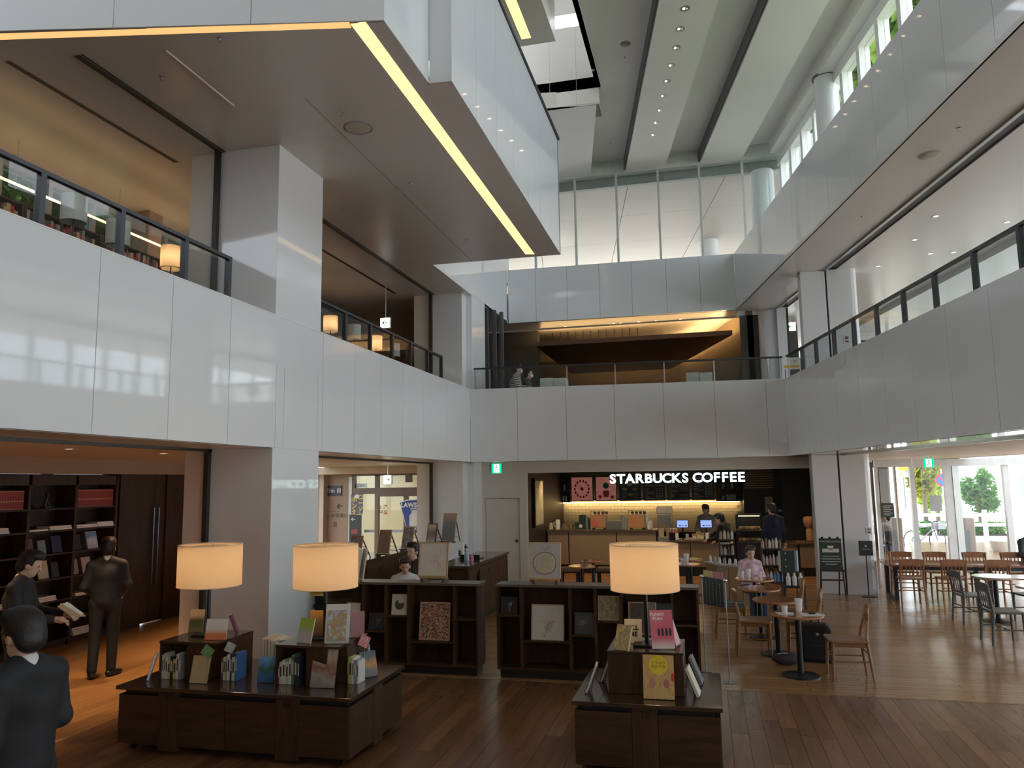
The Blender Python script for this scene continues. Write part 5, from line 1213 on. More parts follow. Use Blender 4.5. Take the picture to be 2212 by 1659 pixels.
# ---- communal table with slat-back chairs
ct = thing('communal_table', 'long wooden communal table on black legs by the entrance doors', 'table', (4.95, 16.45, 0))
CTZ = .66
cx0 = PZ(1912, 1216, CTZ).x - 4.95
box('table_top', (cx0, -.42, CTZ - .04, 1.6, .42, CTZ), WOOD('communal_wood', (.30, .14, .08), (.42, .22, .13), .12, 'x', coat=.5), ct, bevel=.008)
for xx in (cx0 + .12, .0, 1.3):
    for s in (-1, 1): box('leg', (xx - .035, s * .36 - .03, 0, xx + .035, s * .36 + .03, CTZ - .04), black_metal, ct)
    box('foot_rail', (xx - .035, -.33, .0, xx + .035, .33, .05), black_metal, ct)
box('apron', (cx0 + .1, -.40, CTZ - .10, 1.5, -.37, CTZ - .04), black_metal, ct)
def slat_chair(x, y, rz, label, mat, group, hgt=.78, ns_=6):
    t = thing('slat_back_chair', label, 'chair', (x, y, 0), rz, group)      # faces local +y
    MB().prism([(-.21, -.2), (.21, -.2), (.225, .2), (-.225, .2)], .41, .44).build('seat', mat, t, bevel=.008)
    for s in (-1, 1):
        MB().tube([(s * .20, .18, 0), (s * .195, .175, .42)], [.015, .02], 7).build('leg', mat, t)
        MB().tube([(s * .205, -.23, 0), (s * .195, -.19, .42), (s * .195, -.235, hgt)], [.016, .02, .017], 7).build('leg', mat, t)
        MB().tube([(s * .20, .18, .2), (s * .20, -.21, .2)], .01, 6).build('stretcher', mat, t)
    MB().tube([(-.2, -.02, .2), (.2, -.02, .2)], .01, 6).build('stretcher', mat, t); MB().tube([(-.2, -.2, .27), (.2, -.2, .27)], .01, 6).build('stretcher', mat, t)
    MB().prism_y([(-.215, hgt - .10), (.215, hgt - .10), (.225, hgt), (.1, hgt + .012), (-.1, hgt + .012), (-.225, hgt)], -.25, -.228).build('top_rail', mat, t, bevel=.004)
    box('lower_rail', (-.195, -.215, .47, .195, -.195, .50), mat, t)
    for k in range(ns_):
        xx = -.155 + .31 * k / (ns_ - 1)
        sl = MB().box(xx - .011, -.01, 0, xx + .011, 0, hgt - .59).build('slat', mat, t, loc=(0, -.197, .495), rot=(radians(8), 0, 0))
    return t
pl_ = ['leftmost', 'second from the left', 'third from the left', 'rightmost']
for k, px in enumerate((1980, 2069, 2160)):
    p = PZ(px, 1306, 0); slat_chair(p.x, 15.98, 0, f'reddish slat-back chair on the near side of the communal table, {("leftmost", "middle", "rightmost")[k]}', red_wood, 'slat-back chairs at the communal table')
for k, px in enumerate((1947, 2021, 2107, 2190)):
    x = PY(px, 1200, 17.2).x; slat_chair(x, 17.05, pi, f'reddish slat-back chair on the far side of the communal table, {pl_[k]}', red_wood, 'slat-back chairs at the communal table')
grp = 'grey chairs at the right-hand round tables'
def grey_chair(px, py, rz, label): p = PZ(px, py, 0); slat_chair(p.x, p.y, rz, label, grey_paint, grp, .80, 5)
grey_chair(2104, 1345, -pi / 2 + .1, 'dark grey chair left of the round table near the communal table')
grey_chair(2172, 1388, -pi / 2 + .05, 'dark grey chair in front at the picture right edge')
grey_chair(2236, 1345, pi / 2 + .2, 'dark grey chair facing the others at the right-hand round tables')
round_table(4.40, 14.05, 'pale-topped round table before the communal table', .33, .70, M('table_pale', (.60, .52, .44), .15, coat=.4), 'right-hand round tables')
round_table(4.62, 12.85, 'round table half out of view at the right edge', .33, .70, MATS['table_pale'], 'right-hand round tables')
# ---- sign boards by the pier
eb = thing('easel_board', 'dark green menu board on a black easel in front of the white pier', 'sign', (0, 0, 0))
pA, pB = PZ(1781, 1290, 0), PZ(1824, 1293, 0); yb_ = 16.15
xa, xb_ = PY(1771, 1200, yb_).x, PY(1819, 1200, yb_).x; zt_, zb2 = PY(1795, 1163, yb_).z, PY(1795, 1231, yb_).z
greenb = M('board_green', (.025, .042, .036), .5)
box('board', (xa, yb_, zb2, xb_, yb_ + .03, zt_), greenb, eb)
cx_ = (xa + xb_) / 2
wl = M('board_white', (.62, .60, .54), .6); 
text('lettering', 'PARTNER CHOICE', .045, wl, eb, (cx_, yb_ - .004, zt_ - .06), ext=.001); MB().prism_y([(cx_ - .06, zt_ - .14), (cx_ + .06, zt_ - .14), (cx_ + .035, zt_ - .21), (cx_ - .035, zt_ - .21)], yb_ - .004, yb_).build('cup_print', wl, eb)
box('white_strip', (xa + .05, yb_ - .004, zb2 + .33, xb_ - .05, yb_, zb2 + .40), wl, eb)
for k, w_ in enumerate((.30, .34, .34, .2)): box('lettering', (cx_ - w_ / 2, yb_ - .003, zb2 + .25 - k * .05, cx_ + w_ / 2, yb_, zb2 + .262 - k * .05), wl, eb)
for k in range(3): MB().ball((xa + .06 + k * (xb_ - xa - .12) / 2, yb_ + .01, zt_ + .01), .025, 6).build('clip', black_metal, eb)
for s, xx in ((-1, xa + .03), (1, xb_ - .03)):
    MB().tube([(xx + s * .05, yb_ - .03, 0), (xx, yb_ + .05, zt_ - .1)], .014, 6).build('leg', black_metal, eb)
    MB().tube([(xx, yb_ + .45, 0), (xx, yb_ + .06, zt_ - .1)], .012, 6).build('leg', black_metal, eb)
box('ledge', (xa - .02, yb_ - .04, zb2 - .03, xb_ + .02, yb_ + .03, zb2), black_metal, eb); box('crossbar', (xa, yb_ - .02, .33, xb_, yb_ + .0, .36), black_metal, eb)
sp_ = thing('pole_sign', 'small black square sign on a thin pole beside the white pier', 'sign', (PZ(1874, 1287, 0).x, PZ(1874, 1287, 0).y - .15, 0))
_y = PZ(1874, 1287, 0).y - .15
MB().tube([(0, 0, .01), (0, 0, 1.05)], .011, 8).build('pole', black_metal, sp_); MB().lathe([(.13, 0), (.13, .01)], 20).build('foot', black_metal, sp_)
z0_, z1_ = PY(1866, 1200, _y).z, PY(1866, 1168, _y).z
box('sign_plate', (-.125, -.02, z0_, .125, .0, z1_), black, sp_); text('lettering', 'RESERVED', .035, M('sign_cream', (.5, .5, .42), .6), sp_, (0, -.022, z0_ + .12), ext=.001); MB().ball((0, -.021, z1_ - .1), .02, 6, sq=(1, .1, 1)).build('emblem', MATS['sign_cream'], sp_)
ts = thing('wall_panel_sign', 'small white card notice on the white pier near the entrance', 'notice', (PY(1877, 1147, 16.74).x, 16.735, PY(1877, 1147, 16.74).z))
box('card', (-.05, 0, -.07, .05, .01, .07), white_pl, ts); box('print', (-.03, -.002, -.04, .03, 0, -.01), cov('plum'), ts); box('print', (-.03, -.002, .01, .03, 0, .05), cov('grey'), ts)

# ================================================================== COFFEE SHOP COUNTERS
YC = 19.6
cfront = M('counter_front', (.27, .21, .145), .45, var=.05, scale=2); ctop = M('counter_top', (.10, .08, .06), .25)
def KX(px, y=YC): return PY(px, 1150, y).x
bar = thing('brew_bar', 'long tan-fronted brew counter below the menu boards', 'counter', (0, 0, 0))
zB_ = 1.08
box('worktop', (hx0 + .01, YC - .04, zB_ - .05, KX(1419), YC + .75, zB_), ctop, bar, bevel=.006)
segs = [hx0 + .02, KX(1228), KX(1331), KX(1418)]
for a, b in zip(segs[:-1], segs[1:]): box('front_panel', (a + .015, YC, .22, b - .015, YC + .05, zB_ - .05), cfront, bar)
box('carcass', (hx0 + .02, YC + .05, .02, KX(1418), YC + .72, zB_ - .05), black, bar); box('kickboard', (hx0 + .02, YC + .1, 0, KX(1418), YC + .12, .22), black, bar)
reg = thing('till_counter', 'lower tan-fronted till counter to the right of the brew bar', 'counter', (0, 0, 0)); zR = .84; YR = 19.35
x0_, x1_ = KX(1421), PY(1562, 1170, YR).x
box('worktop', (x0_, YR - .04, zR - .05, x1_, YR + .8, zR), ctop, reg, bevel=.006); box('carcass', (x0_ + .02, YR + .05, .02, x1_ - .02, YR + .78, zR - .05), black, reg)
for a, b in ((x0_, (x0_ + x1_) / 2), ((x0_ + x1_) / 2, x1_)): box('front_panel', (a + .01, YR, .22, b - .01, YR + .05, zR - .05), cfront, reg)
box('kickboard', (x0_, YR + .1, 0, x1_, YR + .12, .22), black, reg)
bb = thing('back_counter', 'dark back counter along the brick wall', 'counter', (0, 0, 0)); box('worktop', (hx0 + .01, 21.6, .86, xr - .02, 22.2, .9), ctop, bb); box('carcass', (hx0 + .01, 21.65, 0, xr - .02, 22.2, .86), black, bb)
copper = M('copper_panel', (.52, .27, .13), .35, metal=.2); gmet = M('machine_grey', (.30, .32, .34), .35, metal=.3)
def CT(px, y=YC + .3): return PY(px, 1140, y).x
def machine(px0, px1, label):
    a, b = CT(px0), CT(px1); c = (a + b) / 2; w = (b - a) / 2
    t = thing('espresso_machine', label, 'coffee machine', (c, YC + .35, zB_), 0, 'copper-backed espresso machines on the brew bar')
    box('back_panel', (-w, -.25, .04, w, -.22, .36), copper, t, bevel=.01); box('body', (-w + .01, -.22, .04, w - .01, .22, .34), gmet, t)
    box('cup_rail', (-w, -.25, .46, w, -.235, .475), chrome, t); box('cup_tray', (-w, -.25, .36, w, .2, .372), steel, t)
    for s in (-1, 1):
        MB().tube([(s * (w - .02), -.243, .37), (s * (w - .02), -.243, .47)], .008, 6).build('rail_post', chrome, t)
        for q in (-1, 1): box('foot', (s * (w - .05) - .02, q * .15 - .02, 0, s * (w - .05) + .02, q * .15 + .02, .04), black, t)
    for k in range(4): MB().lathe([(.03, .373), (.038, .44)], 12, (-w + .1 + k * .1, -.1)).build('cup', M('cup_brown', (.16, .08, .05), .4), t, smooth=True)
    return t
machine(1278, 1310, 'copper-backed espresso machine with a round red sticker on the brew bar'); machine(1359, 1394, 'copper-backed espresso machine on the brew bar beside the white cup stacks')
o = MB().ball((CT(1287), YC + .09, zB_ + .16), .09, 10, sq=(1, .06, 1)).build('round_sticker', M('sticker_red', (.55, .14, .13), .5)); tag(o, 'round red sticker on the back of the left espresso machine', 'sticker')
def cup_stack(px, h, label, col, r=.05, y=YC + .28, z=None):
    o = MB().lathe([(r * .8, 0)] + [q for k in range(int(h / .035)) for q in ((r, .03 + k * .035), (r * .93, .034 + k * .035))], 12).build('cup_stack', col, loc=(CT(px, y), y, z if z is not None else zB_), smooth=True); tag(o, label, 'cups')
cup_stack(1346, .36, 'tall grey cup stack left of the second espresso machine', M('cup_grey', (.42, .44, .46), .4)); cup_stack(1352, .30, 'grey cup stack touching the second espresso machine', MATS['cup_grey'])
cup_stack(1397, .40, 'tall white cup stack right of the second espresso machine', white_pl); cup_stack(1406, .22, 'short white cup stack near the brew bar end', white_pl); cup_stack(1402, .18, 'shorter white cup stack between the two white stacks', white_pl, .045, YC + .14)
cup_stack(1268, .34, 'grey cup stack left of the first espresso machine', MATS['cup_grey']); cup_stack(1273, .30, 'grey cup stack behind the left espresso machine edge', MATS['cup_grey'], .045, YC + .5)
sb_ = thing('supply_box', 'dark green cup caddy on the brew bar left of the grey cups', 'box', (CT(1256), YC + .3, zB_)); box('lower_box', (-.16, -.12, 0, .12, .12, .17), M('caddy_green', (.02, .05, .04), .5), sb_); box('upper_box', (-.05, -.08, .171, .13, .1, .36), MATS['caddy_green'], sb_, bevel=.02); MB().ball((.0, -.123, .08), .045, 8, sq=(1, .08, 1)).build('emblem', white_pl, sb_)
pi_ = thing('water_pitcher', 'white pitcher on the brew bar below the plant poster', 'pitcher', (CT(1206), YC + .25, zB_)); MB().lathe([(.06, 0), (.065, .2), (.055, .24), (.03, .25)], 16).build('body', white_pl, pi_, smooth=True); MB().tube([(-.06, 0, .19), (-.11, 0, .17), (-.10, 0, .08), (-.06, 0, .06)], .01, 6).build('handle', white_pl, pi_)
cj = thing('condiment_jar', 'small cream jar left of the white pitcher', 'jar', (CT(1191), YC + .25, zB_)); MB().lathe([(.05, 0), (.05, .12), (.04, .14)], 14).build('jar_body', M('jar_cream', (.62, .52, .36), .4), cj, smooth=True); MB().lathe([(.042, .141), (.042, .16)], 14).build('lid', white_pl, cj)
for k, (px, lb) in enumerate(((1220, 'glass pot with brown contents right of the white pitcher'), (1234, 'second glass pot right of the white pitcher'))):
    t = thing('glass_pot', lb, 'pot', (CT(px), YC + .3, zB_)); MB().lathe([(.07, 0), (.075, .08), (.05, .13)], 14).build('pot', M('pot_brown', (.20, .14, .08), .2), t, smooth=True); MB().lathe([(.052, .131), (.03, .15)], 14).build('lid', steel, t)
ft = thing('glass_splash_guard', 'low clear splash guard between the espresso machines', 'guard', (CT(1328), YC + .2, zB_)); box('pane', (-.24, 0, .0, .24, .008, .36), acrylic, ft); box('grey_tray', (-.22, .05, 0, .22, .4, .2), M('tray_grey', (.24, .25, .26), .4), ft)
# till counter equipment
def CR(px, y=YR + .35): return PY(px, 1150, y).x
br_ = thing('drip_brewer', 'silver drip brewer with a hopper at the left of the till counter', 'coffee machine', (CR(1437), YR + .4, zR))
box('hopper', (-.19, -.12, .62, .19, .12, .80), M('hopper_grey', (.42, .40, .36), .3), br_, bevel=.02); box('upper_body', (-.17, -.15, .36, .17, .15, .62), steel, br_, bevel=.01); box('base', (-.19, -.18, 0, .19, .18, .05), steel, br_)
for s in (-1, 1): box('column', (s * .15 - .03, .02, .05, s * .15 + .03, .14, .36), steel, br_); 
for s in (-1, 1): box('bean_bag', (s * .09 - .06, -.14, .05, s * .09 + .06, -.04, .28), M('bag_tan', (.46, .36, .22), .6), br_)
def screen(px, label, zc=1.22):
    t = thing('till_screen', label, 'screen', (CR(px, YR + .3), YR + .3, zR), .0, 'till screens facing the customers')
    MB().tube([(0, .03, 0), (0, .03, zc - zR)], .02, 8).build('stand', black_metal, t); box('bezel', (-.145, -.01, zc - zR - .1, .145, .02, zc - zR + .1), black, t); box('display', (-.13, -.016, zc - zR - .085, .13, -.01, zc - zR + .085), EMIT('till_display', (.32, .45, .95), .75), t)
    for k in range(3): box('display_icon', (-.08 + k * .07, -.018, zc - zR - .06, -.04 + k * .07, -.0165, zc - zR - .03), (cov('red'), white_pl, cov('orange'))[k], t)
    box('foot', (-.09, -.08, 0, .09, .1, .012), black_metal, t)
screen(1475, 'bright blue till screen beside the drip brewer'); screen(1526, 'bright blue till screen before the capped barista')
for k, (px, lb, c, h) in enumerate(((1462, 'white card holder at the left till', white_pl, .17), (1484, 'second card holder at the left till', MATS['cup_grey'], .15), (1527, 'white card holder at the right till', white_pl, .18))):
    t = thing('card_holder', lb, 'holder', (CR(px, YR + .05), YR + .05, zR)); MB().prism([(-.035, -.02), (.035, -.02), (.035, .03), (-.035, .03)], 0, h).build('card', c, t); box('base', (-.05, -.03, 0, .05, .04, .01), black, t)
for k, (px, lb, w_) in enumerate(((1500, 'small brown snack box at the middle of the till counter', .06), (1509, 'taller brown snack box right of the middle of the till counter', .06), (1516, 'brown snack box beside the right card holder', .05), (1493, 'low brown snack tray near the splash guard', .08))):
    t = thing('snack_box', lb, 'box', (CR(px, YR + .12), YR + .12, zR)); h = (.15, .2, .17, .06)[k]; box('carton', (-w_, -.05, 0, w_, .05, h), M('carton_brown', (.38, .25, .13), .6), t, bevel=.004); box('carton_label', (-w_ * .7, -.052, h * .2, w_ * .7, -.05, h * .7), cov('cream'), t)
for k, px in enumerate((1449, 1455, 1461)):
    t = thing('jam_jar', f'small red jar, {ORD[k]} of three beside the drip brewer', 'jar', (CR(px, YR + .15), YR + .15, zR + .18), 0, 'red jars beside the drip brewer'); MB().lathe([(.028, 0), (.028, .07), (.022, .085)], 10).build('jar', M('jar_red', (.45, .18, .12), .3), t, smooth=True); MB().lathe([(.024, .086), (.024, .1)], 10).build('lid', white_pl, t)
jr = thing('jar_rack', 'black rack holding three red jars beside the drip brewer', 'rack', (CR(1455, YR + .15), YR + .15, zR)); box('tray', (-.13, -.06, .165, .13, .06, .178), black, jr); box('stand', (-.11, -.05, 0, .11, .05, .165), black_metal, jr)
gp = thing('sneeze_guard', 'tall clear hanging guard between the tills and the baristas', 'guard', (CR(1485), YR + .22, zR)); box('pane', (-.5, 0, .05, .55, .008, .85), acrylic, gp)
for s in (-.5, .55): box('clamp', (s - .02, -.02, 0, s + .02, .03, .06), steel, gp)
# pastry case
YP = 18.9; pcx0, pcx1 = PY(1592, 1150, YP).x, PY(1648, 1150, YP).x; zq = lambda py: PY(1620, py, YP).z
pc = thing('pastry_case', 'glass pastry case with two lit shelves beside the tills', 'display case', ((pcx0 + pcx1) / 2, YP + .3, 0)); w_ = (pcx1 - pcx0) / 2
box('cabinet', (-w_, -.28, .05, w_, .3, zq(1172)), M('case_dark', (.03, .028, .025), .4), pc); box('kick', (-w_ + .03, -.24, 0, w_ - .03, .28, .05), black, pc)
for k, py in enumerate((1172, 1147)): box('case_shelf', (-w_, -.26, zq(py), w_, .28, zq(py) + .02), M('case_shelf', (.20, .17, .12), .3), pc)
box('case_top', (-w_, -.28, zq(1114), w_, .3, zq(1114) + .03), black, pc); box('pane', (-w_, -.285, zq(1172), w_, -.278, zq(1114)), glass, pc)
for s in (-1, 1): box('case_post', (s * w_ - .012, -.29, zq(1172), s * w_ + .012, -.265, zq(1114)), black_metal, pc)
box('case_back', (-w_, .28, zq(1172), w_, .3, zq(1114)), MATS['case_dark'], pc)
box('case_light', (-w_ + .05, -.22, zq(1114) - .015, w_ - .05, -.18, zq(1114)), EMIT('case_light', (1., .8, .5), 3.), pc)
kinds = (('golden bun', (.62, .36, .12)), ('orange cake slice', (.68, .28, .06)), ('brown doughnut', (.30, .15, .06)), ('pale cream pastry', (.72, .62, .40)), ('green wrapped roll', (.35, .38, .12)))
for lv, py in enumerate((1147, 1172)):
    for k in range(7):
        nm, c = kinds[(k * 2 + lv) % 5]; x = (pcx0 + pcx1) / 2 - w_ + .09 + k * (2 * w_ - .18) / 6
        o = MB().ball((0, 0, .042), .055, 8, sq=(.9, 1, .75)).build('pastry', M('pastry_' + nm.replace(' ', '_'), c, .5), loc=(x, YP + .12, zq(py) + .021), smooth=True)
        tag(o, f'{nm}, {ORD[k]} from left, {("upper", "lower")[lv]} pastry case shelf', 'pastry', 'pastries in the glass case')
# right-hand back bar with grinder
YK = 19.6; kx0, kx1 = PY(1690, 1180, YK).x, PY(1760, 1180, YK).x
kb = thing('side_counter', 'low tan-fronted counter against the dark wall right of the pastry case', 'counter', ((kx0 + kx1) / 2, YK + .3, 0)); w_ = (kx1 - kx0) / 2
zk = PY(1725, 1172, YK).z
box('worktop', (-w_, -.34, zk - .04, w_, .3, zk), ctop, kb); box('carcass', (-w_ + .01, -.28, .2, w_ - .01, .3, zk - .04), black, kb)
for a, b in ((-w_, -w_ * .05), (w_ * .05, w_)): box('front_panel', (a + .01, -.31, .2, b - .01, -.28, zk - .04), cfront, kb)
box('kickboard', (-w_, -.22, 0, w_, .2, .2), black, kb)
gr = thing('coffee_grinder', 'copper-coloured coffee grinder on the side counter', 'grinder', (PY(1750, 1150, YK + .1).x, YK + .15, zk + .03)); MB().lathe([(.09, 0), (.09, .25), (.07, .30), (.12, .36), (.14, .50), (.12, .56), (.04, .58)], 18).build('body', copper, gr, smooth=True); box('spout', (-.2, -.03, .30, -.07, .03, .34), black_metal, gr); box('base', (-.12, -.12, -.005, .12, .12, .01), black, gr)
wb = thing('wooden_tray', 'reddish wooden tray under the copper grinder', 'tray', (PY(1744, 1168, YK).x, YK + .15, zk)); box('board', (-.22, -.18, 0, .24, .2, .022), red_wood, wb)
pt_ = thing('paper_stack', 'pinkish stack of paper bags at the right end of the side counter', 'stack', (PY(1766, 1150, YK).x, YK + .15, zk)); box('bags', (-.09, -.1, 0, .09, .1, .2), M('bag_pink', (.55, .38, .32), .6), pt_, bevel=.006); box('bags', (-.07, -.08, .201, .07, .08, .32), MATS['bag_pink'], pt_, bevel=.006)
wn = thing('wall_notice', 'tan paper notice on the dark shop wall above the customer', 'notice', (PY(1661, 1090, 21.28).x, 21.285, PY(1661, 1090, 21.28).z)); box('sheet', (-.1, 0, -.2, .1, .006, .2), M('notice_tan', (.42, .34, .24), .7), wn)
ap = thing('wall_appliance', 'small dark appliance fixed to the shop wall behind the customer', 'appliance', (PY(1684, 1105, 21.28).x, 21.2, PY(1684, 1112, 21.28).z)); box('casing', (-.08, -.08, -.25, .08, .06, .2), black_metal, ap, bevel=.01); box('dial', (-.05, -.084, .08, .05, -.08, .15), MATS['machine_grey'], ap)

# ---- shelves and merchandise in front of the tills
bt = [M('bottle_white', (.66, .66, .64), .3), M('bottle_blue', (.12, .30, .50), .3), M('bottle_grey', (.32, .33, .35), .3), M('bottle_pink', (.58, .38, .38), .3), M('bottle_tan', (.45, .34, .22), .4), M('bottle_brown', (.18, .10, .06), .4)]
bn_ = ['white', 'blue', 'grey', 'pink', 'tan', 'brown']
def merch_rack(px0, px1, y, levels, label, short, per, seq, depth=.28):
    a, b = PY(px0, 1220, y).x, PY(px1, 1220, y).x; c = (a + b) / 2; w = (b - a) / 2
    t = thing('merchandise_rack', label, 'rack', (c, y, 0)); zt = max(levels)
    for sx in (-1, 1):
        for sy in (-1, 1): MB().tube([(sx * w, sy * depth / 2, 0), (sx * w, sy * depth / 2, zt + .02)], .013, 6).build('post', M('rack_brown', (.06, .035, .025), .4), t)
    for z in levels: box('shelf_board', (-w, -depth / 2, z - .02, w, depth / 2, z), MATS['rack_brown'], t)
    i = 0
    for li, z in enumerate(levels):
        for k in range(per):
            m = seq[(i) % len(seq)]; i += 1; h = .16 + .05 * ((k * 7 + li * 3) % 5) / 5; x = -w + (k + .5) * 2 * w / per; r = min(.04, w / per * .85)
            o = MB().lathe([(r, 0), (r, h * .72), (r * .55, h * .8), (r * .55, h)], 10).build('bottle', bt[m], loc=(c + x, y - depth * .2, z + .001), smooth=True)
            tag(o, f'{bn_[m]} bottle, {ORD[k]} on the {("bottom", "middle", "third", "top")[li if li < len(levels) - 1 else 3]} shelf of the {short}', 'bottle', f'bottles on the {short}')
merch_rack(1646, 1690, 16.2, [.30, .62, .94], 'brown rack of bottles below the customer at the tills', 'rack below the customer', 6, [0, 2, 0, 1, 1, 1, 3, 0, 3, 0, 3, 3, 4, 5, 0, 4, 0, 5])
merch_rack(1556, 1588, 17.4, [.35, .70, 1.02], 'brown rack of boxes and cups by the second barista', 'rack by the second barista', 4, [0, 2, 1, 0, 2, 0, 5, 0, 4, 0, 4, 0])
gb = thing('gift_board', 'dark green board with blue and white edge stripes beside the bottle rack', 'board', (PY(1706, 1240, 15.7).x, 15.7, 0))
zb3, zt3 = PY(1706, 1234, 15.7).z, PY(1706, 1190, 15.7).z
box('board_panel', (-.15, 0, zb3, .10, .03, zt3), greenb, gb); box('stripe', (.10, 0, zb3, .14, .03, zt3), bt[1], gb); box('stripe', (.14, 0, zb3, .165, .03, zt3), white_pl, gb); box('stripe', (-.19, 0, zb3, -.15, .03, zt3), M('stripe_sage', (.35, .42, .32), .5), gb)
for s in (-.15, .12): MB().tube([(s, .015, 0), (s, .015, zb3)], .012, 6).build('leg', black_metal, gb)
box('foot', (-.2, -.1, 0, .18, .14, .012), black_metal, gb)
for k in range(3): MB().ball((-.06, -.002, zb3 + .09 + k * .12), .012, 5, sq=(1, .2, 1)).build('dot_print', white_pl, gb)
br2 = thing('bottle_basket', 'dark basket rack holding three white bottles in front of the green board', 'rack', (PY(1717, 1270, 14.4).x, 14.4, 0)); box('basket', (-.17, -.1, .42, .17, .1, .46), black_metal, br2); box('basket_back', (-.17, .09, .46, .17, .1, .68), MATS['rack_brown'], br2)
for s in (-1, 1):
    for q in (-1, 1): MB().tube([(s * .16, q * .09, 0), (s * .16, q * .09, .5)], .01, 6).build('leg', black_metal, br2)
for k in range(3):
    o = MB().lathe([(.04, 0), (.04, .13), (.018, .17), (.018, .21)], 12).build('bottle', bt[0], loc=(br2.location.x - .1 + k * .1, 14.38, .461), smooth=True); tag(o, f'white bottle, {ORD[k]} from the left in the dark basket rack', 'bottle', 'bottles in the basket rack')
# curved condiment wall
cw = thing('curved_partition', 'curved tan low partition with a pale cap beside the round tables', 'partition', (0, 0, 0))
arc = [PZ(1553, 1268, 0), PZ(1562, 1262, 0), PZ(1580, 1262, 0), PZ(1600, 1266, 0), PZ(1617, 1278, 0)]
arc = [Vector((-.02, 15.5, 0)), Vector((.16, 15.1, 0)), Vector((.36, 14.85, 0)), Vector((.58, 14.7, 0)), Vector((.78, 14.62, 0))]
for i, (a, b) in enumerate(zip(arc[:-1], arc[1:])):
    d = (b - a).normalized(); n = Vector((-d.y, d.x, 0)) * .05
    MB().prism([(a.x - n.x, a.y - n.y), (b.x - n.x, b.y - n.y), (b.x + n.x, b.y + n.y), (a.x + n.x, a.y + n.y)], 0, .72).build('panel', WOOD('partition_tan', (.30, .20, .10), (.38, .26, .14), .45, 'z'), cw)
    n *= 1.9; MB().prism([(a.x - n.x, a.y - n.y), (b.x - n.x, b.y - n.y), (b.x + n.x, b.y + n.y), (a.x + n.x, a.y + n.y)], .72, .745).build('cap', M('partition_cap', (.40, .36, .29), .4), cw)
for k in range(9):
    f = (k + .5) / 9 * 4; i = min(3, int(f)); q = arc[i].lerp(arc[i + 1], f - i); m = (0, 2, 0, 4, 0, 0, 4, 2, 0)[k]
    o = MB().lathe([(.028, 0), (.028, .07), (.02, .09), (.02, .11)], 9).build('condiment_bottle', bt[m], loc=(q.x, q.y, .746), smooth=True); tag(o, f'{bn_[m]} condiment bottle, {ORD[k]} along the curved partition cap', 'bottle', 'condiments on the curved partition')
# high round stools/tables before the brew bar
for k, (px, py, lb) in enumerate(((1257, 1222, 'small high round table nearest the apple drawing'), (1281, 1210, 'small high round table behind the one by the apple drawing'), (1484, 1218, 'small round table with a white cup right of the lamp shade'), (1491, 1207, 'small round table behind the one with a white cup'))):
    p = PZ(px, py, .72); round_table(p.x, p.y, lb, .26, .72, None, 'small round tables before the brew bar')
p = PZ(1483, 1216, .72); cup('white paper cup on the small round table right of the lamp shade', p.x, p.y - .05, .7205, .16, .05)
p = PZ(1474, 1216, .72); cup('low white cup beside the tall cup on the small round table', p.x, p.y - .02, .7205, .07, .04, False)
def bench(px, py, lb):
    p = PZ(px, py, 0); t = thing('low_stool', lb, 'stool', (p.x, p.y, 0)); box('seat', (-.22, -.2, .34, .22, .2, .42), M('stool_brown', (.14, .08, .05), .6), t, bevel=.02)
    for s in (-1, 1):
        for q in (-1, 1): box('leg', (s * .18 - .02, q * .16 - .02, 0, s * .18 + .02, q * .16 + .02, .34), black_metal, t)
bench(1313, 1268, 'low brown stool partly hidden left of the big lamp shade'); bench(1232, 1268, 'low brown stool under the near high table')
# ================================================================== LIBRARY BOOKCASE (ground floor, left)
bcs = thing('bookcase', 'tall dark built-in bookcase with red volumes on its top shelf', 'bookcase', (-9.36, 8.25, 0))
bays = [0, .86, 1.71, 2.55]; XB = -.36
lv = [.10, .40, .68, 1.0, 1.36, 1.70, 2.02]
for y in [-1.75, -.88] + bays: box('upright', (XB, y - .025, .0, 0, y + .025, 2.5), lib_wood, bcs)
for z in lv: box('shelf_board', (XB + .01, -1.75, z - .025, -.004, 2.55, z), lib_wood, bcs)
box('cornice', (XB, -1.75, 2.36, 0, 2.55, 2.5), lib_wood, bcs); box('plinth', (XB, -1.75, 0, -.04, 2.55, .075), lib_wood, bcs)
def vol(y, z, t, h, d, cover, label, group, band=None):
    m = MB().box(-d, 0, 0, 0, t, h, 0).box(-d + .004, .003, h - .001, -.004, t - .003, h + .0006, 1)
    if band: m.box(0, .002, h * .03, .0008, t - .002, h * .05, 2).box(0, .002, h * .94, .0008, t - .002, h * .965, 2).box(0, t * .25, h * .4, .0008, t * .75, h * .48, 2)
    o = m.build('book', [cover, paper, band or paper], loc=(-9.40, y, z)); return tag(o, label, 'book', group)
goldb = M('gilt_band', (.55, .38, .16), .4, metal=.4); redv = M('red_leather', (.30, .030, .028), .45, var=.12, scale=9)
for bay, nm in ((0, 'left'), (2, 'right')):
    for k in range(18): vol(8.25 + bays[bay] + .035 + k * .0425, 2.021, .041, .265, .2, redv, f'red gilt-banded volume, {ORD[k]} from left in the {nm} top-shelf row of the library bookcase', f'red volumes, {nm} top shelf', goldb)
for k in range(18): vol(8.25 - .88 + .035 + k * .0425, 2.021, .041, .265, .2, redv, f'red gilt-banded volume, {ORD[k]} in the row cut by the left picture edge', 'red volumes, far left top shelf', goldb)
fg = thing('bookend_figure', 'small dark bronze figure alone on the middle top shelf', 'figurine', (-9.5, 9.55, 2.021)); bz = M('dark_bronze', (.04, .05, .045), .4, metal=.5)
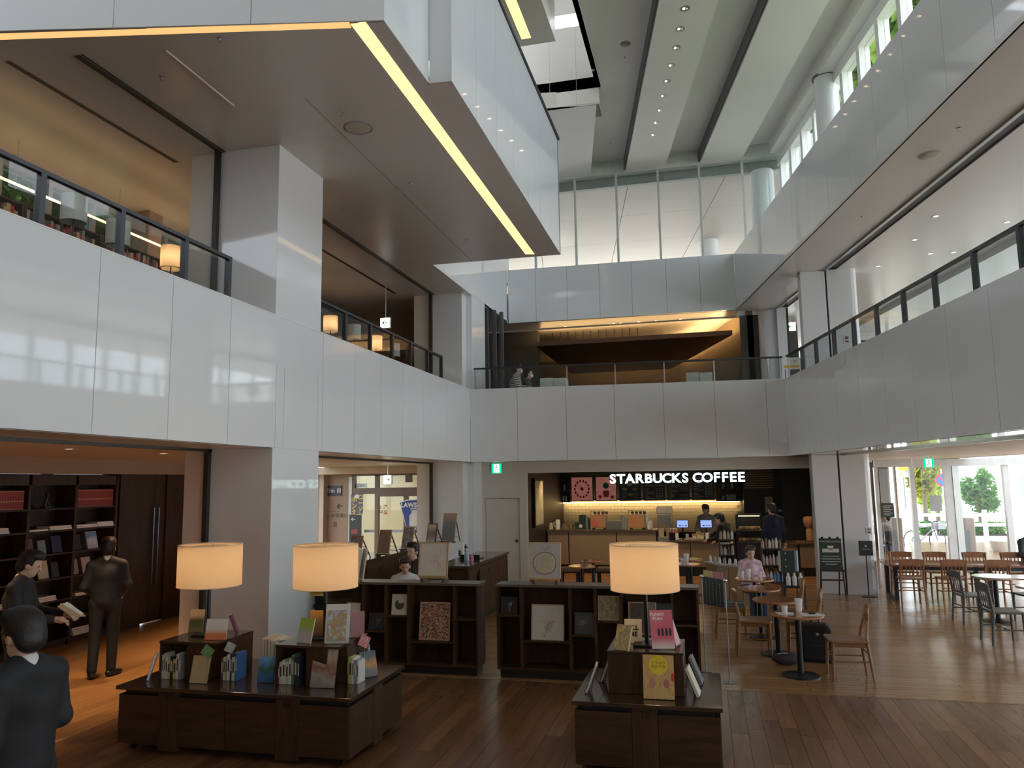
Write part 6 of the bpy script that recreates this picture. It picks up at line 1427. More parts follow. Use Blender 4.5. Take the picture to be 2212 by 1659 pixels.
box('plinth', (-.05, -.07, 0, .05, .07, .03), bz, fg); MB().tube([(0, -.04, .03), (0, -.02, .10), (0, .0, .17)], [.02, .03, .022], 8).build('body', bz, fg, smooth=True); MB().tube([(0, .05, .03), (0, .02, .10)], [.018, .022], 8).build('body', bz, fg, smooth=True); MB().ball((0, .0, .2), .03, 8).build('head', bz, fg, smooth=True)
rb_ = random.Random(17)
def lying(y, z, n, cols, w, label, group):
    for k in range(n):
        t = .018 + rb_.random() * .012; o = MB().box(-.24, 0, 0, 0, w, t, 0).box(-.235, -.0005, .003, .0008, w - .004, t - .003, 1).build('book', [cov(cols[k % len(cols)]), paper], loc=(-9.37 - .01 * k, y, z + .001)); tag(o, f'{cols[k % len(cols)]} book, {ORD[k]} up in {label}', 'book', group); z += t + .001
lying(8.25 + .90, 1.70, 1, ['cream'], .32, 'the thin pile left of the middle bay', 'lying books on the fifth shelf'); lying(8.25 + 1.26, 1.70, 2, ['cream', 'tan'], .40, 'the middle bay pile above eye height', 'lying books on the fifth shelf'); lying(8.25 + 1.76, 1.70, 2, ['pink', 'cream'], .42, 'the pile left in the right-hand bay', 'lying books on the fifth shelf'); lying(8.25 + 2.19, 1.70, 3, ['cream', 'white', 'cream'], .33, 'the thick pile at the bookcase right end', 'lying books on the fifth shelf')
mag = ART('magazine_blue', ((.62, .45, .50), (.60, .55, .60), (.62, .60, .68), (.14, .30, .50), (.35, .36, .60)), 3., 'grad', .3, 1.2); ylw = ART('magazine_yellow', ((.62, .42, .06), (.66, .50, .12), (.55, .50, .42), (.6, .35, .08)), 3., 'noise', .4)
face = [(8.25 + .91, 1.36, .16, .235, 'plum', None, 'dark purple book face-out left in the middle bay'), (8.25 + 1.16, 1.36, .13, .20, 'pale blue', M('cover_sage', (.20, .25, .23), .5), 'sage book face-out in the middle bay'), (8.25 + 1.40, 1.36, .18, .25, 'navy', None, 'navy book face-out right in the middle bay'),
        (8.25 + 1.79, 1.36, .16, .24, 'dark', None, 'black book face-out beside the blue magazine'), (8.25 + 2.08, 1.36, .21, .27, 'white', mag, 'blue and white magazine face-out in the right-hand bay'),
        (8.25 + 1.18, 1.0, .18, .26, 'yellow', ylw, 'yellow magazine face-out behind the reading man'), (8.25 + 1.42, 1.0, .13, .22, 'dark', None, 'dark book face-out right of the yellow magazine'), (8.25 + 1.76, 1.0, .16, .23, 'cream', ART('magazine_cream', ((.55, .44, .32), (.3, .2, .15), (.6, .5, .38)), 3.), 'cream picture book face-out in the right-hand bay'), (8.25 + 2.0, 1.0, .18, .24, 'pink', ART('magazine_rose', ((.45, .30, .28), (.55, .42, .38), (.35, .2, .18)), 3.), 'rose picture book face-out at the standing man'),
        (8.25 + .92, 1.0, .16, .22, 'grey', None, 'grey book face-out at the left of the middle bay')]
for y, z, w, h, c, art, lb in face: display_book(lb, (-9.44, y + w / 2, z), w, h, .02, pi / 2, 14, c, art)
lying(8.25 + 1.1, .68, 3, ['cream', 'red', 'cream'], .35, 'the low pile behind the reading man', 'lying books on the third shelf'); lying(8.25 + 1.8, .68, 2, ['white', 'tan'], .40, 'the low pile behind the standing man', 'lying books on the third shelf')
lying(8.25 + .95, .10, 4, ['red', 'red', 'brown', 'cream'], .36, 'the bottom pile in the middle bay', 'lying books on the lowest shelf'); lying(8.25 + 1.8, .10, 4, ['cream', 'cream', 'tan', 'brown'], .40, 'the bottom pile in the right-hand bay', 'lying books on the lowest shelf')
for k, (y, z) in enumerate(((8.25 + .06, 1.70), (8.25 + .32, 1.70), (8.25 + .08, 1.0), (8.25 + .4, .68))):
    lying(y, z, 3, [['white', 'pale blue', 'grey'], ['pale blue', 'pink', 'white'], ['brown', 'yellow', 'cream'], ['brown', 'tan', 'brown']][k], .25, ('the pale pile at the left picture edge', 'the pastel pile left of the thick upright', 'the brown pile low at the left edge', 'the lowest brown pile at the left edge')[k], 'lying books at the left edge')
# ================================================================== INFO COUNTER WITH SMALL EASELS (behind the left shelf)
def counter(x0, y0, x1, y1, z, label):
    t = thing('info_counter', label, 'counter', ((x0 + x1) / 2, (y0 + y1) / 2, 0)); w, d = (x1 - x0) / 2, (y1 - y0) / 2
    box('worktop', (-w, -d, z - .04, w, d, z), dk_top, t, bevel=.004); box('carcass', (-w + .03, -d + .03, .08, w - .03, d - .03, z - .04), dk_wood_z, t); box('plinth', (-w + .07, -d + .07, 0, w - .07, d - .07, .08), black, t)
    n = max(2, int(2 * d / .6))
    for k in range(n): box('door_panel', (w - .03, -d + .05 + k * (2 * d - .1) / n, .12, w - .012, -d + .05 + (k + 1) * (2 * d - .1) / n - .01, z - .08), dk_wood_z, t); box('door_handle', (w - .012, -d + .05 + (k + .8) * (2 * d - .1) / n, z - .25, w - .004, -d + .07 + (k + .8) * (2 * d - .1) / n, z - .15), black_metal, t)
counter(-5.85, 11.6, -5.30, 15.4, 1.1, 'long dark counter with easel pictures beyond the left shelf')
counter(-4.35, 12.0, -3.72, 14.6, .98, 'dark cabinet counter with bottles on it beside the service door')
def easel_picture(px, py, y, w, h, label, art, fm, z=1.1, rz=-.25):
    x = PY(px, py, y).x; t = thing('tabletop_easel', label, 'easel', (x, y, z), rz)
    fr = MB().obox(Matrix.Translation((0, .05, h / 2 + .03)) @ Matrix.Rotation(radians(-13), 4, 'X'), w, .02, h).build('frame', fm, t)
    MB().obox(Matrix.Translation((0, .038, h / 2 + .03)) @ Matrix.Rotation(radians(-13), 4, 'X'), w - .035, .003, h - .035).build('print', art, fr)
    for s in (-1, 1): MB().tube([(s * w * .4, .10, h * .9), (s * w * .4, .30, .004)], .012, 5).build('back_leg', frame_dark, t)
    for k in range(4): f = .2 + k * .2; MB().tube([(-w * .4, .10 + .2 * (1 - f), h * .9 * f), (w * .4, .10 + .2 * (1 - f), h * .9 * f)], .006, 4).build('rung', frame_dark, t)
    box('ledge', (-w / 2 - .02, -.035, .012, w / 2 + .02, .02, .03), frame_dark, t); 
    for s in (-1, 1): box('foot', (s * w * .4 - .015, -.03, 0, s * w * .4 + .015, .06, .012), frame_dark, t)
easel_picture(765, 1195, 11.8, .24, .34, 'tabletop easel with a pale bird picture beside the lamp', ART('easel_bird', ((.62, .60, .58), (.28, .28, .30), (.66, .64, .60)), 3.), frame_tan)
easel_picture(827, 1205, 12.35, .24, .40, 'tabletop easel with a rippled brown and white picture', ART('easel_ripple', ((.62, .52, .42), (.16, .09, .06), (.60, .48, .38), (.30, .14, .08)), 8., 'noise', .5, 3., (1, 1, 2)), frame_tan)
easel_picture(878, 1188, 13.3, .24, .40, 'tabletop easel with a dark grey fountain picture', ART('easel_fountain', ((.14, .15, .16), (.20, .21, .22), (.50, .46, .40), (.17, .18, .19)), 3., 'noise', .5, 1.), frame_pale)
easel_picture(930, 1170, 14.3, .22, .40, 'tabletop easel with a pale twisted trunk picture', ART('easel_trunk', ((.58, .50, .38), (.20, .16, .12), (.62, .54, .42)), 3., 'grad', .5, 1.5), frame_dark)
easel_picture(968, 1163, 15.1, .30, .56, 'tall tabletop easel with a grey menu sheet near the white jamb', ART('easel_menu', ((.15, .17, .17), (.16, .18, .18), (.20, .22, .22), (.50, .30, .24)), 2., 'grad', .5, .6), frame_tan, rz=-.15)
for k, (px, h, c, lb) in enumerate(((995, .16, 'green', 'small green potted plant on the cabinet counter'), (999, .24, 'white', 'white pump bottle on the cabinet counter'), (1006, .2, 'dark', 'dark label bottle at the back of the cabinet counter'), (1008, .2, 'pale blue', 'clear spray bottle at the front of the cabinet counter'), (1018, .14, 'pink', 'small pink dispenser at the end of the cabinet counter'))):
    y = (13.6, 13.6, 14.0, 12.9, 12.75)[k]; x = PY(px, 1195, y).x; t = thing('counter_bottle', lb, 'bottle' if k else 'plant', (x, y, .981))
    MB().lathe([(.04, 0), (.042, h * .6), (.016, h * .75), (.016, h * .9)], 12).build('body', cov(c), t, smooth=True); MB().lathe([(.02, h * .9), (.02, h)], 10).build('cap', white_pl, t)
tb = thing('black_tray', 'black tray box on the cabinet counter around the bottles', 'tray', (-4.0, 13.2, .98)); box('tray_floor', (-.2, -.15, 0.001, .15, .12, .012), black, tb); box('tray_wall', (-.2, -.16, .001, .15, -.15, .08), black, tb)
um = thing('hanging_umbrella', 'folded dark umbrella hooked on the cabinet counter end', 'umbrella', (-3.69, 12.5, .3)); MB().lathe([(.008, 0), (.035, .12), (.045, .4), (.02, .55), (.01, .6)], 10).build('canopy', M('umbrella_dark', (.03, .028, .032), .7), um, smooth=True); MB().tube([(0, 0, .6), (0, 0, .69), (-.03, 0, .72)], .008, 6).build('handle', black_metal, um)
# ================================================================== UPPER LEFT ROOM
rc = M('reading_counter_wood', (.05, .03, .02), .4)
for y0, y1, lb in ((3.5, 9.3, 'dark reading counter along the upper left balcony before the big column'), (9.5, 17.5, 'dark reading counter along the upper left balcony beyond the big column')):
    t = thing('reading_counter', lb, 'counter', (-6.75, (y0 + y1) / 2, F2)); d = (y1 - y0) / 2
    box('worktop', (-.3, -d, .69, .3, d, .72), rc, t); 
    for q in (-d + .1, 0, d - .1): box('support', (-.25, q - .03, 0, .25, q + .03, .69), rc, t)
lamp_off = M('lamp_shade_unlit', (.60, .60, .56), .7)
def up_lamp(px, py, on, label):
    p = PX(px, py, -6.75); zc = p.z
    table_lamp(-6.75, p.y, F2 + .72, label, on, .135, .30, zc - .15, 3, 'shaded lamps on the upper reading counters', None if on else lamp_off, .008)
up_lamp(370, 557, True, 'lit shaded lamp on the upper left counter just before the big column')
up_lamp(160, 452, False, 'unlit pale lamp on the upper counter, nearest the left edge'); up_lamp(255, 505, False, 'unlit pale lamp between the left-edge lamp and the lit lamp upstairs')
up_lamp(714, 700, True, 'lit shaded lamp on the upper counter just beyond the big column'); up_lamp(765, 718, False, 'unlit lamp right of the first lit lamp beyond the big column'); up_lamp(812, 741, True, 'lit shaded lamp below the upper exit arrow'); up_lamp(851, 757, False, 'unlit lamp right of the lamp below the upper exit arrow'); up_lamp(888, 768, False, 'unlit lamp farthest along the upper left counter')
ub_ = thing('linear_light', 'thin orange linear light hung before the upper left windows', 'light', (-8.0, 0, 0)); zl = PX(75, 415, -8.0).z
box('light_bar', (-.012, 5.0, zl - .012, .012, 10.9, zl + .012), EMIT('linear_orange', (1., .55, .22), 3.), ub_)
for y in (5.3, 7.3, 9.0, 10.7): MB().tube([(0, y, zl), (0, y, ZC)], .003, 4).build('wire', steel, ub_)
# bookcases under the windows upstairs
for k in range(5):
    y = 5.0 + k * 1.28; t = thing('upper_bookcase', f'dark bookcase under the upper left windows, {ORD[k]} from the left', 'bookcase', (-8.28, y, F2), 0, 'bookcases under the upper windows')
    Hc = 2.12
    for q in (0, 1.24): box('upright', (-.16, q, 0, .16, q + .03, Hc), lib_wood, t)
    for z in (.05, .5, .93, 1.36, 1.78, Hc - .02): box('shelf_board', (-.16, .03, z - .02, .15, 1.24, z), lib_wood, t)
    box('back_panel', (-.17, 0, 0, -.16, 1.27, Hc), lib_wood, t)
    for z in (1.36, 1.78):
        yy = .05; i = 0
        while yy < 1.17:
            tt = rb_.uniform(.03, .06); hh = rb_.uniform(.2, .3); c = rb_.choice(['red', 'brown', 'plum', 'dark', 'tan', 'grey', 'brown', 'navy'])
            o = MB().box(-.1, 0, 0, .1, tt, hh).box(-.095, .003, hh - .001, .095, tt - .003, hh + .0006, 1).build('book', [cov(c), paper], loc=(-8.25, y + yy, F2 + z + .001)); tag(o, f'{c} book, {ORD[i]} from left, {"upper" if z > 1.5 else "lower"} shelf of the {ORD[k]} bookcase under the upper windows', 'book', 'books on the upper left bookcases'); yy += tt + .002; i += 1
# ================================================================== CEILING FITTINGS
dlm = EMIT('downlight_warm', (1., .72, .45), 5.)
n_ = 9
for k in range(n_):
    px = (1480, 1469, 1461, 1450, 1441, 1433, 1426, 1418, 1412)[k]; py = (18, 62, 103, 141, 175, 207, 238, 265, 291)[k]; p = PZ(px, py, ZM)
    t = thing('downlight', f'small twin ceiling downlight, {ORD[k]} of the row counted from the picture top', 'light', (p.x, p.y, ZM), 0, 'downlights on the middle ceiling strip')
    MB().lathe([(.05, -.004), (.085, -.004), (.085, .0)], 16, cap=False).build('trim_ring', steel, t, smooth=True); MB().ball((-.025, 0, .0), .022, 6).build('lamp', dlm, t); MB().ball((.03, 0, -.005), .02, 6).build('lamp', chrome, t)
def ceil_disc(px, py, z, r, label, mat, nm='ceiling_speaker', cat='speaker'):
    p = PZ(px, py, z); t = thing(nm, label, cat, (p.x, p.y, z)); MB().lathe([(r * .2, -.012), (r * .9, -.01), (r, -.002), (r, .0)], 24).build('grille', mat, t, smooth=True); MB().lathe([(r, -.004), (r * 1.08, -.004), (r * 1.08, 0)], 24, cap=False).build('rim', steel, t)
spk = M('speaker_cream', (.55, .50, .43), .6)
ceil_disc(773, 276, ZC, .16, 'round cream speaker in the gallery underside', spk); ceil_disc(2010, 335, ZC, .15, 'round cream speaker in the right-hand soffit', spk); ceil_disc(1351, 95, ZM + .34, .10, 'dark round detector on the high ceiling', M('detector_olive', (.22, .21, .15), .5), 'smoke_detector', 'detector')
for k, (px, py, z, lb) in enumerate(((350, 166, ZC, 'tiny sprinkler left in the gallery underside'), (737, 244, ZC, 'tiny sprinkler above the cream speaker'), (888, 395, ZC, 'tiny sprinkler midway along the gallery underside'), (740, 450, ZC, 'tiny sprinkler near the second opening'), (1008, 517, ZC, 'tiny sprinkler near the gallery end'), (475, 82, ZC, 'tiny sprinkler near the front light strip'), (1349, 124, ZM + .34, 'tiny sprinkler beside the dark detector'), (1281, 150, ZM + .34, 'tiny sprinkler near the light well'), (1319, 309, ZM + .34, 'tiny sprinkler low on the high ceiling'), (1656, 128, ZM + .34, 'tiny sprinkler between the right ceiling strips'), (2072, 276, ZC, 'tiny sprinkler above the right-hand speaker'), (1863, 468, ZC, 'tiny sprinkler low on the right-hand soffit'), (922, 591, ZC, 'tiny sprinkler by the rear jamb'))):
    p = PZ(px, py, z); t = thing('sprinkler', lb, 'sprinkler', (p.x, p.y, z)); MB().lathe([(.03, 0), (.03, -.006), (.01, -.01), (.008, -.035), (.02, -.038)], 10).build('head', steel, t)
for k, (px, py) in enumerate(((1897, 575), (1976, 518), (2010, 548), (2022, 467), (2060, 545), (2175, 480))):
    p = PZ(px, py, ZC); uu = p.x * CB + p.y * SB; zz = ZC
    if uu > 8.3: p = PZ(px, py, ZC - .12); zz = ZC - .12
    t = thing('downlight', f'small recessed downlight beyond the right balcony railing, {ORD[k]} from the left', 'light', (p.x, p.y, zz), 0, 'downlights in the right upper ceiling')
    MB().lathe([(.04, -.004), (.07, -.004), (.07, 0)], 14, cap=False).build('trim_ring', white_pl, t); MB().lathe([(.0001, .0), (.04, -.002)], 14, cap=False).build('lamp', EMIT('downlight_soft', (1., .85, .65), 2.5), t)
for k, (px, py) in enumerate(((1228, 713), (1330, 707), (1345, 706), (1384, 706), (1420, 705), (1472, 703))):
    p = PZ(px, py, ZC); p.y = min(p.y, 20.85); t = thing('downlight', f'tiny recessed downlight at the ceiling edge of the rear lounge, {ORD[k]} from left', 'light', (p.x, p.y, ZC), 0, 'downlights at the lounge ceiling edge'); MB().lathe([(.03, -.004), (.055, -.004), (.055, 0)], 12, cap=False).build('trim_ring', steel, t); MB().lathe([(.0001, 0), (.03, -.002)], 12, cap=False).build('lamp', dlm, t)
# small signs on the right upper floor
p = PY(1829, 733, 16.74); ns2 = thing('wall_panel_sign', 'small white notice on the upper pier behind the right railing', 'notice', (p.x, 16.735, p.z)); box('card', (-.06, 0, -.09, .06, .01, .09), white_pl, ns2); box('print', (-.035, -.002, .0, .035, 0, .06), cov('plum'), ns2); box('print', (-.035, -.002, -.06, .035, 0, -.03), cov('dark'), ns2)
p = PY(1710, 785, 19.0); ns3 = thing('information_board', 'white board with red print and a yellow band at the upper right corner', 'sign', (p.x, 19.0, F2)); zz = p.z - F2
box('board', (-.19, 0, zz - .14, .19, .02, zz + .14), white_pl, ns3); box('yellow_band', (-.17, -.003, zz - .10, .17, 0, zz - .04), ys_, ns3); text('lettering', '2F', .09, cov('red'), ns3, (.07, -.003, zz + .04), ext=.001); 
for s in (-.15, .15): MB().tube([(s, .01, 0), (s, .01, zz - .14)], .01, 6).build('leg', black_metal, ns3)
p = PX(1694, 951, 1.6); 
u = PU(1694, 951, 4.68); _x, _y = UV(4.68 - .012, u.y); o = MB().box(-.05, -.006, -.05, .05, .006, .05).build('camera_plate', white_pl, loc=(PY(1694, 951, 16.93).x, 16.92, PY(1694, 951, 16.93).z)); tag(o, 'small white camera plate on the rear balcony front near its right corner', 'camera')
# ================================================================== PEOPLE
def _cap(P, a, b, ra, rb):
    a = np.array(a, float); b = np.array(b, float); ab = b - a; L2 = max(1e-9, ab @ ab)
    t = np.clip(((P - a) @ ab) / L2, 0, 1); return np.linalg.norm(P - (a + t[..., None] * ab), axis=-1) - (ra + (rb - ra) * t)
def _ell(P, c, r, R=None):
    q = P - np.array(c, float)
    if R is not None: q = q @ np.array(R)
    r = np.array(r, float); k0 = np.linalg.norm(q / r, axis=-1); k1 = np.linalg.norm(q / (r * r), axis=-1); return k0 * (k0 - 1) / np.maximum(k1, 1e-6)
def sdf_mesh(prims, res=.014, k=.025, clip=None):
    lo = np.array([1e9] * 3); hi = -lo
    for p in prims:
        if p[0] == 'c': pts = np.array([p[1], p[2]]); r = max(p[3], p[4])
        else: pts = np.array([p[1]]); r = max(p[2])
        lo = np.minimum(lo, pts.min(0) - r); hi = np.maximum(hi, pts.max(0) + r)
    lo -= res * 3; hi += res * 3; n = np.ceil((hi - lo) / res).astype(int) + 1
    ax = [lo[i] + np.arange(n[i]) * res for i in range(3)]
    D = np.full(n, .2)
    for p in prims:
        if p[0] == 'c': pts = np.array([p[1], p[2]]); r = max(p[3], p[4])
        else: pts = np.array([p[1]]); r = max(p[2])
        mrg = r + k + res * 3
        i0 = np.maximum(0, np.floor((pts.min(0) - mrg - lo) / res).astype(int)); i1 = np.minimum(n, np.ceil((pts.max(0) + mrg - lo) / res).astype(int) + 1)
        g = np.stack(np.meshgrid(ax[0][i0[0]:i1[0]], ax[1][i0[1]:i1[1]], ax[2][i0[2]:i1[2]], indexing='ij'), -1)
        d = _cap(g, *p[1:5]) if p[0] == 'c' else _ell(g, p[1], p[2], p[3] if len(p) > 3 else None)
        s = (slice(i0[0], i1[0]), slice(i0[1], i1[1]), slice(i0[2], i1[2])); a = D[s]
        h = np.clip(.5 + .5 * (a - d) / k, 0, 1); D[s] = a * (1 - h) + d * h - k * h * (1 - h)
    if clip is not None:
        g = np.stack(np.meshgrid(*ax, indexing='ij'), -1); D = np.maximum(D, clip(g))
    ins = D < 0
    c8 = np.zeros(tuple(n - 1), int)
    for dx in (0, 1):
        for dy in (0, 1):
            for dz in (0, 1): c8 += ins[dx:n[0] - 1 + dx, dy:n[1] - 1 + dy, dz:n[2] - 1 + dz]
    act = (c8 > 0) & (c8 < 8); idx = np.full(act.shape, -1); cells = np.argwhere(act); idx[act] = np.arange(len(cells))
    acc = np.zeros((len(cells), 3)); cnt = np.zeros(len(cells)); corner = [(x, y, z) for x in (0, 1) for y in (0, 1) for z in (0, 1)]
    for a in corner:
        for axis in range(3):
            if a[axis]: continue
            b = list(a); b[axis] = 1
            da = D[cells[:, 0] + a[0], cells[:, 1] + a[1], cells[:, 2] + a[2]]; db = D[cells[:, 0] + b[0], cells[:, 1] + b[1], cells[:, 2] + b[2]]
            m = (da < 0) != (db < 0); t = np.where(m, da / np.where(m, da - db, 1), 0)
            q = np.array(a, float)[None] + np.zeros((len(cells), 3)); q[:, axis] += t; acc[m] += q[m]; cnt[m] += 1
    V = lo + (cells + acc / cnt[:, None]) * res; Fs = []
    for axis in range(3):
        u, w = (axis + 1) % 3, (axis + 2) % 3
        s0 = [slice(None)] * 3; s1 = [slice(None)] * 3; s0[axis] = slice(0, n[axis] - 1); s1[axis] = slice(1, n[axis])
        ch = ins[tuple(s0)] != ins[tuple(s1)]; E = np.argwhere(ch)
        E = E[(E[:, u] > 0) & (E[:, w] > 0) & (E[:, u] < n[u] - 1) & (E[:, w] < n[w] - 1)]
        def cell(du, dw): c = E.copy(); c[:, u] -= du; c[:, w] -= dw; return idx[c[:, 0], c[:, 1], c[:, 2]]
        q = np.stack([cell(0, 0), cell(1, 0), cell(1, 1), cell(0, 1)], 1); fl = ins[tuple(E.T)]; q[~fl] = q[~fl][:, ::-1]; Fs.append(q)
    Fa = np.concatenate(Fs); Fa = Fa[(Fa >= 0).all(1)]
    return V.tolist(), Fa.tolist()
def sdf_obj(name, prims, mat, parent, res, k=.025, clip=None):
    v, f = sdf_mesh(prims, res, k, clip); me = bpy.data.meshes.new(name); me.from_pydata(v, [], f); me.materials.append(mat)
    me.polygons.foreach_set('use_smooth', [True] * len(me.polygons)); o = bpy.data.objects.new(name, me); COL.objects.link(o); o.parent = parent; return o
def lerp(a, b, t): return tuple(a[i] + (b[i] - a[i]) * t for i in range(3))
hair_bk = M('hair_black', (.012, .010, .010), .5, bump=.3); hair_br = M('hair_brown', (.05, .028, .018), .5, bump=.3)
suit = M('suit_black', (.012, .013, .017), .7, bump=.15); shirt_w = M('shirt_white', (.72, .72, .72), .7); shoe = M('shoe_black', (.01, .01, .01), .3)
def person(label, loc, rz, J, top, legs, hair=hair_bk, res=.013, collar=None, sleeves=1., long_hair=0, mask=False, cap=None, bun=False, extra=None, scale=1., shoes=shoe, skirt=False):
    """J: joints in metres, figure faces local +y. top/legs: cloth materials"""
    t = thing('person', label, 'person', loc, rz); t.scale = (scale,) * 3
    hd, nk, ch, pv = J['head'], J['neck'], J['chest'], J['pelvis']; hz = J.get('yaw', 0.); tilt = J.get('tilt', 0.)
    R = Matrix.Rotation(hz, 3, 'Z') @ Matrix.Rotation(tilt, 3, 'X')
    def H(x, y, z): v = R @ Vector((x, y, z)); return (hd[0] + v.x, hd[1] + v.y, hd[2] + v.z)
    Rn = [list(r) for r in R]
    body = [('e', H(0, 0, .02), (.074, .092, .10), Rn), ('e', H(0, .028, -.06), (.052, .058, .058), Rn), ('c', H(0, .088, .0), H(0, .106, -.028), .011, .015),
            ('e', H(.076, -.005, -.01), (.012, .02, .032), Rn), ('e', H(-.076, -.005, -.01), (.012, .02, .032), Rn), ('c', H(0, -.02, -.06), nk, .05, .054), ('c', nk, ch, .06, .10), ('c', ch, pv, .11, .11)]
    for s in ('l', 'r'):
        sh, el, wr = J['sh' + s], J['el' + s], J['wr' + s]; hp, kn, an = J['hip' + s], J['kn' + s], J['an' + s]
        body += [('c', ch, sh, .07, .05), ('c', sh, el, .045, .036), ('c', el, wr, .036, .026), ('c', pv, hp, .09, .08), ('c', hp, kn, .07, .05), ('c', kn, an, .05, .036)]
        d = (Vector(wr) - Vector(el)).normalized(); hv = Vector(J.get('hand' + s, d)).normalized()
        pal = Vector(wr) + hv * .045; side = hv.cross(Vector((0, 0, 1)) if abs(hv.z) < .8 else Vector((0, 1, 0))).normalized(); nrm = hv.cross(side)
        body.append(('c', wr, tuple(pal + hv * .02), .026, .034)); curl = J.get('curl', .5)
        for q, ln in enumerate((.062, .072, .068, .054)):
            a = pal + hv * .035 + side * (.028 - q * .0185); b = a + hv * ln * .5 + nrm * curl * .012; c = b + hv * ln * .5 * (1 - curl * .5) + nrm * curl * .03
            body += [('c', tuple(a), tuple(b), .0095, .009), ('c', tuple(b), tuple(c), .009, .0075)]
        th = pal + side * .03; body += [('c', tuple(th - hv * .01), tuple(th + side * .03 + hv * .025), .012, .010), ('c', tuple(th + side * .03 + hv * .025), tuple(th + side * .035 + hv * .05), .010, .008)]
    sdf_obj('body', body, skin, t, min(res, .011), .014)
    # face
    for s in (-1, 1): sdf_obj('eye', [('e', H(s * .03, .082, .012), (.013, .008, .007), Rn)], M('eye_dark', (.02, .015, .012), .2), t, .004, .002)
    if not mask: sdf_obj('mouth', [('e', H(0, .083, -.062), (.022, .006, .005), Rn)], M('lip', (.35, .13, .11), .5), t, .004, .002)
    else: sdf_obj('face_mask', [('e', H(0, .055, -.05), (.062, .055, .048), Rn)], M('mask_white', (.70, .72, .74), .7), t, .008, .01)
    hp_ = [('e', H(0, -.016, .05), (.092, .108, .098), Rn), ('e', H(0, -.062, -.015), (.084, .06, .08), Rn), ('e', H(.03, .02, .10), (.06, .07, .05), Rn), ('e', H(-.03, .02, .10), (.06, .07, .05), Rn)]
    if long_hair: hp_ += [('c', H(.05, -.05, -.02), H(.055, -.04, -long_hair), .04, .03), ('c', H(-.05, -.05, -.02), H(-.055, -.04, -long_hair), .04, .03), ('c', H(0, -.08, 0), H(0, -.07, -long_hair), .045, .035)]
    if bun: hp_ += [('e', H(0, -.125, .03), (.04, .04, .04), Rn)]
    Ri = np.array(Rn)
    def face_cut(g):       # hair leaves the face free
        q = (g - np.array(hd)) @ Ri; return np.minimum(q[..., 1] - .035 - .5 * np.maximum(0, q[..., 2] - .05) , .07 - q[..., 2]) if True else 0
    sdf_obj('hair', hp_, hair, t, .010, .02, face_cut)
    if cap: sdf_obj('cap', [('e', H(0, -.005, .065), (.092, .105, .072), Rn), ('c', H(-.03, .10, .045), H(.03, .10, .045), .02, .02)], cap, t, .010, .015)
    # garments
    g = [('c', lerp(nk, ch, .35), ch, .085, .135), ('c', lerp(nk, J['shl'], .25), J['shl'], .07, .060), ('c', lerp(nk, J['shr'], .25), J['shr'], .07, .060), ('c', ch, lerp(ch, pv, .6), .145, .13), ('c', lerp(ch, pv, .6), pv, .13, .145)]
    for s in ('l', 'r'):
        g += [('c', lerp(ch, J['sh' + s], .55), lerp(pv, J['hip' + s], .8), .085, .10)]
        e = lerp(J['el' + s], J['wr' + s], max(0, min(1, (sleeves - .5) * 2)) * .93)
        g += [('c', J['sh' + s], J['el' + s] if sleeves >= .5 else lerp(J['sh' + s], J['el' + s], sleeves * 2), .062, .050)]
        if sleeves > .5: g += [('c', J['el' + s], e, .052, .042)]
    sdf_obj('jacket' if top is suit else 'shirt', g, top, t, res, .035)
    lg_ = []
    for s in ('l', 'r'):
        hp, kn, an = J['hip' + s], J['kn' + s], J['an' + s]
        lg_ += [('c', pv, hp, .11, .10), ('c', hp, kn, .095, .068), ('c', kn, (an[0], an[1], an[2] + .02), .068, .056)]
    sdf_obj('trousers', lg_, legs, t, res, .03)
    for s in ('l', 'r'):
        an, to = J['an' + s], J['to' + s]; hl = lerp(an, to, -.25)
        sdf_obj('shoe', [('c', (hl[0], hl[1], .042), (an[0], an[1], .05), .038, .044), ('c', (an[0], an[1], .045), (to[0], to[1], .032), .044, .03)], shoes, t, .011, .02, lambda g: .003 - g[..., 2] if an[2] < .2 else g[..., 2] * 0 - 1)
    if collar: sdf_obj('collar', [('c', (nk[0], nk[1] - .01, nk[2] - .035), (nk[0], nk[1] - .005, nk[2] + .005), .075, .066)], collar, t, .009, .01)
    if extra: extra(t, H)
    return t
def stand(h=1.70, **o):
    s = h / 1.70; J = dict(head=(0, .03, 1.585), neck=(0, 0, 1.44), chest=(0, -.01, 1.26), pelvis=(0, 0, .95), shl=(-.172, -.01, 1.375), shr=(.172, -.01, 1.375), ell=(-.215, -.03, 1.11), elr=(.215, -.03, 1.11), wrl=(-.24, .03, .87), wrr=(.24, .03, .87),
        hipl=(-.09, 0, .90), hipr=(.09, 0, .90), knl=(-.10, .02, .49), knr=(.10, .02, .49), anl=(-.10, -.03, .08), anr=(.10, -.03, .08), tol=(-.12, .13, .03), tor=(.12, .13, .03)); J.update(o)
    return {k: (tuple(c * s for c in v) if isinstance(v, tuple) else v) for k, v in J.items()}
def sit(**o):
    J = dict(head=(0, .06, 1.19), neck=(0, .02, 1.045), chest=(0, 0, .87), pelvis=(0, -.03, .56), shl=(-.16, .0, .98), shr=(.16, .0, .98), ell=(-.22, .06, .74), elr=(.22, .06, .74), wrl=(-.12, .28, .74), wrr=(.12, .28, .74),
        hipl=(-.09, .0, .53), hipr=(.09, .0, .53), knl=(-.11, .42, .50), knr=(.11, .42, .50), anl=(-.11, .40, .08), anr=(.11, .40, .08), tol=(-.12, .56, .03), tor=(.12, .56, .03)); J.update(o); return J
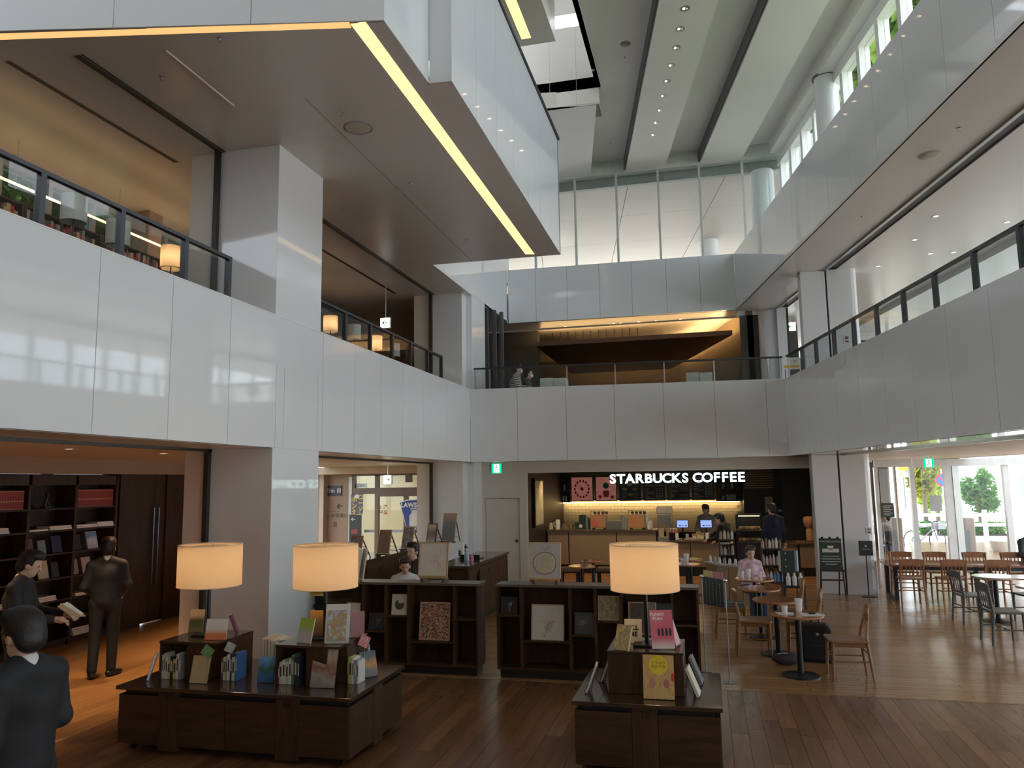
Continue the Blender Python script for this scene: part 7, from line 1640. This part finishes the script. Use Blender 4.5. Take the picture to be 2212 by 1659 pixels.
# standing man with his back to us at the bookcase
person('man in a dark suit standing with his back turned before the bookcase', (-7.34, 8.36, 0), radians(38), stand(1.66, head=(0, .05, 1.585), tilt=-.1, knl=(-.10, .0, .49), anl=(-.11, -.1, .08), tol=(-.14, .06, .03), tor=(.20, .08, .03), wrl=(-.14, .18, 1.0), wrr=(.15, .16, .97), ell=(-.245, -.04, 1.12), elr=(.245, -.04, 1.12)), suit, suit, collar=shirt_w)
def held_book(t, H):
    o = MB().obox(Matrix.Translation((.16, .47, 1.14)) @ Matrix.Rotation(radians(52), 4, 'X') @ Matrix.Rotation(radians(12), 4, 'Y'), .15, .006, .21).obox(Matrix.Translation((.01, .47, 1.13)) @ Matrix.Rotation(radians(52), 4, 'X') @ Matrix.Rotation(radians(-14), 4, 'Y'), .15, .006, .21).build('tmp', [cov('tan')], t)
    o.name = 'open_book'; MB().obox(Matrix.Translation((.085, .462, 1.139)) @ Matrix.Rotation(radians(52), 4, 'X'), .28, .010, .195).build('pages', paper, o)
person('man in a dark suit reading an open book at the left edge', (-6.45, 6.25, 0), radians(-62), stand(1.70, yaw=.1, tilt=-.35, head=(0, .06, 1.575), ell=(-.24, .05, 1.12), elr=(.24, .05, 1.12), wrl=(-.10, .36, 1.08), wrr=(.22, .36, 1.08), curl=1.), suit, suit, collar=shirt_w, extra=held_book)
person('man in a dark suit nearest the viewer, seen from behind at the left edge', (-3.46, 3.40, 0), radians(84), stand(1.66, yaw=.0, tilt=-.12, wrl=(-.22, .10, .88), wrr=(.16, .20, 1.02), elr=(.22, -.02, 1.12)), suit, suit, res=.011, collar=shirt_w)
# seated pair behind the left shelf
p = PY(878, 1237, 10.9); person('person in a white shirt seated behind the left shelf', (p.x, 10.85, 0), radians(200), sit(yaw=0, tilt=-.3), shirt_w, M('jeans', (.04, .06, .12), .8), hair_br, res=.016, long_hair=.16, scale=.93)
p = PY(895, 1213, 11.6); person('dark-haired person seated behind the one in the white shirt', (p.x, 11.65, 0), radians(160), sit(), M('top_dark', (.05, .045, .05), .8), MATS['jeans'], hair_bk, res=.018, scale=1.04)
for i, (x, y, rz, lb) in enumerate(((PY(878, 1237, 10.9).x, 10.9, 0, 'plain dark chair under the person in the white shirt'), (PY(895, 1213, 11.6).x, 11.7, 0, 'plain dark chair under the person behind the white shirt'))):
    t = thing('side_chair', lb, 'chair', (x, y, 0)); box('seat', (-.2, -.2, .40, .2, .2, .435), dk_wood, t); box('backrest', (-.2, .18, .45, .2, .2, .78), dk_wood, t)
    for s in (-1, 1):
        for q in (-1, 1): box('leg', (s * .18 - .015, q * .18 - .015, 0, s * .18 + .015, q * .18 + .015, .40), dk_wood_z, t)
# baristas and customers
p = PY(1525, 1110, 20.5); person('barista with a dark cap behind the right till screen', (p.x, 20.45, 0), pi - .2, stand(1.63, wrl=(-.12, .3, 1.0), wrr=(.12, .3, 1.0), ell=(-.25, .05, 1.1), elr=(.25, .05, 1.1)), M('shirt_grey', (.22, .22, .23), .8), suit, res=.018, cap=M('cap_dark', (.05, .045, .045), .7))
p = PY(1568, 1120, 18.35); person('worker in black with a grey cap and pale apron band at the tills', (p.x - .05, 18.4, 0), radians(60), stand(1.52, head=(-.02, .10, 1.55), yaw=.2, tilt=-.3, wrl=(-.2, .36, 1.02), wrr=(.2, .34, .98), ell=(-.26, .08, 1.1), elr=(.26, .08, 1.1)), M('uniform_black', (.012, .012, .012), .8), suit, res=.018, cap=M('cap_grey', (.20, .22, .24), .7),
       extra=lambda t, H: sdf_obj('apron_band', [('c', (-.1, -.02, .86), (.1, -.02, .86), .13, .13)], M('apron_pale', (.45, .44, .40), .8), t, .014, .01, lambda g: np.abs(g[..., 2] - .86) - .022))
p = PY(1668, 1110, 18.4); person('customer in a navy shirt seen from behind at the pastry case', (p.x, 18.35, 0), radians(15), stand(1.72, yaw=.3), M('shirt_navy', (.018, .022, .05), .8), suit, res=.018)
p = PY(1622, 1203, 13.9); person('woman in a pink blouse seated at the farthest round table', (p.x - .02, 13.95, 0), radians(195), sit(tilt=-.2), ART('blouse_pink', ((.62, .36, .38), (.72, .55, .58), (.5, .3, .42), (.55, .5, .62)), 6., 'noise', .8), MATS['jeans'], hair_br, res=.016, long_hair=.14, scale=.88)
p = PY(2197, 1150, 17.75); person('woman in a dark teal jacket seated at the communal table by the right edge', (p.x + .05, 17.35, 0), radians(200), sit(yaw=-.9), M('jacket_teal', (.055, .075, .085), .8), MATS['jeans'], hair_br, res=.016, long_hair=.12)
p = PY(1922, 1140, 26.0); person('person in a pale grey shirt seated outside the entrance glass', (p.x, 26.0, -.2), radians(10), sit(), M('shirt_pale', (.50, .52, .52), .8), MATS['jeans'], hair_bk, res=.018, scale=1.05)
# lounge pair
stripe = bpy.data.materials.new('shirt_striped'); stripe.use_nodes = True
_t = stripe.node_tree; _b = _t.nodes['Principled BSDF']; _w = _t.nodes.new('ShaderNodeTexWave'); _w.bands_direction = 'Z'; _w.inputs['Scale'].default_value = 7.5; _tc = _t.nodes.new('ShaderNodeTexCoord'); _t.links.new(_tc.outputs['Object'], _w.inputs[0])
_r = _t.nodes.new('ShaderNodeValToRGB'); _r.color_ramp.interpolation = 'CONSTANT'; _r.color_ramp.elements[0].color = (.012, .013, .016, 1); _r.color_ramp.elements[1].color = (.62, .62, .6, 1); _r.color_ramp.elements[1].position = .62; _t.links.new(_w.outputs[0], _r.inputs[0]); _t.links.new(_r.outputs[0], _b.inputs['Base Color']); _b.inputs['Roughness'].default_value = .8
p = PY(1114, 795, 17.6); person('masked woman with tied hair and a striped top at the upper lounge table', (p.x - .02, 17.65, F2 + (p.z - F2 - 1.22)), radians(-80), sit(), stripe, MATS['jeans'], hair_bk, res=.014, mask=True, bun=True)
p = PY(1137, 806, 18.2); person('smaller masked person in black beside the striped top', (p.x - .02, 18.3, F2 + (p.z - F2 - 1.18)), radians(-85), sit(), MATS['top_dark'], MATS['jeans'], hair_bk, res=.014, mask=True, scale=.98)
# ================================================================== OUTSIDE
def LEAF(name, c1, c2):
    m, t, b = _new(name); t.nodes.remove(b)
    tc = t.nodes.new('ShaderNodeTexCoord'); nz = t.nodes.new('ShaderNodeTexNoise'); nz.inputs['Scale'].default_value = 1.3; t.links.new(tc.outputs['Object'], nz.inputs[0])
    rp = t.nodes.new('ShaderNodeValToRGB'); rp.color_ramp.elements[0].color = L4(c1); rp.color_ramp.elements[1].color = L4(c2); rp.color_ramp.elements[0].position = .35; rp.color_ramp.elements[1].position = .65; t.links.new(nz.outputs[0], rp.inputs[0])
    d = t.nodes.new('ShaderNodeBsdfDiffuse'); tl = t.nodes.new('ShaderNodeBsdfTranslucent'); t.links.new(rp.outputs[0], d.inputs[0]); t.links.new(rp.outputs[0], tl.inputs[0])
    mx = t.nodes.new('ShaderNodeMixShader'); mx.inputs[0].default_value = .45; t.links.new(d.outputs[0], mx.inputs[1]); t.links.new(tl.outputs[0], mx.inputs[2]); t.links.new(mx.outputs[0], t.nodes['Material Output'].inputs[0]); return m
leaf_g = LEAF('leaf_green', (.10, .20, .03), (.30, .42, .08)); leaf_y = LEAF('leaf_olive', (.20, .22, .03), (.42, .42, .09)); leaf_d = LEAF('leaf_deep', (.06, .16, .05), (.16, .32, .10)); bark = M('bark', (.12, .09, .06), .9, bump=.4)
def tree(label, x, y, zc, rx, rz_, n, size, mat, seed, trunk=.12, name='tree', group=None, z0=-.2):
    q = random.Random(seed); t = thing(name, label, 'tree' if name == 'tree' else name, (x, y, z0), 0, group); v = []; f = []
    lobes = [(q.gauss(0, .45) * rx, q.gauss(0, .45) * rx, q.gauss(0, .42) * rz_, q.uniform(.35, .6)) for _ in range(9)] + [(0, 0, 0, .7)]
    for i in range(n):
        lx, ly, lz, lr = lobes[q.randrange(len(lobes))]
        d = Vector((q.gauss(0, 1), q.gauss(0, 1), q.gauss(0, 1))).normalized() * (q.random() ** .35) * lr
        c = Vector((lx + d.x * rx, ly + d.y * rx, zc - z0 + lz + d.z * rz_)); a = Vector((q.gauss(0, 1), q.gauss(0, 1), q.gauss(0, 1))).normalized(); b = a.orthogonal().normalized(); s = size * q.uniform(.6, 1.3); k = len(v)
        v += [tuple(c - a * s), tuple(c + b * s * .5), tuple(c + a * s), tuple(c - b * s * .5)]; f.append((k, k + 1, k + 2, k + 3))
    MB().add(v, f).build('crown', mat, t, kind='stuff')
    pts = [(0, 0, 0), (.1 * rx * .3, 0, (zc - z0) * .5), (0, .05, zc - z0)]
    MB().tube(pts, [trunk, trunk * .75, trunk * .4], 8).build('trunk', bark, t)
    for k in range(4):
        lx, ly, lz, lr = lobes[k]; MB().tube([(0, 0, (zc - z0) * .55), (lx * .7, ly * .7, zc - z0 + lz * .7)], [trunk * .5, trunk * .15], 6).build('branch', bark, t)
    return t
gl_ = 'trees outside the upper left windows'
tree('olive green tree behind the window nearest the left edge upstairs', -11.6, 7.6, 7.9, 1.5, 2.1, 8500, .12, leaf_y, 1, group=gl_); tree('green tree behind the second upper left windows', -12.0, 9.8, 7.7, 1.5, 2.1, 8500, .12, leaf_g, 2, group=gl_)
tree('green tree behind the middle upper left windows', -12.2, 12.2, 7.9, 1.5, 2.1, 8500, .12, leaf_g, 3, group=gl_); tree('bright green tree behind the upper left lit lamp', -12.4, 14.6, 8.1, 1.6, 2.1, 8500, .12, leaf_g, 4, group=gl_); tree('olive tree farthest behind the upper left windows', -13.5, 17.2, 8.3, 1.8, 2.2, 6000, .14, leaf_y, 5, group=gl_)
gr_ = 'tall trees beyond the right clerestory'
for k, (px, y, zc, r) in enumerate(((1735, 44, 20, 5.5), (1800, 38, 19, 5.), (1860, 33, 18.5, 5.), (1885, 27, 18, 4.5))):
    tree(f'tall pale green tree beyond the right clerestory, {ORD[k]} from the far end', PY(px, 900, y).x, y, zc, r, 6.5, 9000, .5, leaf_g, 20 + k, .35, group=gr_)
def ext(px, py, z=-.2): return PZ(px, py, z)
tree('yellow-green street tree seen through the left entrance pane', PY(1995, 1060, 42).x, 42, 3.0, 1.1, 1.9, 1800, .22, leaf_y, 31); tree('round green shrub seen through the right entrance pane', PY(2112, 1075, 38).x, 38, 1.35, .6, 1.0, 1500, .13, leaf_d, 32, .08, 'shrub')
tree('yellow-green street tree near the no-parking sign', PY(2020, 1040, 48).x, 48, 4.0, 1.6, 2.4, 1500, .25, leaf_g, 33)
for k, (p0, p1) in enumerate(((1985, 2046), (2085, 2165))):
    y = 36.5; a, b = PY(p0, 1110, y).x, PY(p1, 1110, y).x; t = thing('hedge', ('low clipped hedge beyond the left entrance pane', 'low clipped hedge beyond the right entrance pane')[k], 'hedge', ((a + b) / 2, y, -.2)); q = random.Random(50 + k); v = []; f = []
    for i in range(1400):
        c = Vector((q.uniform(a - b, b - a) / 2, q.uniform(-.35, .35), q.uniform(.05, .55))); aa = Vector((q.gauss(0, 1), q.gauss(0, 1), q.gauss(0, 1))).normalized() * .07; bb_ = aa.orthogonal().normalized() * .04; n0 = len(v); v += [tuple(c - aa), tuple(c + bb_), tuple(c + aa), tuple(c - bb_)]; f.append((n0, n0 + 1, n0 + 2, n0 + 3))
    MB().add(v, f).build('foliage', leaf_d, t, kind='stuff'); box('soil_bed', ((a - b) / 2, -.4, 0, (b - a) / 2, .4, .08), MATS['soil_dark'], t)
fe = thing('street_fence', 'white two-rail street fence beyond the entrance glass', 'fence', (0, 35.0, -.2)); fx0, fx1 = PY(1960, 1100, 35).x, PY(2240, 1100, 35).x
for z in (.45, .85): box('rail', (fx0, -.05, z, fx1, .05, z + .12), white_pl, fe)
for k in range(6): x = fx0 + (fx1 - fx0) * k / 5; box('post', (x - .07, -.07, 0, x + .07, .07, 1.1), white_pl, fe)
concrete = M('bollard_concrete', (.42, .35, .31), .7)
for k, px in enumerate((1938, 2093)):
    y = 25.5; p = PY(px, 1150, y); zt = PY(px, 1118, y).z; t = thing('bollard', ('brown concrete post outside the left entrance pane', 'brown concrete post outside the right entrance pane')[k], 'post', (p.x, y, -.2)); MB().prism([(-.14, -.14), (.14, -.14), (.14, .14), (-.14, .14)], 0, zt + .2).build('shaft', concrete, t, bevel=.04); box('plate', (-.15, -.16, .3, -.02, -.141, .9), M('plate_grey', (.22, .24, .25), .5), t)
y = 40; p = PY(2036, 1037, y); t = thing('traffic_sign', 'round blue and red no-parking sign on a pole beyond the entrance', 'sign', (p.x, y, -.2)); zz = p.z + .2
MB().tube([(0, .06, 0), (0, .06, zz + .5)], .04, 8).build('pole', white_pl, t); MB().lathe([(.30, 0), (.30, .02)], 24).build('rim', M('traffic_red', (.6, .05, .06), .4), t, loc=(0, .02, zz), rot=(pi / 2, 0, 0)); MB().lathe([(.24, 0), (.24, .01)], 24).build('disc', M('traffic_blue', (.03, .16, .5), .4), t, loc=(0, -.004, zz), rot=(pi / 2, 0, 0)); MB().obox(Matrix.Translation((0, -.02, zz)) @ Matrix.Rotation(radians(45), 4, 'Y'), .5, .008, .06).build('bar', MATS['traffic_red'], t)
y = 38; p = PY(1951, 1012, y); t = thing('street_sign', 'yellow street sign with an arrow beyond the left entrance pane', 'sign', (p.x, y, -.2)); zz = p.z + .2
MB().tube([(0, .05, 0), (0, .05, zz + .4)], .04, 8).build('pole', steel, t); box('yellow_plate', (-.22, 0, -.1 + zz, .22, .03, .3 + zz), ys_, t); box('lower_plate', (-.22, 0, zz - .4, .22, .03, zz - .12), cov('pale blue'), t); text('arrow', '←', .3, ys_, t, (-.06, -.01, zz - .26), ext=.005)
bld_w = M('building_white', (.72, .71, .68), .7); bld_g = M('building_glass', (.30, .34, .36), .2)
for k, (x, y, w, d, h, lb) in enumerate(((6, 62, 14, 10, 9, 'white building across the street left of the door post'), (24, 58, 16, 10, 11, 'white building across the street at the right edge'))):
    t = thing('building', lb, 'building', (x, y, -.2)); box('walls', (-w / 2, 0, 0, w / 2, d, h), bld_w, t); box('roof', (-w / 2 - .2, -.2, h, w / 2 + .2, d, h + .3), M('roof_grey', (.4, .4, .4), .7), t)
    for r_ in range(3):
        for c in range(5):
            xx = -w / 2 + (c + .5) * w / 5; wn_ = box('window', (xx - .7, -.05, .9 + r_ * 2.9, xx + .7, .02, 2.4 + r_ * 2.9), bld_w, t); box('pane', (xx - .62, -.07, .98 + r_ * 2.9, xx + .62, -.05, 2.32 + r_ * 2.9), bld_g, wn_)
def bicycle(px, py, y, rz, label):
    p = PY(px, py, y); t = thing('bicycle', label, 'bicycle', (p.x, y, -.2), rz); bf = M('bike_grey', (.35, .36, .38), .4, metal=.4)
    for s in (-.52, .52):
        w_ = MB(); w_.tube([(s + .33 * cos(a), 0, .34 + .33 * sin(a)) for a in [2 * pi * i / 24 for i in range(25)]], .016, 6).build('wheel', black_metal, t)
        for k in range(8): a = pi * k / 8; MB().tube([(s + .32 * cos(a), 0, .34 + .32 * sin(a)), (s - .32 * cos(a), 0, .34 - .32 * sin(a))], .003, 4).build('spoke', steel, t)
    for a, b in (((-.52, .34), (-.18, .32)), ((-.18, .32), (-.30, .82)), ((-.52, .34), (-.28, .76)), ((-.18, .32), (.36, .72)), ((-.28, .76), (.34, .80)), ((.52, .34), (.34, .92))): MB().tube([(a[0], 0, a[1]), (b[0], 0, b[1])], .018, 6).build('frame_tube', bf, t)
    MB().tube([(.34, -.26, .98), (.36, 0, .94), (.34, .26, .98)], .014, 6).build('handlebar', black_metal, t); MB().ball((-.31, 0, .86), .1, 8, sq=(1.3, .7, .35)).build('saddle', black, t); MB().box(.45, -.16, .7, .75, .16, .92).build('basket', bf, t)
bicycle(1998, 1170, 29, .5, 'grey bicycle parked outside the left entrance pane')
pt2 = thing('planter_bowl', 'white bowl planter outside the right entrance pane', 'planter', (PY(2168, 1185, 26.5).x, 26.5, -.2)); MB().lathe([(.15, 0), (.32, .30), (.36, .52), (.32, .52)], 20).build('bowl', white_pl, pt2, smooth=True); MB().lathe([(.31, .48), (.0001, .5)], 16, cap=False).build('soil', MATS['soil_dark'], pt2)
oc = thing('outdoor_chair', 'dark grey chair under the person seated outside', 'chair', (PY(1922, 1140, 26.0).x, 25.95, -.2)); box('seat', (-.22, -.2, .40, .22, .22, .44), grey_paint, oc); box('backrest', (-.22, -.24, .55, .22, -.2, .85), grey_paint, oc)
for s in (-1, 1):
    for q_ in (-1, 1): MB().tube([(s * .2, q_ * .2, 0), (s * .19, q_ * .19, .42)], .014, 6).build('leg', black_metal, oc)
    MB().tube([(s * .2, -.22, .42), (s * .2, -.24, .85)], .014, 6).build('back_post', black_metal, oc)
ob = thing('hanging_notice', 'black notice board on the entrance glass beside the pier', 'notice', (PY(1918, 1102, 23.9).x, 23.88, PY(1918, 1102, 23.9).z)); box('board', (-.16, 0, -.2, .16, .02, .2), greenb, ob)
for k in range(6): box('lettering', (-.12, -.003, -.14 + k * .05, .06 + .06 * ((k * 3) % 2), 0, -.125 + k * .05), wl, ob)
gn = thing('hanging_notice', 'plain grey sheet on the middle entrance glass', 'notice', (PY(2021, 1087, 23.9).x, 23.88, PY(2021, 1087, 23.9).z)); box('sheet', (-.15, 0, -.22, .15, .006, .22), M('sheet_grey', (.42, .44, .43), .6), gn)
tp = thing('terrace_parapet', 'slim rail of vertical bars on the terrace beyond the rear clerestory', 'railing', (-4.6, 22.5, ZC - .3)); box('top_rail', (0, -.03, 2.05, 3.0, .03, 2.1), rail_mat, tp)
for k in range(13): MB().tube([(.1 + k * .23, 0, 0), (.1 + k * .23, 0, 2.06)], .012, 6).build('bar', rail_mat, tp)

# ================================================================== LAMPS (downlights and store light at fittings, plus added warm fill)
def down_spot(x, y, z, power, label, grp, col=(1., .66, .36), sp=110):
    t = thing('downlight', label, 'light', (x, y, z), 0, grp); MB().lathe([(.05, -.003), (.08, -.003), (.08, .0)], 16, cap=False).build('trim_ring', steel, t); MB().lathe([(.0001, .0), (.05, -.001)], 14, cap=False).build('lamp', EMIT('downlight_lib', (1., .72, .42), 2.), t)
    l = bpy.data.lights.new('downlight_beam', 'SPOT'); l.energy = power; l.color = col; l.spot_size = radians(sp); l.spot_blend = .8; l.shadow_soft_size = .06; o = bpy.data.objects.new('downlight_beam', l); COL.objects.link(o); o.parent = t; o.location = (0, 0, -.02)
for k, y in enumerate((4.2, 5.8, 7.4, 9.0, 10.6, 12.0)): down_spot(-7.1, y, ZB, 110, f'added warm downlight in the library ceiling, {ORD[k]} along the aisle', 'added downlights in the library ceiling', sp=78)  # downlights added to warm the library floor and ceiling
for k, x in enumerate((-3.6, -2.2, -.8, .6, 1.8)): down_spot(x, 18.9, 2.66, 45, f'recessed warm downlight in the coffee shop ceiling, {ORD[k]} from left', 'downlights in the coffee shop ceiling')
for y in (17.2, 18.2): down_spot(-8.2, y, ZB, 12, f'recessed warm downlight in the corridor {"nearer to" if y > 18 else "farther from"} the store front', 'downlights in the corridor')
_l = area('added_uplight', (-8.0, 8.0, 0), (5.8, .03), (0, 0, 1), 2.2, (1., .6, .3)); _l.location.z = PX(75, 415, -8.0).z + .02; _l.rotation_euler = (pi, 0, pi / 2)  # area light added to warm the upper left ceiling
_l = area('added_uplight_far', (-7.6, 13.0, F2 + 2.0), (5.8, .03), (0, 0, 1), 1.8, (1., .6, .3)); _l.rotation_euler = (pi, 0, pi / 2)  # second added warm fill, hung without any fitting
area('store_light', (-8.2, 20.4, ZB - .12), (2.4, .3), (0, 0, -1), 11, (1., .93, .78))
# window portals so the daylight is sampled well
x, y = UV(10.4, 13)
portal('portal_side_upper', (x, y, 5.2), (21, 2.9), (-CB, -SB, 0)); portal('portal_side_lower', (UV(10.4, 6)[0], UV(10.4, 6)[1], 1.4), (17, 2.7), (-CB, -SB, 0))
portal('portal_entrance', (7.5, 23.85, 1.35), (7.5, 2.6), (0, -1, 0)); portal('portal_entrance_upper', (7, 23.85, 5.2), (8, 2.9), (0, -1, 0))
portal('portal_rear', (-1.2, 20.15, 9.3), (7.4, 2.8), (0, -1, 0)); x, y = UV(5.7, 6.5); portal('portal_clerestory', (x, y, 9.2), (26, 2.6), (-CB, -SB, 0))
portal('portal_left', (-8.48, 7.9, 5.3), (7.2, 2.2), (1, 0, 0))
